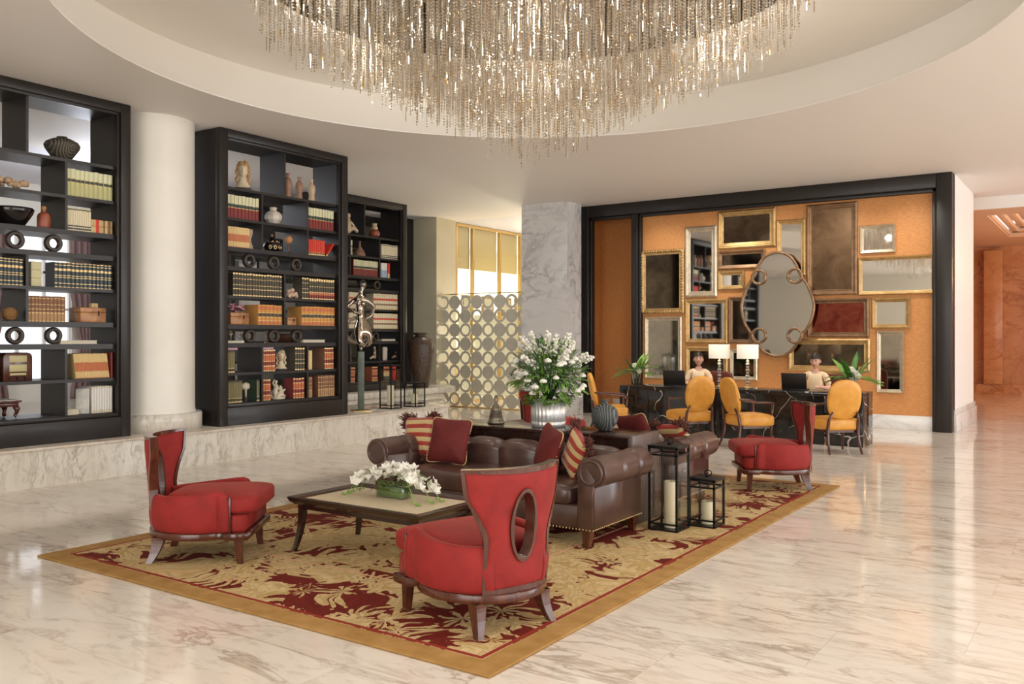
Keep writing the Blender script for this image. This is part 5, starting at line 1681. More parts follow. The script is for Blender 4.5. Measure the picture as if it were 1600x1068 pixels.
# free-form oval mirror with four looped rings
def catmull(P, n=8):
    out = []
    k = len(P)
    for i in range(k):
        p0, p1, p2, p3 = (Vector(P[(i + d) % k]) for d in (-1, 0, 1, 2))
        for j in range(n):
            t_ = j / n
            out.append(0.5 * ((2 * p1) + (p2 - p0) * t_ + (2 * p0 - 5 * p1 + 4 * p2 - p3) * t_ ** 2 + (3 * p1 - p0 - 3 * p2 + p3) * t_ ** 3))
    return out
YO2 = YW - 0.10
xc, Dc = onY(1214, YO2)
zc_ = zat(Dc, 478)
k_ = Dc / F_
# half outline (dx, dz) in metres, symmetric left/right
hx_ = 0.66
half = [(0.0, 0.965), (0.21, 0.90), (0.34, 0.74), (0.42, 0.55), (0.56, 0.32), (0.655, 0.02), (0.60, -0.28), (0.47, -0.50), (0.37, -0.66), (0.22, -0.83), (0.0, -0.90)]
pts = half + [(-x, z) for x, z in reversed(half[1:-1])]
OUT = catmull([(x, z, 0) for x, z in pts], 6)
t = root('oval_mirror', (xc, YO2, zc_), 0, 'large free-form oval mirror with four looped rings in a thin bronze frame', 'mirror')
b = B(); b.prism([(p.x, p.y) for p in reversed(OUT)], -0.005, 0.012, axis='Y'); ob('mirror_glass', b, 'mirror', t)
b = B(); b.tube([(p.x, -0.012, p.y) for p in OUT], 0.026, 10, closed=True); ob('frame', b, 'bronze', t)
for sx in (-1, 1):
    for sz, zz in ((1, 0.53), (-1, -0.53)):
        b = B(); b.tube([(sx * 0.325 + 0.125 * math.cos(a), -0.03, zz + 0.125 * math.sin(a)) for a in [2 * PI * i / 28 for i in range(28)]], 0.022, 10, closed=True)
        ob('ring', b, 'bronze', t)
for (x, z) in ((0.0, 0.30), (-0.12, -0.55)):
    b = B(); b.tube([(x, 0.012, z), (x, 0.135, z)], 0.015, 8); ob('bracket', b, 'bronze', t)

# ================================================================== RECEPTION DESK
def marquina():
    m = mat('black_veined_marble', (0.012, 0.011, 0.011), 0.12)
    N, L, bb = nt(m)
    v = coords(m, (1, 1, 1), (0.3, 0.2, 0.5))
    w = N.new('ShaderNodeTexNoise'); w.inputs['Scale'].default_value = 1.6; w.inputs['Detail'].default_value = 3; L.new(v, w.inputs['Vector'])
    ad = N.new('ShaderNodeVectorMath'); ad.operation = 'MULTIPLY_ADD'; ad.inputs[1].default_value = (0.5, 0.5, 0.5); L.new(w.outputs['Color'], ad.inputs[0]); L.new(v, ad.inputs[2])
    vo = N.new('ShaderNodeTexVoronoi'); vo.feature = 'DISTANCE_TO_EDGE'; vo.inputs['Scale'].default_value = 1.7; L.new(ad.outputs[0], vo.inputs['Vector'])
    g = noise(m, v, 2.3, 3)
    lim = math_(m, 'MULTIPLY', math_(m, 'SUBTRACT', g, 0.42, True), 0.05)
    f = math_(m, 'LESS_THAN', vo.outputs['Distance'], lim)
    cl = ramp(m, noise(m, v, 3, 4), [(0.4, (0.010, 0.009, 0.009)), (0.75, (0.030, 0.027, 0.026))])
    setcol(m, mix(m, f, cl, (0.50, 0.46, 0.43)))
    return m
M['marquina'] = marquina()
dx0 = onY(968, 13.0)[0]; dx1 = -2.90
t = root('reception_desk', ((dx0 + dx1) / 2, 13.0, 0), 0, 'long black marble reception desk with white veins', 'desk')
hw_ = (dx1 - dx0) / 2
b = B(); b.box(-hw_, hw_, 0.0, 0.62, 0.70, 0.76, bev=0.004); ob('desk_top', b, 'marquina', t)
b = B(); b.box(-hw_ + 0.02, hw_ - 0.55, 0.03, 0.08, 0.0, 0.70); ob('front_panel', b, 'marquina', t)
for x0_, x1_ in ((-hw_, -hw_ + 0.5), (hw_ - 0.5, hw_), (-0.25, 0.25)):
    b = B(); b.box(x0_, x1_, 0.0, 0.60, 0.0, 0.70, bev=0.003); ob('pedestal', b, 'marquina', t)
DZ = 0.761

# ================================================================== MUSTARD OVAL-BACK ARMCHAIRS (face local -Y)
def gold_chair(loc, rz, label):
    t = root('oval_back_chair', loc, rz, label, 'armchair', 'mustard leather oval-back chairs at the desk')
    b = B()
    def sf_(x, y, z):
        k = 1 - 0.12 * (y / 0.25)
        return x * k, y, z + (0.012 * (1 - (x / 0.28) ** 2) if z > 0 else 0)
    b.cushion((0, 0, 0.385), (0.56, 0.52, 0.17), 8, 5, 40, fn=sf_); ob('seat', b, 'gold_leather', t)
    b = B(); b.box(-0.24, 0.24, -0.22, 0.22, 0.28, 0.32); ob('seat_rail', b, 'mahog', t)
    tilt = R_(-12)
    b = B()
    b.cushion((0, 0, 0), (0.46, 0.085, 0.53), 2, 2.6, 40)
    for v in b.bm.verts:  # domed oval pad, flat on the sides
        x, y, z = v.co
        r = min(1, math.hypot(x / 0.23, z / 0.265))
        v.co.y = math.copysign(0.022 + 0.03 * math.sqrt(max(0, 1 - r ** 2.5)), y) if abs(y) > 1e-4 else 0
    b.xf(Matrix.Translation((0, 0.285, 0.725)) @ Matrix.Rotation(tilt, 4, 'X'))
    ob('backrest', b, 'gold_leather', t)
    b = B(); b.tube([(0.232 * math.cos(a), 0.285 + 0.0, 0.725 + 0.267 * math.sin(a)) if False else tuple(Matrix.Translation((0, 0.285, 0.725)) @ Matrix.Rotation(tilt, 4, 'X') @ Vector((0.226 * math.cos(a), 0, 0.261 * math.sin(a)))) for a in [2 * PI * i / 40 for i in range(40)]], 0.010, 8, closed=True); ob('back_piping', b, 'gold_leather', t)
    for sx in (-1, 1):
        b = B(); b.tube([(sx * 0.235, -0.215, 0.0), (sx * 0.238, -0.22, 0.30), (sx * 0.243, -0.225, 0.48), (sx * 0.265, -0.235, 0.63)], [0.014, 0.024, 0.022, 0.019], 8); ob('leg', b, 'mahog', t)
        b = B(); b.tube([(sx * 0.225, 0.335, 0.0), (sx * 0.215, 0.265, 0.18), (sx * 0.21, 0.25, 0.32), (sx * 0.205, 0.275, 0.46), (sx * 0.17, 0.31, 0.56)], [0.014, 0.021, 0.024, 0.020, 0.014], 8); ob('leg', b, 'mahog', t)
        b = B(); b.tube([(sx * 0.205, 0.30, 0.70), (sx * 0.255, 0.20, 0.665), (sx * 0.285, 0.02, 0.645), (sx * 0.28, -0.15, 0.64), (sx * 0.265, -0.25, 0.632)], [0.014, 0.018, 0.020, 0.020, 0.018], 8, flat=0.75); ob('armrest', b, 'mahog', t)
    return t
gc = gold_chair((-3.13, 12.34, 0), R_(131 + 90), 'mustard oval-back armchair in front of the right receptionist')
dup(gc, (-4.27, 12.2, 0), R_(50 + 90), 'mustard oval-back armchair below the two table lamps')
dup(gc, (-5.2, 12.36, 0), R_(140 + 90), 'mustard oval-back armchair in front of the left receptionist')
dup(gc, (-6.60, 12.46, 0), R_(33 + 90), 'mustard oval-back armchair at the left end of the desk, in profile')

# ================================================================== RECEPTIONISTS
M['skin'] = noisy('warm_skin', (0.66, 0.36, 0.25), (0.72, 0.42, 0.30), 6, 0.5)
nt(M['skin'])[2].inputs['Subsurface Weight'].default_value = 0.05
M['blouse'] = noisy('peach_satin', (0.80, 0.58, 0.36), (0.86, 0.70, 0.48), 5, 0.38)
M['hair'] = mat('dark_hair', (0.018, 0.010, 0.008), 0.4)
M['lips'] = mat('red_lips', (0.45, 0.04, 0.05), 0.35)
M['eyewhite'] = mat('eye_white', (0.75, 0.72, 0.70), 0.3)
M['iris'] = mat('dark_iris', (0.02, 0.012, 0.010), 0.2)
M['teeth'] = mat('teeth', (0.80, 0.76, 0.70), 0.3)
M['trousers'] = mat('dark_trousers', (0.02, 0.02, 0.025), 0.7)
def skinned(name, joints, edges, rads, mats, parent, sub=2, rootv=0, extra=None, remesh=None):
    me = bpy.data.meshes.new(name + '_cage')
    me.from_pydata([Vector(j) for j in joints], edges, [])
    o = bpy.data.objects.new(name + '_cage', me); COL.objects.link(o)
    o.modifiers.new('s', 'SKIN')
    sv = me.skin_vertices[0].data
    for i, r in enumerate(rads):
        sv[i].radius = r if isinstance(r, tuple) else (r, r)
        sv[i].use_root = (i == rootv)
    if sub:
        m_ = o.modifiers.new('b', 'SUBSURF'); m_.levels = sub; m_.render_levels = sub
    dg = bpy.context.evaluated_depsgraph_get(); dg.update()
    me2 = bpy.data.meshes.new_from_object(o.evaluated_get(dg))
    bpy.data.objects.remove(o); bpy.data.meshes.remove(me)
    bm = bmesh.new(); bm.from_mesh(me2); bpy.data.meshes.remove(me2)
    b = B(); b.bm.free(); b.bm = bm
    if extra: extra(b)
    for f in b.bm.faces: f.smooth = True; f.material_index = 0
    r = ob(name, b, mats, parent, recalc=False)
    if remesh:
        md = r.modifiers.new('r', 'REMESH'); md.mode = 'VOXEL'; md.voxel_size = remesh; md.use_smooth_shade = True
        md2 = r.modifiers.new('sm', 'SMOOTH'); md2.factor = 0.5; md2.iterations = 2
    return r
def receptionist(loc, rz, label, headturn, headtilt, handy, smile):
    t = root('person', loc, rz, label, 'person', 'receptionists behind the desk')
    # one continuous skeleton: pelvis, spine, neck, arms, legs
    J = [(0, 0.02, 0.52), (0, 0.01, 0.70), (0, 0.0, 0.86), (0, 0.01, 0.965), (0, 0.005, 1.02), (0, -0.005, 1.08)]
    E = [(0, 1), (1, 2), (2, 3), (3, 4), (4, 5)]
    Rr = [(0.155, 0.12), (0.115, 0.09), (0.135, 0.095), (0.085, 0.065), (0.047, 0.047), (0.045, 0.047)]
    def add(pts, rr, start):
        p = start
        for q, r in zip(pts, rr):
            J.append(q); Rr.append(r); E.append((p, len(J) - 1)); p = len(J) - 1
        return p
    wrists = {}
    for sx in (-1, 1):
        hx = handy[sx]
        w = add([(sx * 0.145, 0.01, 0.960), (sx * 0.182, 0.0, 0.86), (sx * 0.200, -0.05, 0.765), (sx * 0.17 + hx[0] * 0.5, -0.22, 0.775), hx], [0.050, 0.043, 0.037, 0.031, 0.022], 3)
        wrists[sx] = w
        add([(sx * 0.10, -0.10, 0.54), (sx * 0.11, -0.46, 0.52), (sx * 0.11, -0.48, 0.28), (sx * 0.11, -0.46, 0.08), (sx * 0.11, -0.60, 0.04)], [0.085, 0.062, 0.055, 0.036, 0.03], 0)
    # hands: palm then five fingers rooted in it
    for sx in (-1, 1):
        hx = handy[sx]; w = wrists[sx]
        palm = add([(hx[0], hx[1] - 0.045, hx[2] - 0.004)], [(0.030, 0.016)], w)
        for k, (ox, ln) in enumerate(((-0.027, 0.062), (-0.009, 0.072), (0.009, 0.068), (0.026, 0.052))):
            J.append((hx[0] + ox * sx * -1, hx[1] - 0.078, hx[2])); Rr.append(0.0085); E.append((palm, len(J) - 1))
            J.append((hx[0] + ox * sx * -1.1, hx[1] - 0.078 - ln * 0.55, hx[2] + 0.004)); Rr.append(0.008); E.append((len(J) - 2, len(J) - 1))
            J.append((hx[0] + ox * sx * -1.15, hx[1] - 0.078 - ln, hx[2] - 0.012)); Rr.append(0.007); E.append((len(J) - 2, len(J) - 1))
        J.append((hx[0] - sx * 0.032, hx[1] - 0.03, hx[2] - 0.004)); Rr.append(0.010); E.append((palm, len(J) - 1))
        J.append((hx[0] - sx * 0.048, hx[1] - 0.065, hx[2] - 0.008)); Rr.append(0.0085); E.append((len(J) - 2, len(J) - 1))
    HM = Matrix.Translation((0, -0.012, 1.185)) @ Matrix.Rotation(headturn, 4, 'Z') @ Matrix.Rotation(headtilt, 4, 'X')
    def head(b):
        bb = B()
        def hd(u, v):
            th, ph = 2 * PI * u, PI * (v - 0.5)
            x, y, z = math.cos(ph) * math.sin(th), -math.cos(ph) * math.cos(th), math.sin(ph)
            X_, Y_, Z_ = x * 0.074 * (1 - 0.24 * max(0, -z) ** 1.2), y * 0.096, z * 0.116
            if y < 0:
                Y_ -= math.exp(-((X_ / 0.011) ** 2)) * math.exp(-(((Z_ + 0.016) / 0.022) ** 2)) * 0.018
                Y_ += 0.008 * math.exp(-(((abs(X_) - 0.030) / 0.014) ** 2)) * math.exp(-(((Z_ - 0.012) / 0.012) ** 2))
                Y_ -= 0.006 * math.exp(-((X_ / 0.022) ** 2)) * math.exp(-(((Z_ + 0.052) / 0.010) ** 2))
                Y_ -= 0.010 * math.exp(-((X_ / 0.022) ** 2)) * math.exp(-(((Z_ + 0.092) / 0.016) ** 2))
                Y_ -= 0.005 * math.exp(-(((abs(X_) - 0.04) / 0.018) ** 2)) * math.exp(-(((Z_ + 0.03) / 0.02) ** 2))
            return HM @ Vector((X_, Y_, Z_))
        vs = bb.grid(hd, 48, 36, cu=True)
        for sx in (-1, 1):
            bb.ball((0, 0, 0), (0.010, 0.019, 0.030), 12)
            for v in list(bb.bm.verts)[-(12 * 6 + 2):]:
                pass
        bb2 = B()
        for sx in (-1, 1):
            q = B(); q.ball((0, 0, 0), (0.011, 0.019, 0.030), 14); q.xf(HM @ Matrix.Translation((sx * 0.075, 0.012, -0.01)))
            tmp = bpy.data.meshes.new('tmp'); q.bm.to_mesh(tmp); q.bm.free(); bb2.bm.from_mesh(tmp); bpy.data.meshes.remove(tmp)
        # drop the placeholder balls
        for src in (bb, bb2):
            tmp = bpy.data.meshes.new('tmp'); src.bm.to_mesh(tmp); src.bm.free(); b.bm.from_mesh(tmp); bpy.data.meshes.remove(tmp)
    skinned('body', J, E, Rr, 'skin', t, 2, 0, head, remesh=0.0045)
    # blouse: torso and short puffed sleeves
    J2 = [(0, 0.02, 0.50), (0, 0.01, 0.68), (0, 0.0, 0.86), (0, 0.012, 0.985)]
    E2 = [(0, 1), (1, 2), (2, 3)]; R2 = [(0.165, 0.125), (0.128, 0.102), (0.15, 0.11), (0.075, 0.068)]
    for sx in (-1, 1):
        for q, r, s in (((sx * 0.145, 0.01, 0.955), 0.060, 3), ((sx * 0.186, -0.005, 0.865), 0.057, None), ((sx * 0.198, -0.035, 0.80), 0.050, None)):
            J2.append(q); R2.append(r); E2.append(((s if s is not None else len(J2) - 2), len(J2) - 1))
    skinned('blouse', J2, E2, R2, 'blouse', t, 2, 0)
    J3 = [(0, 0.03, 0.50), (0.10, -0.10, 0.535), (0.11, -0.46, 0.52), (0.11, -0.48, 0.28), (0.11, -0.46, 0.10), (-0.10, -0.10, 0.535), (-0.11, -0.46, 0.52), (-0.11, -0.48, 0.28), (-0.11, -0.46, 0.10)]
    skinned('trousers', J3, [(0, 1), (1, 2), (2, 3), (3, 4), (0, 5), (5, 6), (6, 7), (7, 8)], [0.15, 0.10, 0.076, 0.07, 0.055, 0.10, 0.076, 0.07, 0.055], 'trousers', t, 2, 0)
    # hair: cap swept back plus a bun
    b = B()
    def hr(u, v):
        th, ph = 2 * PI * u, PI * (0.5 - 0.66 * v)
        x, y, z = math.cos(ph) * math.sin(th), -math.cos(ph) * math.cos(th), math.sin(ph)
        front = max(0, -y)
        zz = max(z, 0.40 * min(1, front * 1.25) ** 0.5 if front > 0.02 else z)
        s = 1.10
        return HM @ Vector((x * 0.074 * s, y * 0.096 * s + 0.004, zz * 0.116 * s + (0.0)))
    b.grid(hr, 40, 20, cu=True)
    q = HM @ Vector((0, 0.105, 0.03)); b.ball(q, (0.034, 0.03, 0.034), 14)
    ob('hair', b, 'hair', t)
    for sx in (-1, 1):
        b = B(); b.ball((0, 0, 0), (0.015, 0.006, 0.0075), 12); b.xf(HM @ Matrix.Translation((sx * 0.030, -0.088, 0.010))); e = ob('eye', b, 'eyewhite', t)
        b = B(); b.ball((0, 0, 0), (0.0078, 0.004, 0.0074), 12); b.xf(HM @ Matrix.Translation((sx * 0.030, -0.092, 0.010))); ob('iris', b, 'iris', e)
        b = B(); b.tube([HM @ Vector((sx * 0.014, -0.093, 0.030)), HM @ Vector((sx * 0.030, -0.092, 0.035)), HM @ Vector((sx * 0.045, -0.083, 0.029))], [0.003, 0.0036, 0.0022], 6); ob('eyebrow', b, 'hair', t)
    b = B(); w_ = 0.026 if smile else 0.020
    b.tube([HM @ Vector((x, -0.0955 + 0.012 * (abs(x) / 0.026) ** 2, -0.050 + (0.006 if smile else 0.002) * (abs(x) / 0.026) ** 2)) for x in [w_ * k / 4 for k in range(-4, 5)]], [0.002, 0.0045, 0.0062, 0.007, 0.0066, 0.007, 0.0062, 0.0045, 0.002], 8); ob('lips', b, 'lips', t)
    if smile:
        b = B(); b.tube([HM @ Vector((x, -0.1005 + 0.012 * (abs(x) / 0.026) ** 2, -0.050 + 0.006 * (abs(x) / 0.026) ** 2)) for x in [0.015 * k / 3 for k in range(-3, 4)]], [0.0008, 0.002, 0.0026, 0.0026, 0.0026, 0.002, 0.0008], 6); ob('teeth', b, 'teeth', t)
    return t
receptionist((-5.76, 14.02, 0.0), R_(16), 'smiling receptionist in a peach blouse with tied-back dark hair, behind the left laptop', R_(8), R_(-2), {-1: (-0.14, -0.36, 0.80), 1: (0.10, -0.36, 0.80)}, True)
receptionist((-3.83, 14.00, 0.0), R_(8), 'receptionist in a peach blouse looking down at the right laptop', R_(-4), R_(14), {-1: (-0.12, -0.34, 0.80), 1: (0.08, -0.36, 0.80)}, False)
# office chairs
M['redleather'] = noisy('oxblood_leather', (0.10, 0.018, 0.010), (0.16, 0.03, 0.018), 6, 0.4)
def desk_chair(loc, rz, label):
    t = root('office_chair', loc, rz, label, 'chair', 'office chairs behind the desk')
    b = B(); b.cushion((0, -0.02, 0.365), (0.52, 0.50, 0.10), 7, 4, 32); ob('seat', b, 'redleather', t)
    b = B(); b.cushion((0, 0.25, 0.72), (0.50, 0.09, 0.50), 6, 5, 32); ob('backrest', b, 'redleather', t)
    b = B(); b.tube([(0, 0.02, 0.06), (0, 0.02, 0.34)], 0.03, 12); ob('gas_column', b, 'black_metal', t)
    for k in range(5):
        a = 2 * PI * k / 5
        b = B(); b.tube([(0, 0.02, 0.08), (0.27 * math.cos(a), 0.02 + 0.27 * math.sin(a), 0.06)], [0.025, 0.015], 8); b.ball((0.27 * math.cos(a), 0.02 + 0.27 * math.sin(a), 0.03), 0.03, 10); ob('leg', b, 'black_metal', t)
    b = B(); b.tube([(0, 0.05, 0.33), (0, 0.28, 0.35), (0, 0.31, 0.60)], 0.02, 8); ob('back_bracket', b, 'black_metal', t)
    return t
oc = desk_chair((-5.64, 14.30, 0), R_(-10), 'oxblood office chair behind the left receptionist')
dup(oc, (-3.72, 14.27, 0), R_(-10), 'oxblood office chair behind the right receptionist')
# laptops
M['screen_black'] = mat('black_plastic', (0.006, 0.005, 0.005), 0.45)
def laptop(loc, rz, label):
    t = root('laptop', loc, rz, label, 'laptop', 'black laptops on the desk')
    b = B(); b.box(-0.18, 0.18, 0.0, 0.24, 0.0, 0.018, bev=0.004); ob('keyboard_base', b, 'screen_black', t)
    b = B(); b.box(-0.18, 0.18, -0.006, 0.006, 0.0, 0.245, bev=0.004); b.xf(Matrix.Translation((0, -0.005, 0.018)) @ Matrix.Rotation(R_(14), 4, 'X')); ob('screen_lid', b, 'screen_black', t)
    return t
lp = laptop((-5.86, 13.26, DZ), R_(10), 'black laptop in front of the smiling left receptionist')
dup(lp, (-3.93, 13.24, DZ), R_(6), 'black laptop in front of the right receptionist looking down')
# table lamps
M['shade'] = mat('linen_shade', (0.86, 0.80, 0.70), 0.8)
_b = nt(M['shade'])[2]; _b.inputs['Emission Color'].default_value = (1.0, 0.86, 0.68, 1); _b.inputs['Emission Strength'].default_value = 0.2
def table_lamp(loc, label):
    t = root('table_lamp', loc, 0, label, 'table lamp', 'crystal table lamps on the desk')
    b = B(); b.cyl(0, 0, 0, 0.02, 0.06, n=24); ob('base', b, 'brass', t)
    b = B(); z = 0.02; rn = random.Random(3)
    for k in range(9):
        r = 0.026 + 0.010 * (k % 2); h_ = 0.046
        b.lathe(0, 0, [(0, z), (r * 0.7, z), (r, z + h_ * 0.5), (r * 0.7, z + h_), (0, z + h_)], 8, smooth=False); z += h_
    ob('crystal_stem', b, 'crystal', t)
    b = B(); b.cyl(0, 0, 0.0, 0.48, 0.003, n=8); ob('rod', b, 'brass', t)
    b = B(); b.lathe(0, 0, [(0.165, 0.455), (0.165, 0.675), (0.160, 0.675), (0.160, 0.455), (0.165, 0.455)], 40); ob('lamp_shade', b, 'shade', t)
    light('table_lamp_bulb', 'POINT', (loc[0], loc[1], loc[2] + 0.56), 5, (1, 0.82, 0.6), shadow_soft_size=0.04).parent = None
    return t
table_lamp((-5.16, 13.40, DZ), 'left crystal table lamp with a cream drum shade')
table_lamp((-4.70, 13.40, DZ), 'right crystal table lamp with a cream drum shade')
# leafy desk plants
M['leafg'] = noisy('glossy_leaf', (0.035, 0.13, 0.018), (0.09, 0.24, 0.03), 9, 0.35)
M['leafl'] = noisy('light_leaf', (0.13, 0.30, 0.04), (0.25, 0.42, 0.08), 9, 0.4)
M['petal'] = mat('white_petal', (0.82, 0.80, 0.72), 0.5)
M['vaseglass'] = thin_glass('cut_glass', (0.80, 0.82, 0.80), 0.30)
def blade(b, base, dirv, L, wd, droop, mi=0, n=7, fold=0.2, roll=0.0):
    """one arching leaf"""
    d = Vector(dirv).normalized(); side = d.cross(Vector((0, 0, 1)))
    if side.length < 0.05: side = Vector((1, 0, 0))
    side.normalize(); side = (Matrix.Rotation(roll, 3, d) @ side)
    rows = []
    p = Vector(base); step = L / n
    for i in range(n + 1):
        u = i / n
        w = wd * math.sin(PI * min(1, u * 0.93 + 0.07)) ** 0.8
        up = side.cross(d)
        rows.append([b.bm.verts.new(p - side * w / 2 + up * w * fold), b.bm.verts.new(p), b.bm.verts.new(p + side * w / 2 + up * w * fold)])
        d = (d + Vector((0, 0, -droop / n))).normalized()
        p = p + d * step
    for a, c in zip(rows, rows[1:]):
        for k in range(2):
            f = b.bm.faces.new((a[k], a[k + 1], c[k + 1], c[k])); f.material_index = mi; f.smooth = True
def frond(b, base, dirv, L, droop, mi=0, npin=12, pl=0.12):
    d = Vector(dirv).normalized(); p = Vector(base); side = d.cross(Vector((0, 0, 1))).normalized()
    for i in range(npin):
        u = i / npin
        d = (d + Vector((0, 0, -droop / npin))).normalized(); p2 = p + d * L / npin
        b.tube([p, p2], 0.0025, 5, mi)
        if i > 2:
            l = pl * math.sin(PI * (0.15 + 0.8 * u)) 
            for s in (-1, 1): blade(b, p2, d * 0.75 + side * s, l, 0.024, 0.25, mi, 4)
        p = p2
def desk_plant(loc, label, seed, big):
    rn = random.Random(seed)
    t = root('desk_plant', loc, 0, label, 'plant', 'leafy arrangements on the desk')
    b = B(); b.lathe(0, 0, [(0, 0.0), (0.045, 0.0), (0.05, 0.02), (0.085, 0.21), (0.09, 0.215), (0.08, 0.21), (0.045, 0.03), (0, 0.025)], 20, smooth=False, fn=lambda a, z: 1 + 0.03 * math.cos(10 * a + z * 30)); ob('glass_vase', b, 'vaseglass', t)
    b = B()
    for k in range(7):
        a = rn.uniform(0, 2 * PI); blade(b, (0.02 * math.cos(a), 0.02 * math.sin(a), 0.10), (math.cos(a) * 0.55, math.sin(a) * 0.4, 1), rn.uniform(0.40, 0.56), rn.uniform(0.10, 0.14) * big, 0.5, rn.randrange(2), roll=rn.uniform(-.6, .6))
    for k in range(13):
        a = 2 * PI * k / 13 + rn.uniform(-.2, .2); frond(b, (0, 0, 0.17), (math.cos(a), math.sin(a) * 0.8, rn.uniform(0.25, 0.9)), rn.uniform(0.32, 0.44), 0.8, rn.randrange(2))
    for k in range(14):
        a = rn.uniform(0, 2 * PI); b.tube([(0, 0, 0.03), (0.04 * math.cos(a), 0.04 * math.sin(a), 0.2)], 0.003, 5)
    tag(ob('foliage', b, ['leafg', 'leafl'], t, recalc=False), kind='stuff')
    for k in range(9):
        b = B(); c = (0.02 + 0.10 * (k / 8 - 0.5) + rn.uniform(-.01, .01) + 0.03, -0.09, 0.30 - 0.10 * (k / 8 - 0.3) + rn.uniform(-.015, .015))
        for q in range(5):
            a = 2 * PI * q / 5; b.ball((c[0] + 0.022 * math.cos(a), c[1], c[2] + 0.022 * math.sin(a)), (0.021, 0.008, 0.021), sub=1)
        b.tube([c, (0, 0, 0.2)], 0.002, 5)
        ob('flower', b, 'petal', t, recalc=False)
    return t
desk_plant((-6.58, 13.33, DZ), 'glass vase of palm leaves and white orchids at the left end of the desk', 3, 1.1)
desk_plant((-3.13, 13.36, DZ), 'glass vase of palm leaves and white orchids at the right end of the desk', 8, 0.9)
# ================================================================== PIERCED SCREEN
M['screen'] = noisy('champagne_screen_metal', (0.50, 0.475, 0.40), (0.57, 0.54, 0.46), 4, 0.35, metal=0.0)
YS = 15.52
xs0 = onY(685.5, YS)[0]; xs1 = xs0 + 0.307 * 8
t = root('pierced_screen', (xs0, YS, 0), 0, 'tall metal screen of round discs and rings with light glowing through', 'screen')
Rd = 0.1525
disc = B(); disc.prism(circ(0, 0, Rd, 28), -0.012, 0.012, axis='Y')
d0 = None; g0 = None
for j in range(8):
    for i in range(8):
        x = 0.1535 + 0.307 * i; z = 0.175 + 0.307 * j
        if (i + j) % 2 == 1:
            if g0 is None:
                b = B()
                prof = [(0.100, -0.014), (Rd, -0.014), (Rd, 0.014), (0.100, 0.014)]
                b.grid(lambda u, v: (prof[int(round(v * 4)) % 4][0] * math.cos(u * 2 * PI), prof[int(round(v * 4)) % 4][1], prof[int(round(v * 4)) % 4][0] * math.sin(u * 2 * PI)), 32, 4, cu=True, cv=True, smooth=False)
                g0 = ob('ring', b, 'screen', t); o = g0
            else:
                o = g0.copy(); COL.objects.link(o); o.parent = t
        else:
            if d0 is None:
                d0 = ob('disc', disc, 'screen', t); o = d0
            else:
                o = d0.copy(); COL.objects.link(o); o.parent = t
        o.location = (x, 0, z)
b = B(); L_ = 0.307 * 8
b.box(-0.01, L_ + 0.01, -0.012, 0.012, 2.50, 2.518); b.box(-0.01, L_, -0.012, 0.012, 0.0, 0.026); b.box(-0.014, 0.0, -0.012, 0.012, 0, 2.518)
ob('screen_frame', b, 'brass', t)
b = B(); b.bm.faces.new([b.bm.verts.new(c) for c in ((0, 0.03, 0.02), (L_, 0.03, 0.02), (L_, 0.03, 2.5), (0, 0.03, 2.5))]); ob('glass_pane', b, 'glass', t)
# framed pictures on the side room wall, seen above the screen
M['picframe'] = mat('tan_picture_frame', (0.42, 0.26, 0.13), 0.5); M['picpaper'] = mat('picture_mount', (0.80, 0.76, 0.66), 0.6)
for i, (px, w_) in enumerate(((731, 'leftmost'), (762, 'second from left'), (790, 'third from left'), (812, 'rightmost'))):
    x, D = onY(px, 21.8) if False else (onX(px, XG - 0.9)[0], 0)
    t = root('framed_picture', (XG - 0.9, x, 2.12), 0, w_ + ' of the small framed pictures above the pierced screen', 'picture', 'small framed pictures behind the screen')
    b = B(); b.box(-0.02, 0.02, -0.26, 0.26, 0.0, 0.50, bev=0.004); ob('frame', b, 'picframe', t)
    b = B(); b.box(0.02, 0.026, -0.19, 0.19, 0.07, 0.43); ob('mount', b, 'picpaper', t)
b = B(); b.box(-0.12, 0.12, 16.3, 24, 0, 2.12)
struct('wall_left', b, 'cream', loc=(XG - 0.95, 0, 0))
M['amber'] = mat('amber_cabinet', (0.52, 0.22, 0.06), 0.4)

# ================================================================== STATUE ON A GREEN POST
M['bronzeS'] = noisy('polished_bronze', (0.32, 0.26, 0.20), (0.46, 0.39, 0.32), 9, 0.16, metal=1.0)
M['verd'] = noisy('green_stone', (0.06, 0.08, 0.06), (0.13, 0.16, 0.12), 10, 0.4)
sx_, sy_ = back(564, 642, PZ)
t = root('bronze_statue', (sx_, sy_, PZ), R_(-37), 'polished bronze dancing figure on a tall narrow green post', 'statue')
b = B(); b.box(-0.17, 0.17, -0.14, 0.14, 0.001, 0.018, bev=0.004); ob('base_plate', b, 'brass', t)
b = B(); b.box(-0.045, 0.045, -0.045, 0.045, 0.018, 0.92, bev=0.004); ob('post', b, 'verd', t)
b = B(); b.tube([(0, 0, 0.92), (0, 0, 1.02)], 0.022, 10); ob('pin', b, 'bronzeS', t)
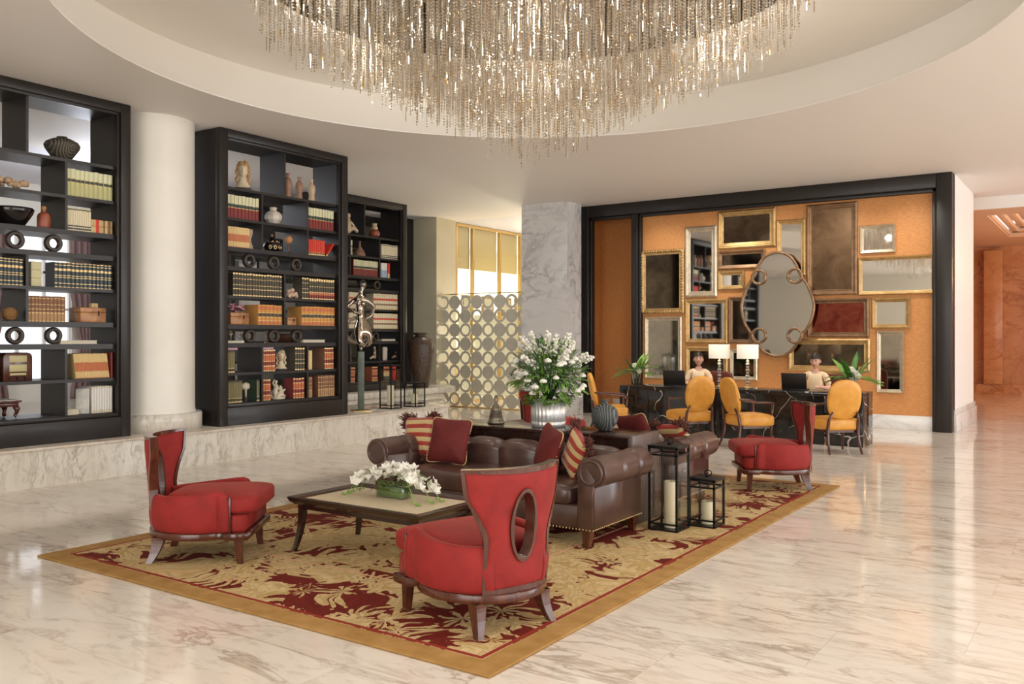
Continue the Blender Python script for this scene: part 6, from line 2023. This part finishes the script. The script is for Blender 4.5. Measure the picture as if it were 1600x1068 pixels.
# figure: y is left/right in the picture, x towards the viewer
J = [(0, 0.02, 1.30), (0.0, -0.01, 1.44), (0.02, -0.03, 1.60), (0.03, -0.02, 1.74), (0.0, -0.01, 1.82), (0.0, 0.03, 1.90), (0.01, 0.05, 1.99)]
E = [(0, 1), (1, 2), (2, 3), (3, 4), (4, 5), (5, 6)]
Rr = [(0.105, 0.085), (0.070, 0.060), (0.090, 0.075), (0.055, 0.045), (0.032, 0.032), (0.030, 0.030), (0.042, 0.045)]
def addc(p, pts, rr):
    for q, r in zip(pts, rr):
        J.append(q); Rr.append(r); E.append((p, len(J) - 1)); p = len(J) - 1
addc(3, [(0.0, -0.11, 1.71), (0.03, -0.23, 1.60), (0.08, -0.10, 1.52), (0.10, -0.02, 1.50)], [0.040, 0.032, 0.026, 0.020])
addc(3, [(0.0, 0.10, 1.70), (0.0, 0.21, 1.62), (0.05, 0.15, 1.47), (0.06, 0.06, 1.42)], [0.040, 0.032, 0.026, 0.020])
addc(0, [(0.06, -0.05, 1.18), (0.10, -0.03, 1.05), (0.06, 0.06, 1.00)], [0.078, 0.052, 0.030])
addc(0, [(0.02, 0.12, 1.18), (0.02, 0.13, 1.04), (-0.02, 0.08, 1.00)], [0.072, 0.048, 0.028])
skinned('figure', J, E, Rr, 'bronzeS', t, 2, 0, lambda b: (b.ball((0.07, -0.055, 1.655), (0.045, 0.042, 0.042), 12), b.ball((0.07, 0.02, 1.655), (0.045, 0.042, 0.042), 12)), remesh=0.008)
b = B()
def swirl(u, v):
    a = R_(60) + u * R_(250)
    r = 0.20 * (1 - 0.15 * u); w = 0.13 * math.sin(PI * min(1, u + 0.06)) + 0.01
    return (0.05 * math.cos(a * 1.2) + (v - 0.5) * w * 0.9, -0.05 + r * math.cos(a), 1.24 + r * 1.05 * math.sin(a) + (v - 0.5) * w * 0.5)
b.grid(swirl, 40, 8)
o = ob('drapery', b, 'bronzeS', t); md = o.modifiers.new('t', 'SOLIDIFY'); md.thickness = 0.012

# ================================================================== ON THE CONSOLE
M['bellmetal'] = noisy('aged_bell_bronze', (0.16, 0.13, 0.09), (0.30, 0.26, 0.19), 16, 0.38, metal=0.6)
x = onY(775, 6.70)[0]
t = root('temple_bell', (x, 6.70, CZ + 0.001), 0, 'aged bronze hand bell with a looped handle, standing on the console', 'bell')
b = B(); b.lathe(0, 0, [(0, 0.0), (0.078, 0.0), (0.082, 0.012), (0.070, 0.03), (0.062, 0.06), (0.064, 0.063), (0.056, 0.09), (0.058, 0.093), (0.049, 0.12), (0.051, 0.123), (0.040, 0.15), (0.028, 0.172), (0.014, 0.182), (0.012, 0.195), (0, 0.195)], 36); ob('bell_body', b, 'bellmetal', t)
b = B()
b.tube([(0.0, 0.022 * math.sin(a), 0.222 - 0.030 * math.cos(a)) if False else (0.020 * math.sin(a), 0.0, 0.222 - 0.028 * math.cos(a)) for a in [2 * PI * i / 20 for i in range(20)]], 0.006, 8, closed=True)
b.ball((0, 0, 0.254), (0.012, 0.012, 0.012), 10)
ob('handle_loop', b, 'bellmetal', t)

x = onY(857, 6.74)[0]
t = root('flower_arrangement', (x, 6.74, CZ + 0.001), 0, 'large bouquet of white stocks and roses in a fluted silver drum vase', 'bouquet')
M['silverpot'] = mat('brushed_silver', (0.74, 0.74, 0.73), 0.36, 0.6)
b = B(); b.lathe(0, 0, [(0, 0), (0.150, 0.0), (0.150, 0.045), (0.147, 0.048), (0.147, 0.052), (0.150, 0.055), (0.152, 0.24), (0.14, 0.24), (0.14, 0.20), (0, 0.20)], 160, fn=lambda a, z: 1 + 0.05 * abs(math.sin(13 * a)) if 0 < z else 1); ob('vase', b, 'silverpot', t)
rn = random.Random(21)
b = B()
Cb = Vector((0, 0, 0.30))
def rdir(zmin=-0.25):
    while True:
        v = Vector((rn.gauss(0, 1), rn.gauss(0, 1), rn.gauss(0, 1))).normalized()
        if v.z > zmin: return v
M['fern'] = noisy('fern_green', (0.10, 0.24, 0.03), (0.24, 0.40, 0.07), 20, 0.5)
M['dkfoliage'] = noisy('dark_foliage', (0.02, 0.07, 0.02), (0.06, 0.15, 0.04), 20, 0.5)
for k in range(1500):
    d = rdir(-0.35)
    r = rn.uniform(0.12, 0.335)
    if d.z < 0: r = min(r, 0.27)
    p = Vector((0, 0, 0.47)) + Vector((d.x * r, d.y * r, d.z * r * 1.10 - 0.02))
    mi = 0 if p.z < 0.33 else rn.choice((0, 1, 1, 2, 2))
    blade(b, p, d + Vector((rn.gauss(0, .5), rn.gauss(0, .5), rn.gauss(0.1, .5))), rn.uniform(0.035, 0.075), rn.uniform(0.010, 0.022), rn.uniform(0, 1), mi, 3)
for k in range(60):
    d = rdir(0.0); r = rn.uniform(0.30, 0.40)
    b.tube([(0, 0, 0.2), Vector((0, 0, 0.45)) + d * r * 0.5, Vector((0, 0, 0.45)) + d * r], 0.003, 5, 2)
for k in range(26):
    d = Vector((math.cos(k * 2.4), math.sin(k * 2.4), rn.uniform(-0.25, 0.6))).normalized()
    frond(b, Vector((0, 0, 0.40)) + d * 0.18, d, rn.uniform(0.16, 0.24), 0.6, rn.choice((0, 1)), 9, 0.05)
for k in range(260):   # frilly low collar
    a = rn.uniform(0, 2 * PI); r = rn.uniform(0.14, 0.215)
    blade(b, (r * math.cos(a), r * math.sin(a), rn.uniform(0.20, 0.30)), (math.cos(a), math.sin(a), rn.uniform(-0.5, 0.6)), rn.uniform(0.03, 0.06), 0.03, 0.6, 0, 3)
tag(ob('foliage', b, ['fern', 'leafl', 'dkfoliage'], t, recalc=False), kind='stuff')
def rose_bm(c, r):
    b = B()
    for ring, (n, rr, lift) in enumerate(((1, 0.35, 0.35), (4, 0.55, 0.18), (6, 0.78, 0.0))):
        for q in range(n):
            a = 2 * PI * q / n + ring
            b.ball((c[0] + rr * r * 0.55 * math.cos(a) * (n > 1), c[1] + rr * r * 0.55 * math.sin(a) * (n > 1), c[2] + lift * r), (r * 0.5, r * 0.5, r * 0.42), sub=1)
    return b
# direction towards the viewer, used only to spread the blooms evenly round the bouquet
blooms = [(0.02, 0.30, .0)]
for k in range(44):
    a = k * 2.399; zz = 0.27 + 0.36 * rn.random() ** 0.9
    rad = 0.335 * math.sqrt(max(0.08, 1 - ((zz - 0.45) / 0.36) ** 2))
    rad *= rn.uniform(0.88, 1.02); c = (rad * math.cos(a), rad * math.sin(a), zz)
    ob('rose', rose_bm(c, rn.uniform(0.034, 0.044)), 'petal', t, recalc=False)
for k in range(19):   # upright stocks
    a = k * 2.399 + 1; el = rn.uniform(0.35, 1.25)
    d = Vector((math.cos(a) * math.cos(el), math.sin(a) * math.cos(el), math.sin(el)))
    b = B(); st = Vector((0, 0, 0.46)) + d * 0.22
    for q in range(34):
        u = rn.random(); c = st + d * (0.20 * u); j = Vector((rn.gauss(0, 1), rn.gauss(0, 1), rn.gauss(0, 1))).normalized() * 0.032 * (1 - 0.45 * u)
        b.ball(c + j, rn.uniform(0.012, 0.017), sub=1, jit=0.2, rnd=rn)
    b.tube([st - d * 0.1, st + d * 0.2], 0.004, 5)
    ob('stock_flower', b, 'petal', t, recalc=False)

M['ringvase'] = rings_mat('ringed_grey_stoneware', (0.040, 0.046, 0.046), (0.14, 0.155, 0.15), -0.045, 0.12, 360, axis='X')
x = onY(945, 6.70)[0]
b = B(); b.lathe(0, 0, [(0, 0), (0.045, 0), (0.06, 0.008), (0.105, 0.07), (0.118, 0.13), (0.108, 0.18), (0.07, 0.215), (0.028, 0.232), (0.026, 0.252), (0.040, 0.262), (0.038, 0.268), (0.02, 0.262), (0, 0.24)], 48)
tag(ob('stoneware_vase', b, 'ringvase', loc=(x, 6.70, CZ + 0.001)), 'round grey stoneware vase with concentric rings, at the right of the console', 'vase')

# ================================================================== COFFEE TABLE FLOWERS
fx, fy = back(610, 777, 0.40)
t = root('orchid_centrepiece', (fx, fy + 0.03, RZ + 0.382), R_(2), 'low glass trough of white orchids spilling over the coffee table', 'flowers')
M['greenwater'] = noisy('green_leaf_lining', (0.05, 0.14, 0.02), (0.12, 0.26, 0.04), 12, 0.3)
b = B(); b.box(-0.125, 0.125, -0.05, 0.05, 0.0, 0.085, bev=0.004); ob('glass_trough', b, 'vaseglass', t)
b = B(); b.box(-0.118, 0.118, -0.043, 0.043, 0.008, 0.08, bev=0.003); ob('leaf_lining', b, 'greenwater', t)
b = B()
for k in range(22):
    s_ = rn.choice((-1, 1)); d = Vector((s_ * rn.uniform(0.4, 1), rn.gauss(0, .35), rn.uniform(0.1, 0.8)))
    blade(b, (rn.uniform(-.1, .1), rn.uniform(-.03, .03), 0.08), d, rn.uniform(0.10, 0.24), 0.016, 1.2, 0, 6)
for s_ in (-1, 1):
    for k in range(3):
        k = k * 2.4
        p = [(s_ * (0.05 + 0.33 * u + 0.01 * k), rn.gauss(0, .01) + (k - 3) * 0.022 * (1 + u) - 0.03 * u * (s_ > 0), 0.10 + 0.10 * math.sin(PI * min(1, u * 0.9 + 0.2)) - 0.12 * u ** 2) for u in (0, .25, .5, .75, 1)]
        b.tube(p, 0.003, 5, 0)
        for q in (0.8, 0.9, 1.0):
            b.ball((p[4][0] - s_ * (1 - q) * 0.3, p[4][1], max(0.012, p[4][2] + (1 - q) * 0.2)), (0.014, 0.008, 0.010), sub=1)
tag(ob('stems', b, 'leafl', t, recalc=False), kind='stuff')
for k in range(98):
    u = rn.gauss(0, 0.55); u = max(-1.1, min(1.2, u))
    c = Vector((u * 0.30, rn.gauss(0, 0.055) - 0.02 * abs(u), 0.115 + 0.075 * math.cos(u * 1.5) + rn.uniform(-.03, .035)))
    c.z = max(c.z, 0.04)
    b = B(); tilt = Matrix.Rotation(rn.uniform(0, 6.28), 3, 'Z') @ Matrix.Rotation(rn.uniform(0.2, 1.3), 3, 'X')
    for q in range(5):
        a = 2 * PI * q / 5
        e = tilt @ Vector((0.015 * math.cos(a), 0.015 * math.sin(a), 0))
        n_ = tilt @ Vector((0, 0, 1)); s1 = tilt @ Vector((math.cos(a), math.sin(a), 0.15)); s2 = tilt @ Vector((-math.sin(a), math.cos(a), 0))
        vs = [b.bm.verts.new(c), b.bm.verts.new(c + s1 * 0.026 + s2 * 0.019), b.bm.verts.new(c + s1 * 0.047 + n_ * 0.008), b.bm.verts.new(c + s1 * 0.026 - s2 * 0.019)]
        b.bm.faces.new(vs)
    b.ball(c, 0.009, sub=1)
    ob('orchid_bloom', b, 'petal', t, recalc=False)

# ================================================================== CUSHIONS
M['stripe'] = mat('striped_silk', (0.5, 0.05, 0.03), 0.45)
_v = coords(M['stripe'], (1, 1, 1)); _s = M['stripe'].node_tree.nodes.new('ShaderNodeSeparateXYZ'); M['stripe'].node_tree.links.new(_v, _s.inputs[0])
_f = math_(M['stripe'], 'FRACT', math_(M['stripe'], 'ADD', math_(M['stripe'], 'MULTIPLY', _s.outputs[2], 12.8), 0.15))
setcol(M['stripe'], ramp(M['stripe'], _f, [(0.0, (0.36, 0.022, 0.012)), (0.45, (0.38, 0.025, 0.012)), (0.47, (0.58, 0.42, 0.18)), (0.96, (0.60, 0.45, 0.21)), (0.98, (0.36, 0.022, 0.012))], 'LINEAR'))
nt(M['stripe'])[2].inputs['Sheen Weight'].default_value = 0.3
M['fringe'] = mat('brown_fringe', (0.12, 0.035, 0.025), 0.8)
M['cord'] = mat('gold_cord', (0.62, 0.42, 0.20), 0.6)
def pillow(loc, rot, sz, m, trim, label, group, seed=1):
    t = root('throw_pillow', loc, 0, label, 'cushion', group)
    t.rotation_euler = rot
    h = sz / 2
    def outl(u):   # pinched square outline in local xz
        a = u * 2 * PI
        c, s = math.cos(a), math.sin(a)
        e = 0.26
        x = math.copysign(abs(c) ** e, c); z = math.copysign(abs(s) ** e, s)
        k = 1 - 0.075 * (1 - abs(math.sin(2 * a)) ** 0.8)
        return x * k * h, z * k * h
    b = B()
    for side in (-1, 1):
        def fn(u, v, side=side):
            x, z = outl(u); 
            th = 0.075 * (1 - v ** 2.2) ** 0.62 * (sz / 0.42)
            return (x * v, side * th, z * v)
        b.grid(fn, 64, 14, cu=True)
    bmesh.ops.remove_doubles(b.bm, verts=b.bm.verts, dist=1e-4)
    ob('pad', b, m, t)
    rn = random.Random(seed)
    b = B()
    if trim == 'cord':
        n = 150; pts = []
        for i in range(n):
            x, z = outl(i / n); b.ball((x * 1.01, 0.0, z * 1.01), (0.0052, 0.0052, 0.0052), sub=1)
        o = ob('cord_edge', b, 'cord', t)
    else:
        for i in range(420):
            x, z = outl(rn.random()); l = math.hypot(x, z); d = Vector((x / l + rn.gauss(0, .35), rn.gauss(0, .45), z / l + rn.gauss(0, .35)))
            p = Vector((x, rn.gauss(0, .006), z)); b.tube([p, p + d * rn.uniform(0.018, 0.045), p + d * 0.045 + Vector((rn.gauss(0, .01), rn.gauss(0, .01), -0.008))], [0.004, 0.0045, 0.003], 5)
        o = ob('fringe', b, 'fringe', t, recalc=False)
    o['kind'] = 'stuff'
    return t
sl = R_(-16)
SY = 6.02
xb = lambda px, y: onY(px, y)[0]
pillow((xb(702, 5.95) , 5.95, 0.660), (sl, R_(2), R_(8)), 0.40, 'burg', 'cord', 'burgundy pillow with gold cord at the left of the front sofa', 'throw pillows on the sofas', 1)
pillow((xb(655, SY + 0.06), SY + 0.05, 0.660), (sl, R_(-5), R_(-4)), 0.37, 'stripe', 'fringe', 'red and gold striped fringed pillow half hidden at the front sofa\'s left', 'throw pillows on the sofas', 2)
pillow((-3.73, 5.99, 0.650), (R_(-14), R_(10), R_(-38)), 0.39, 'burg', 'cord', 'burgundy pillow with gold cord at the right of the front sofa', 'throw pillows on the sofas', 3)
pillow((-3.47, 5.96, 0.645), (R_(-14), R_(22), R_(-42)), 0.35, 'stripe', 'fringe', 'red and gold striped fringed pillow against the front sofa\'s right arm', 'throw pillows on the sofas', 4)
pillow((-3.62, 7.34, 0.665), (R_(24), R_(-8), R_(-18)), 0.40, 'burg', 'cord', 'burgundy pillow with cord on the far sofa, peeping over the console', 'throw pillows on the sofas', 5)
pillow((-3.24, 7.40, 0.640), (R_(40), R_(-6), R_(-24)), 0.36, 'stripe', 'fringe', 'red and gold fringed pillow on the far sofa, beside the tall lantern', 'throw pillows on the sofas', 6)

# ================================================================== CRYSTAL CHANDELIER
CHX, CHY, CHR = -4.3, 6.6, 2.42
t = root('crystal_chandelier', (CHX, CHY, 4.76), 0, 'huge round chandelier of hanging crystal strands narrowing to a point', 'chandelier')
b = B(); b.cyl(0, 0, 0.40, 0.44, 2.44, n=72); ob('mounting_plate', b, 'recess', t)
def crystal_mat(name, tint, refl, rough):
    m = bpy.data.materials.new(name); m.use_nodes = True
    N = m.node_tree.nodes; L = m.node_tree.links; N.clear()
    o = N.new('ShaderNodeOutputMaterial'); tr = N.new('ShaderNodeBsdfTransparent'); tr.inputs[0].default_value = (*tint, 1)
    g = N.new('ShaderNodeBsdfGlossy'); g.inputs['Roughness'].default_value = rough; g.inputs['Color'].default_value = (*refl, 1)
    df = N.new('ShaderNodeBsdfTranslucent'); df.inputs['Color'].default_value = (0.8, 0.76, 0.68, 1)
    m1 = N.new('ShaderNodeMixShader'); m1.inputs[0].default_value = 0.26
    m2 = N.new('ShaderNodeMixShader'); m2.inputs[0].default_value = 0.20
    L.new(tr.outputs[0], m1.inputs[1]); L.new(g.outputs[0], m1.inputs[2]); L.new(m1.outputs[0], m2.inputs[1]); L.new(df.outputs[0], m2.inputs[2]); L.new(m2.outputs[0], o.inputs[0])
    return m
M['cryA'] = crystal_mat('clear_crystal', (0.95, 0.93, 0.89), (1, 0.98, 0.95), 0.14)
M['cryB'] = crystal_mat('smoky_crystal', (0.74, 0.66, 0.56), (0.95, 0.86, 0.72), 0.15)
M['cryC'] = crystal_mat('amber_crystal', (0.92, 0.72, 0.42), (1, 0.80, 0.45), 0.15)
rn = random.Random(77)
def strand(b, x, y, z0, z1, rn):
    z = z0
    kind = rn.random()
    while z > z1:
        q = rn.random()
        mi = 0 if q < 0.70 else (1 if q < 0.96 else 2)
        if kind < 0.22 or rn.random() < 0.22:      # long faceted rod
            l = rn.uniform(0.06, 0.15); r = rn.uniform(0.0038, 0.0062); n = 4
            a0 = rn.random() * 3
            lo = [b.bm.verts.new((x + r * math.cos(a0 + 2 * PI * k / n), y + r * math.sin(a0 + 2 * PI * k / n), z)) for k in range(n)]
            hi = [b.bm.verts.new((x + r * math.cos(a0 + 2 * PI * k / n), y + r * math.sin(a0 + 2 * PI * k / n), z - l)) for k in range(n)]
            for k in range(n):
                f = b.bm.faces.new((lo[k], lo[(k + 1) % n], hi[(k + 1) % n], hi[k])); f.material_index = mi
            z -= l + 0.012
        else:                                       # run of octahedral beads
            for k in range(rn.randint(2, 5)):
                r = rn.uniform(0.0075, 0.012)
                top = b.bm.verts.new((x, y, z)); bot = b.bm.verts.new((x, y, z - 2.2 * r)); a0 = rn.random() * 3
                ring = [b.bm.verts.new((x + r * math.cos(a0 + PI / 2 * j), y + r * math.sin(a0 + PI / 2 * j), z - 1.1 * r)) for j in range(4)]
                for j in range(4):
                    f = b.bm.faces.new((top, ring[j], ring[(j + 1) % 4])); f.material_index = mi
                    f = b.bm.faces.new((bot, ring[(j + 1) % 4], ring[j])); f.material_index = mi
                z -= 2.2 * r + 0.004
    return z
def endz(r):
    return 3.05 + 1.18 * (r / CHR) ** 0.92
spots_ = []
N_ = 2000
for i in range(N_):
    r = CHR * math.sqrt((i + 0.5) / N_); a = i * 2.39996
    spots_.append((r * math.cos(a) + rn.gauss(0, .015), r * math.sin(a) + rn.gauss(0, .015)))
# the strands nearest the viewer are parts of their own
near = sorted(range(N_), key=lambda i: (spots_[i][0] + CHX) ** 2 + (spots_[i][1] + CHY) ** 2)
near = set(sorted(range(N_), key=lambda i: math.hypot(*spots_[i]))[:50] + near[:50])
big = B()
for i, (x, y) in enumerate(spots_):
    r = math.hypot(x, y)
    ez = endz(r) + abs(rn.gauss(0, 0.13)) + 0.0
    tgt = B() if i in near else big
    strand(tgt, x, y, 0.40, ez - 4.76, rn)
    if i in near:
        ob('crystal_strand', tgt, ['cryA', 'cryB', 'cryC'], t, recalc=False)
tag(ob('crystal_strands', big, ['cryA', 'cryB', 'cryC'], t, recalc=False), kind='stuff')
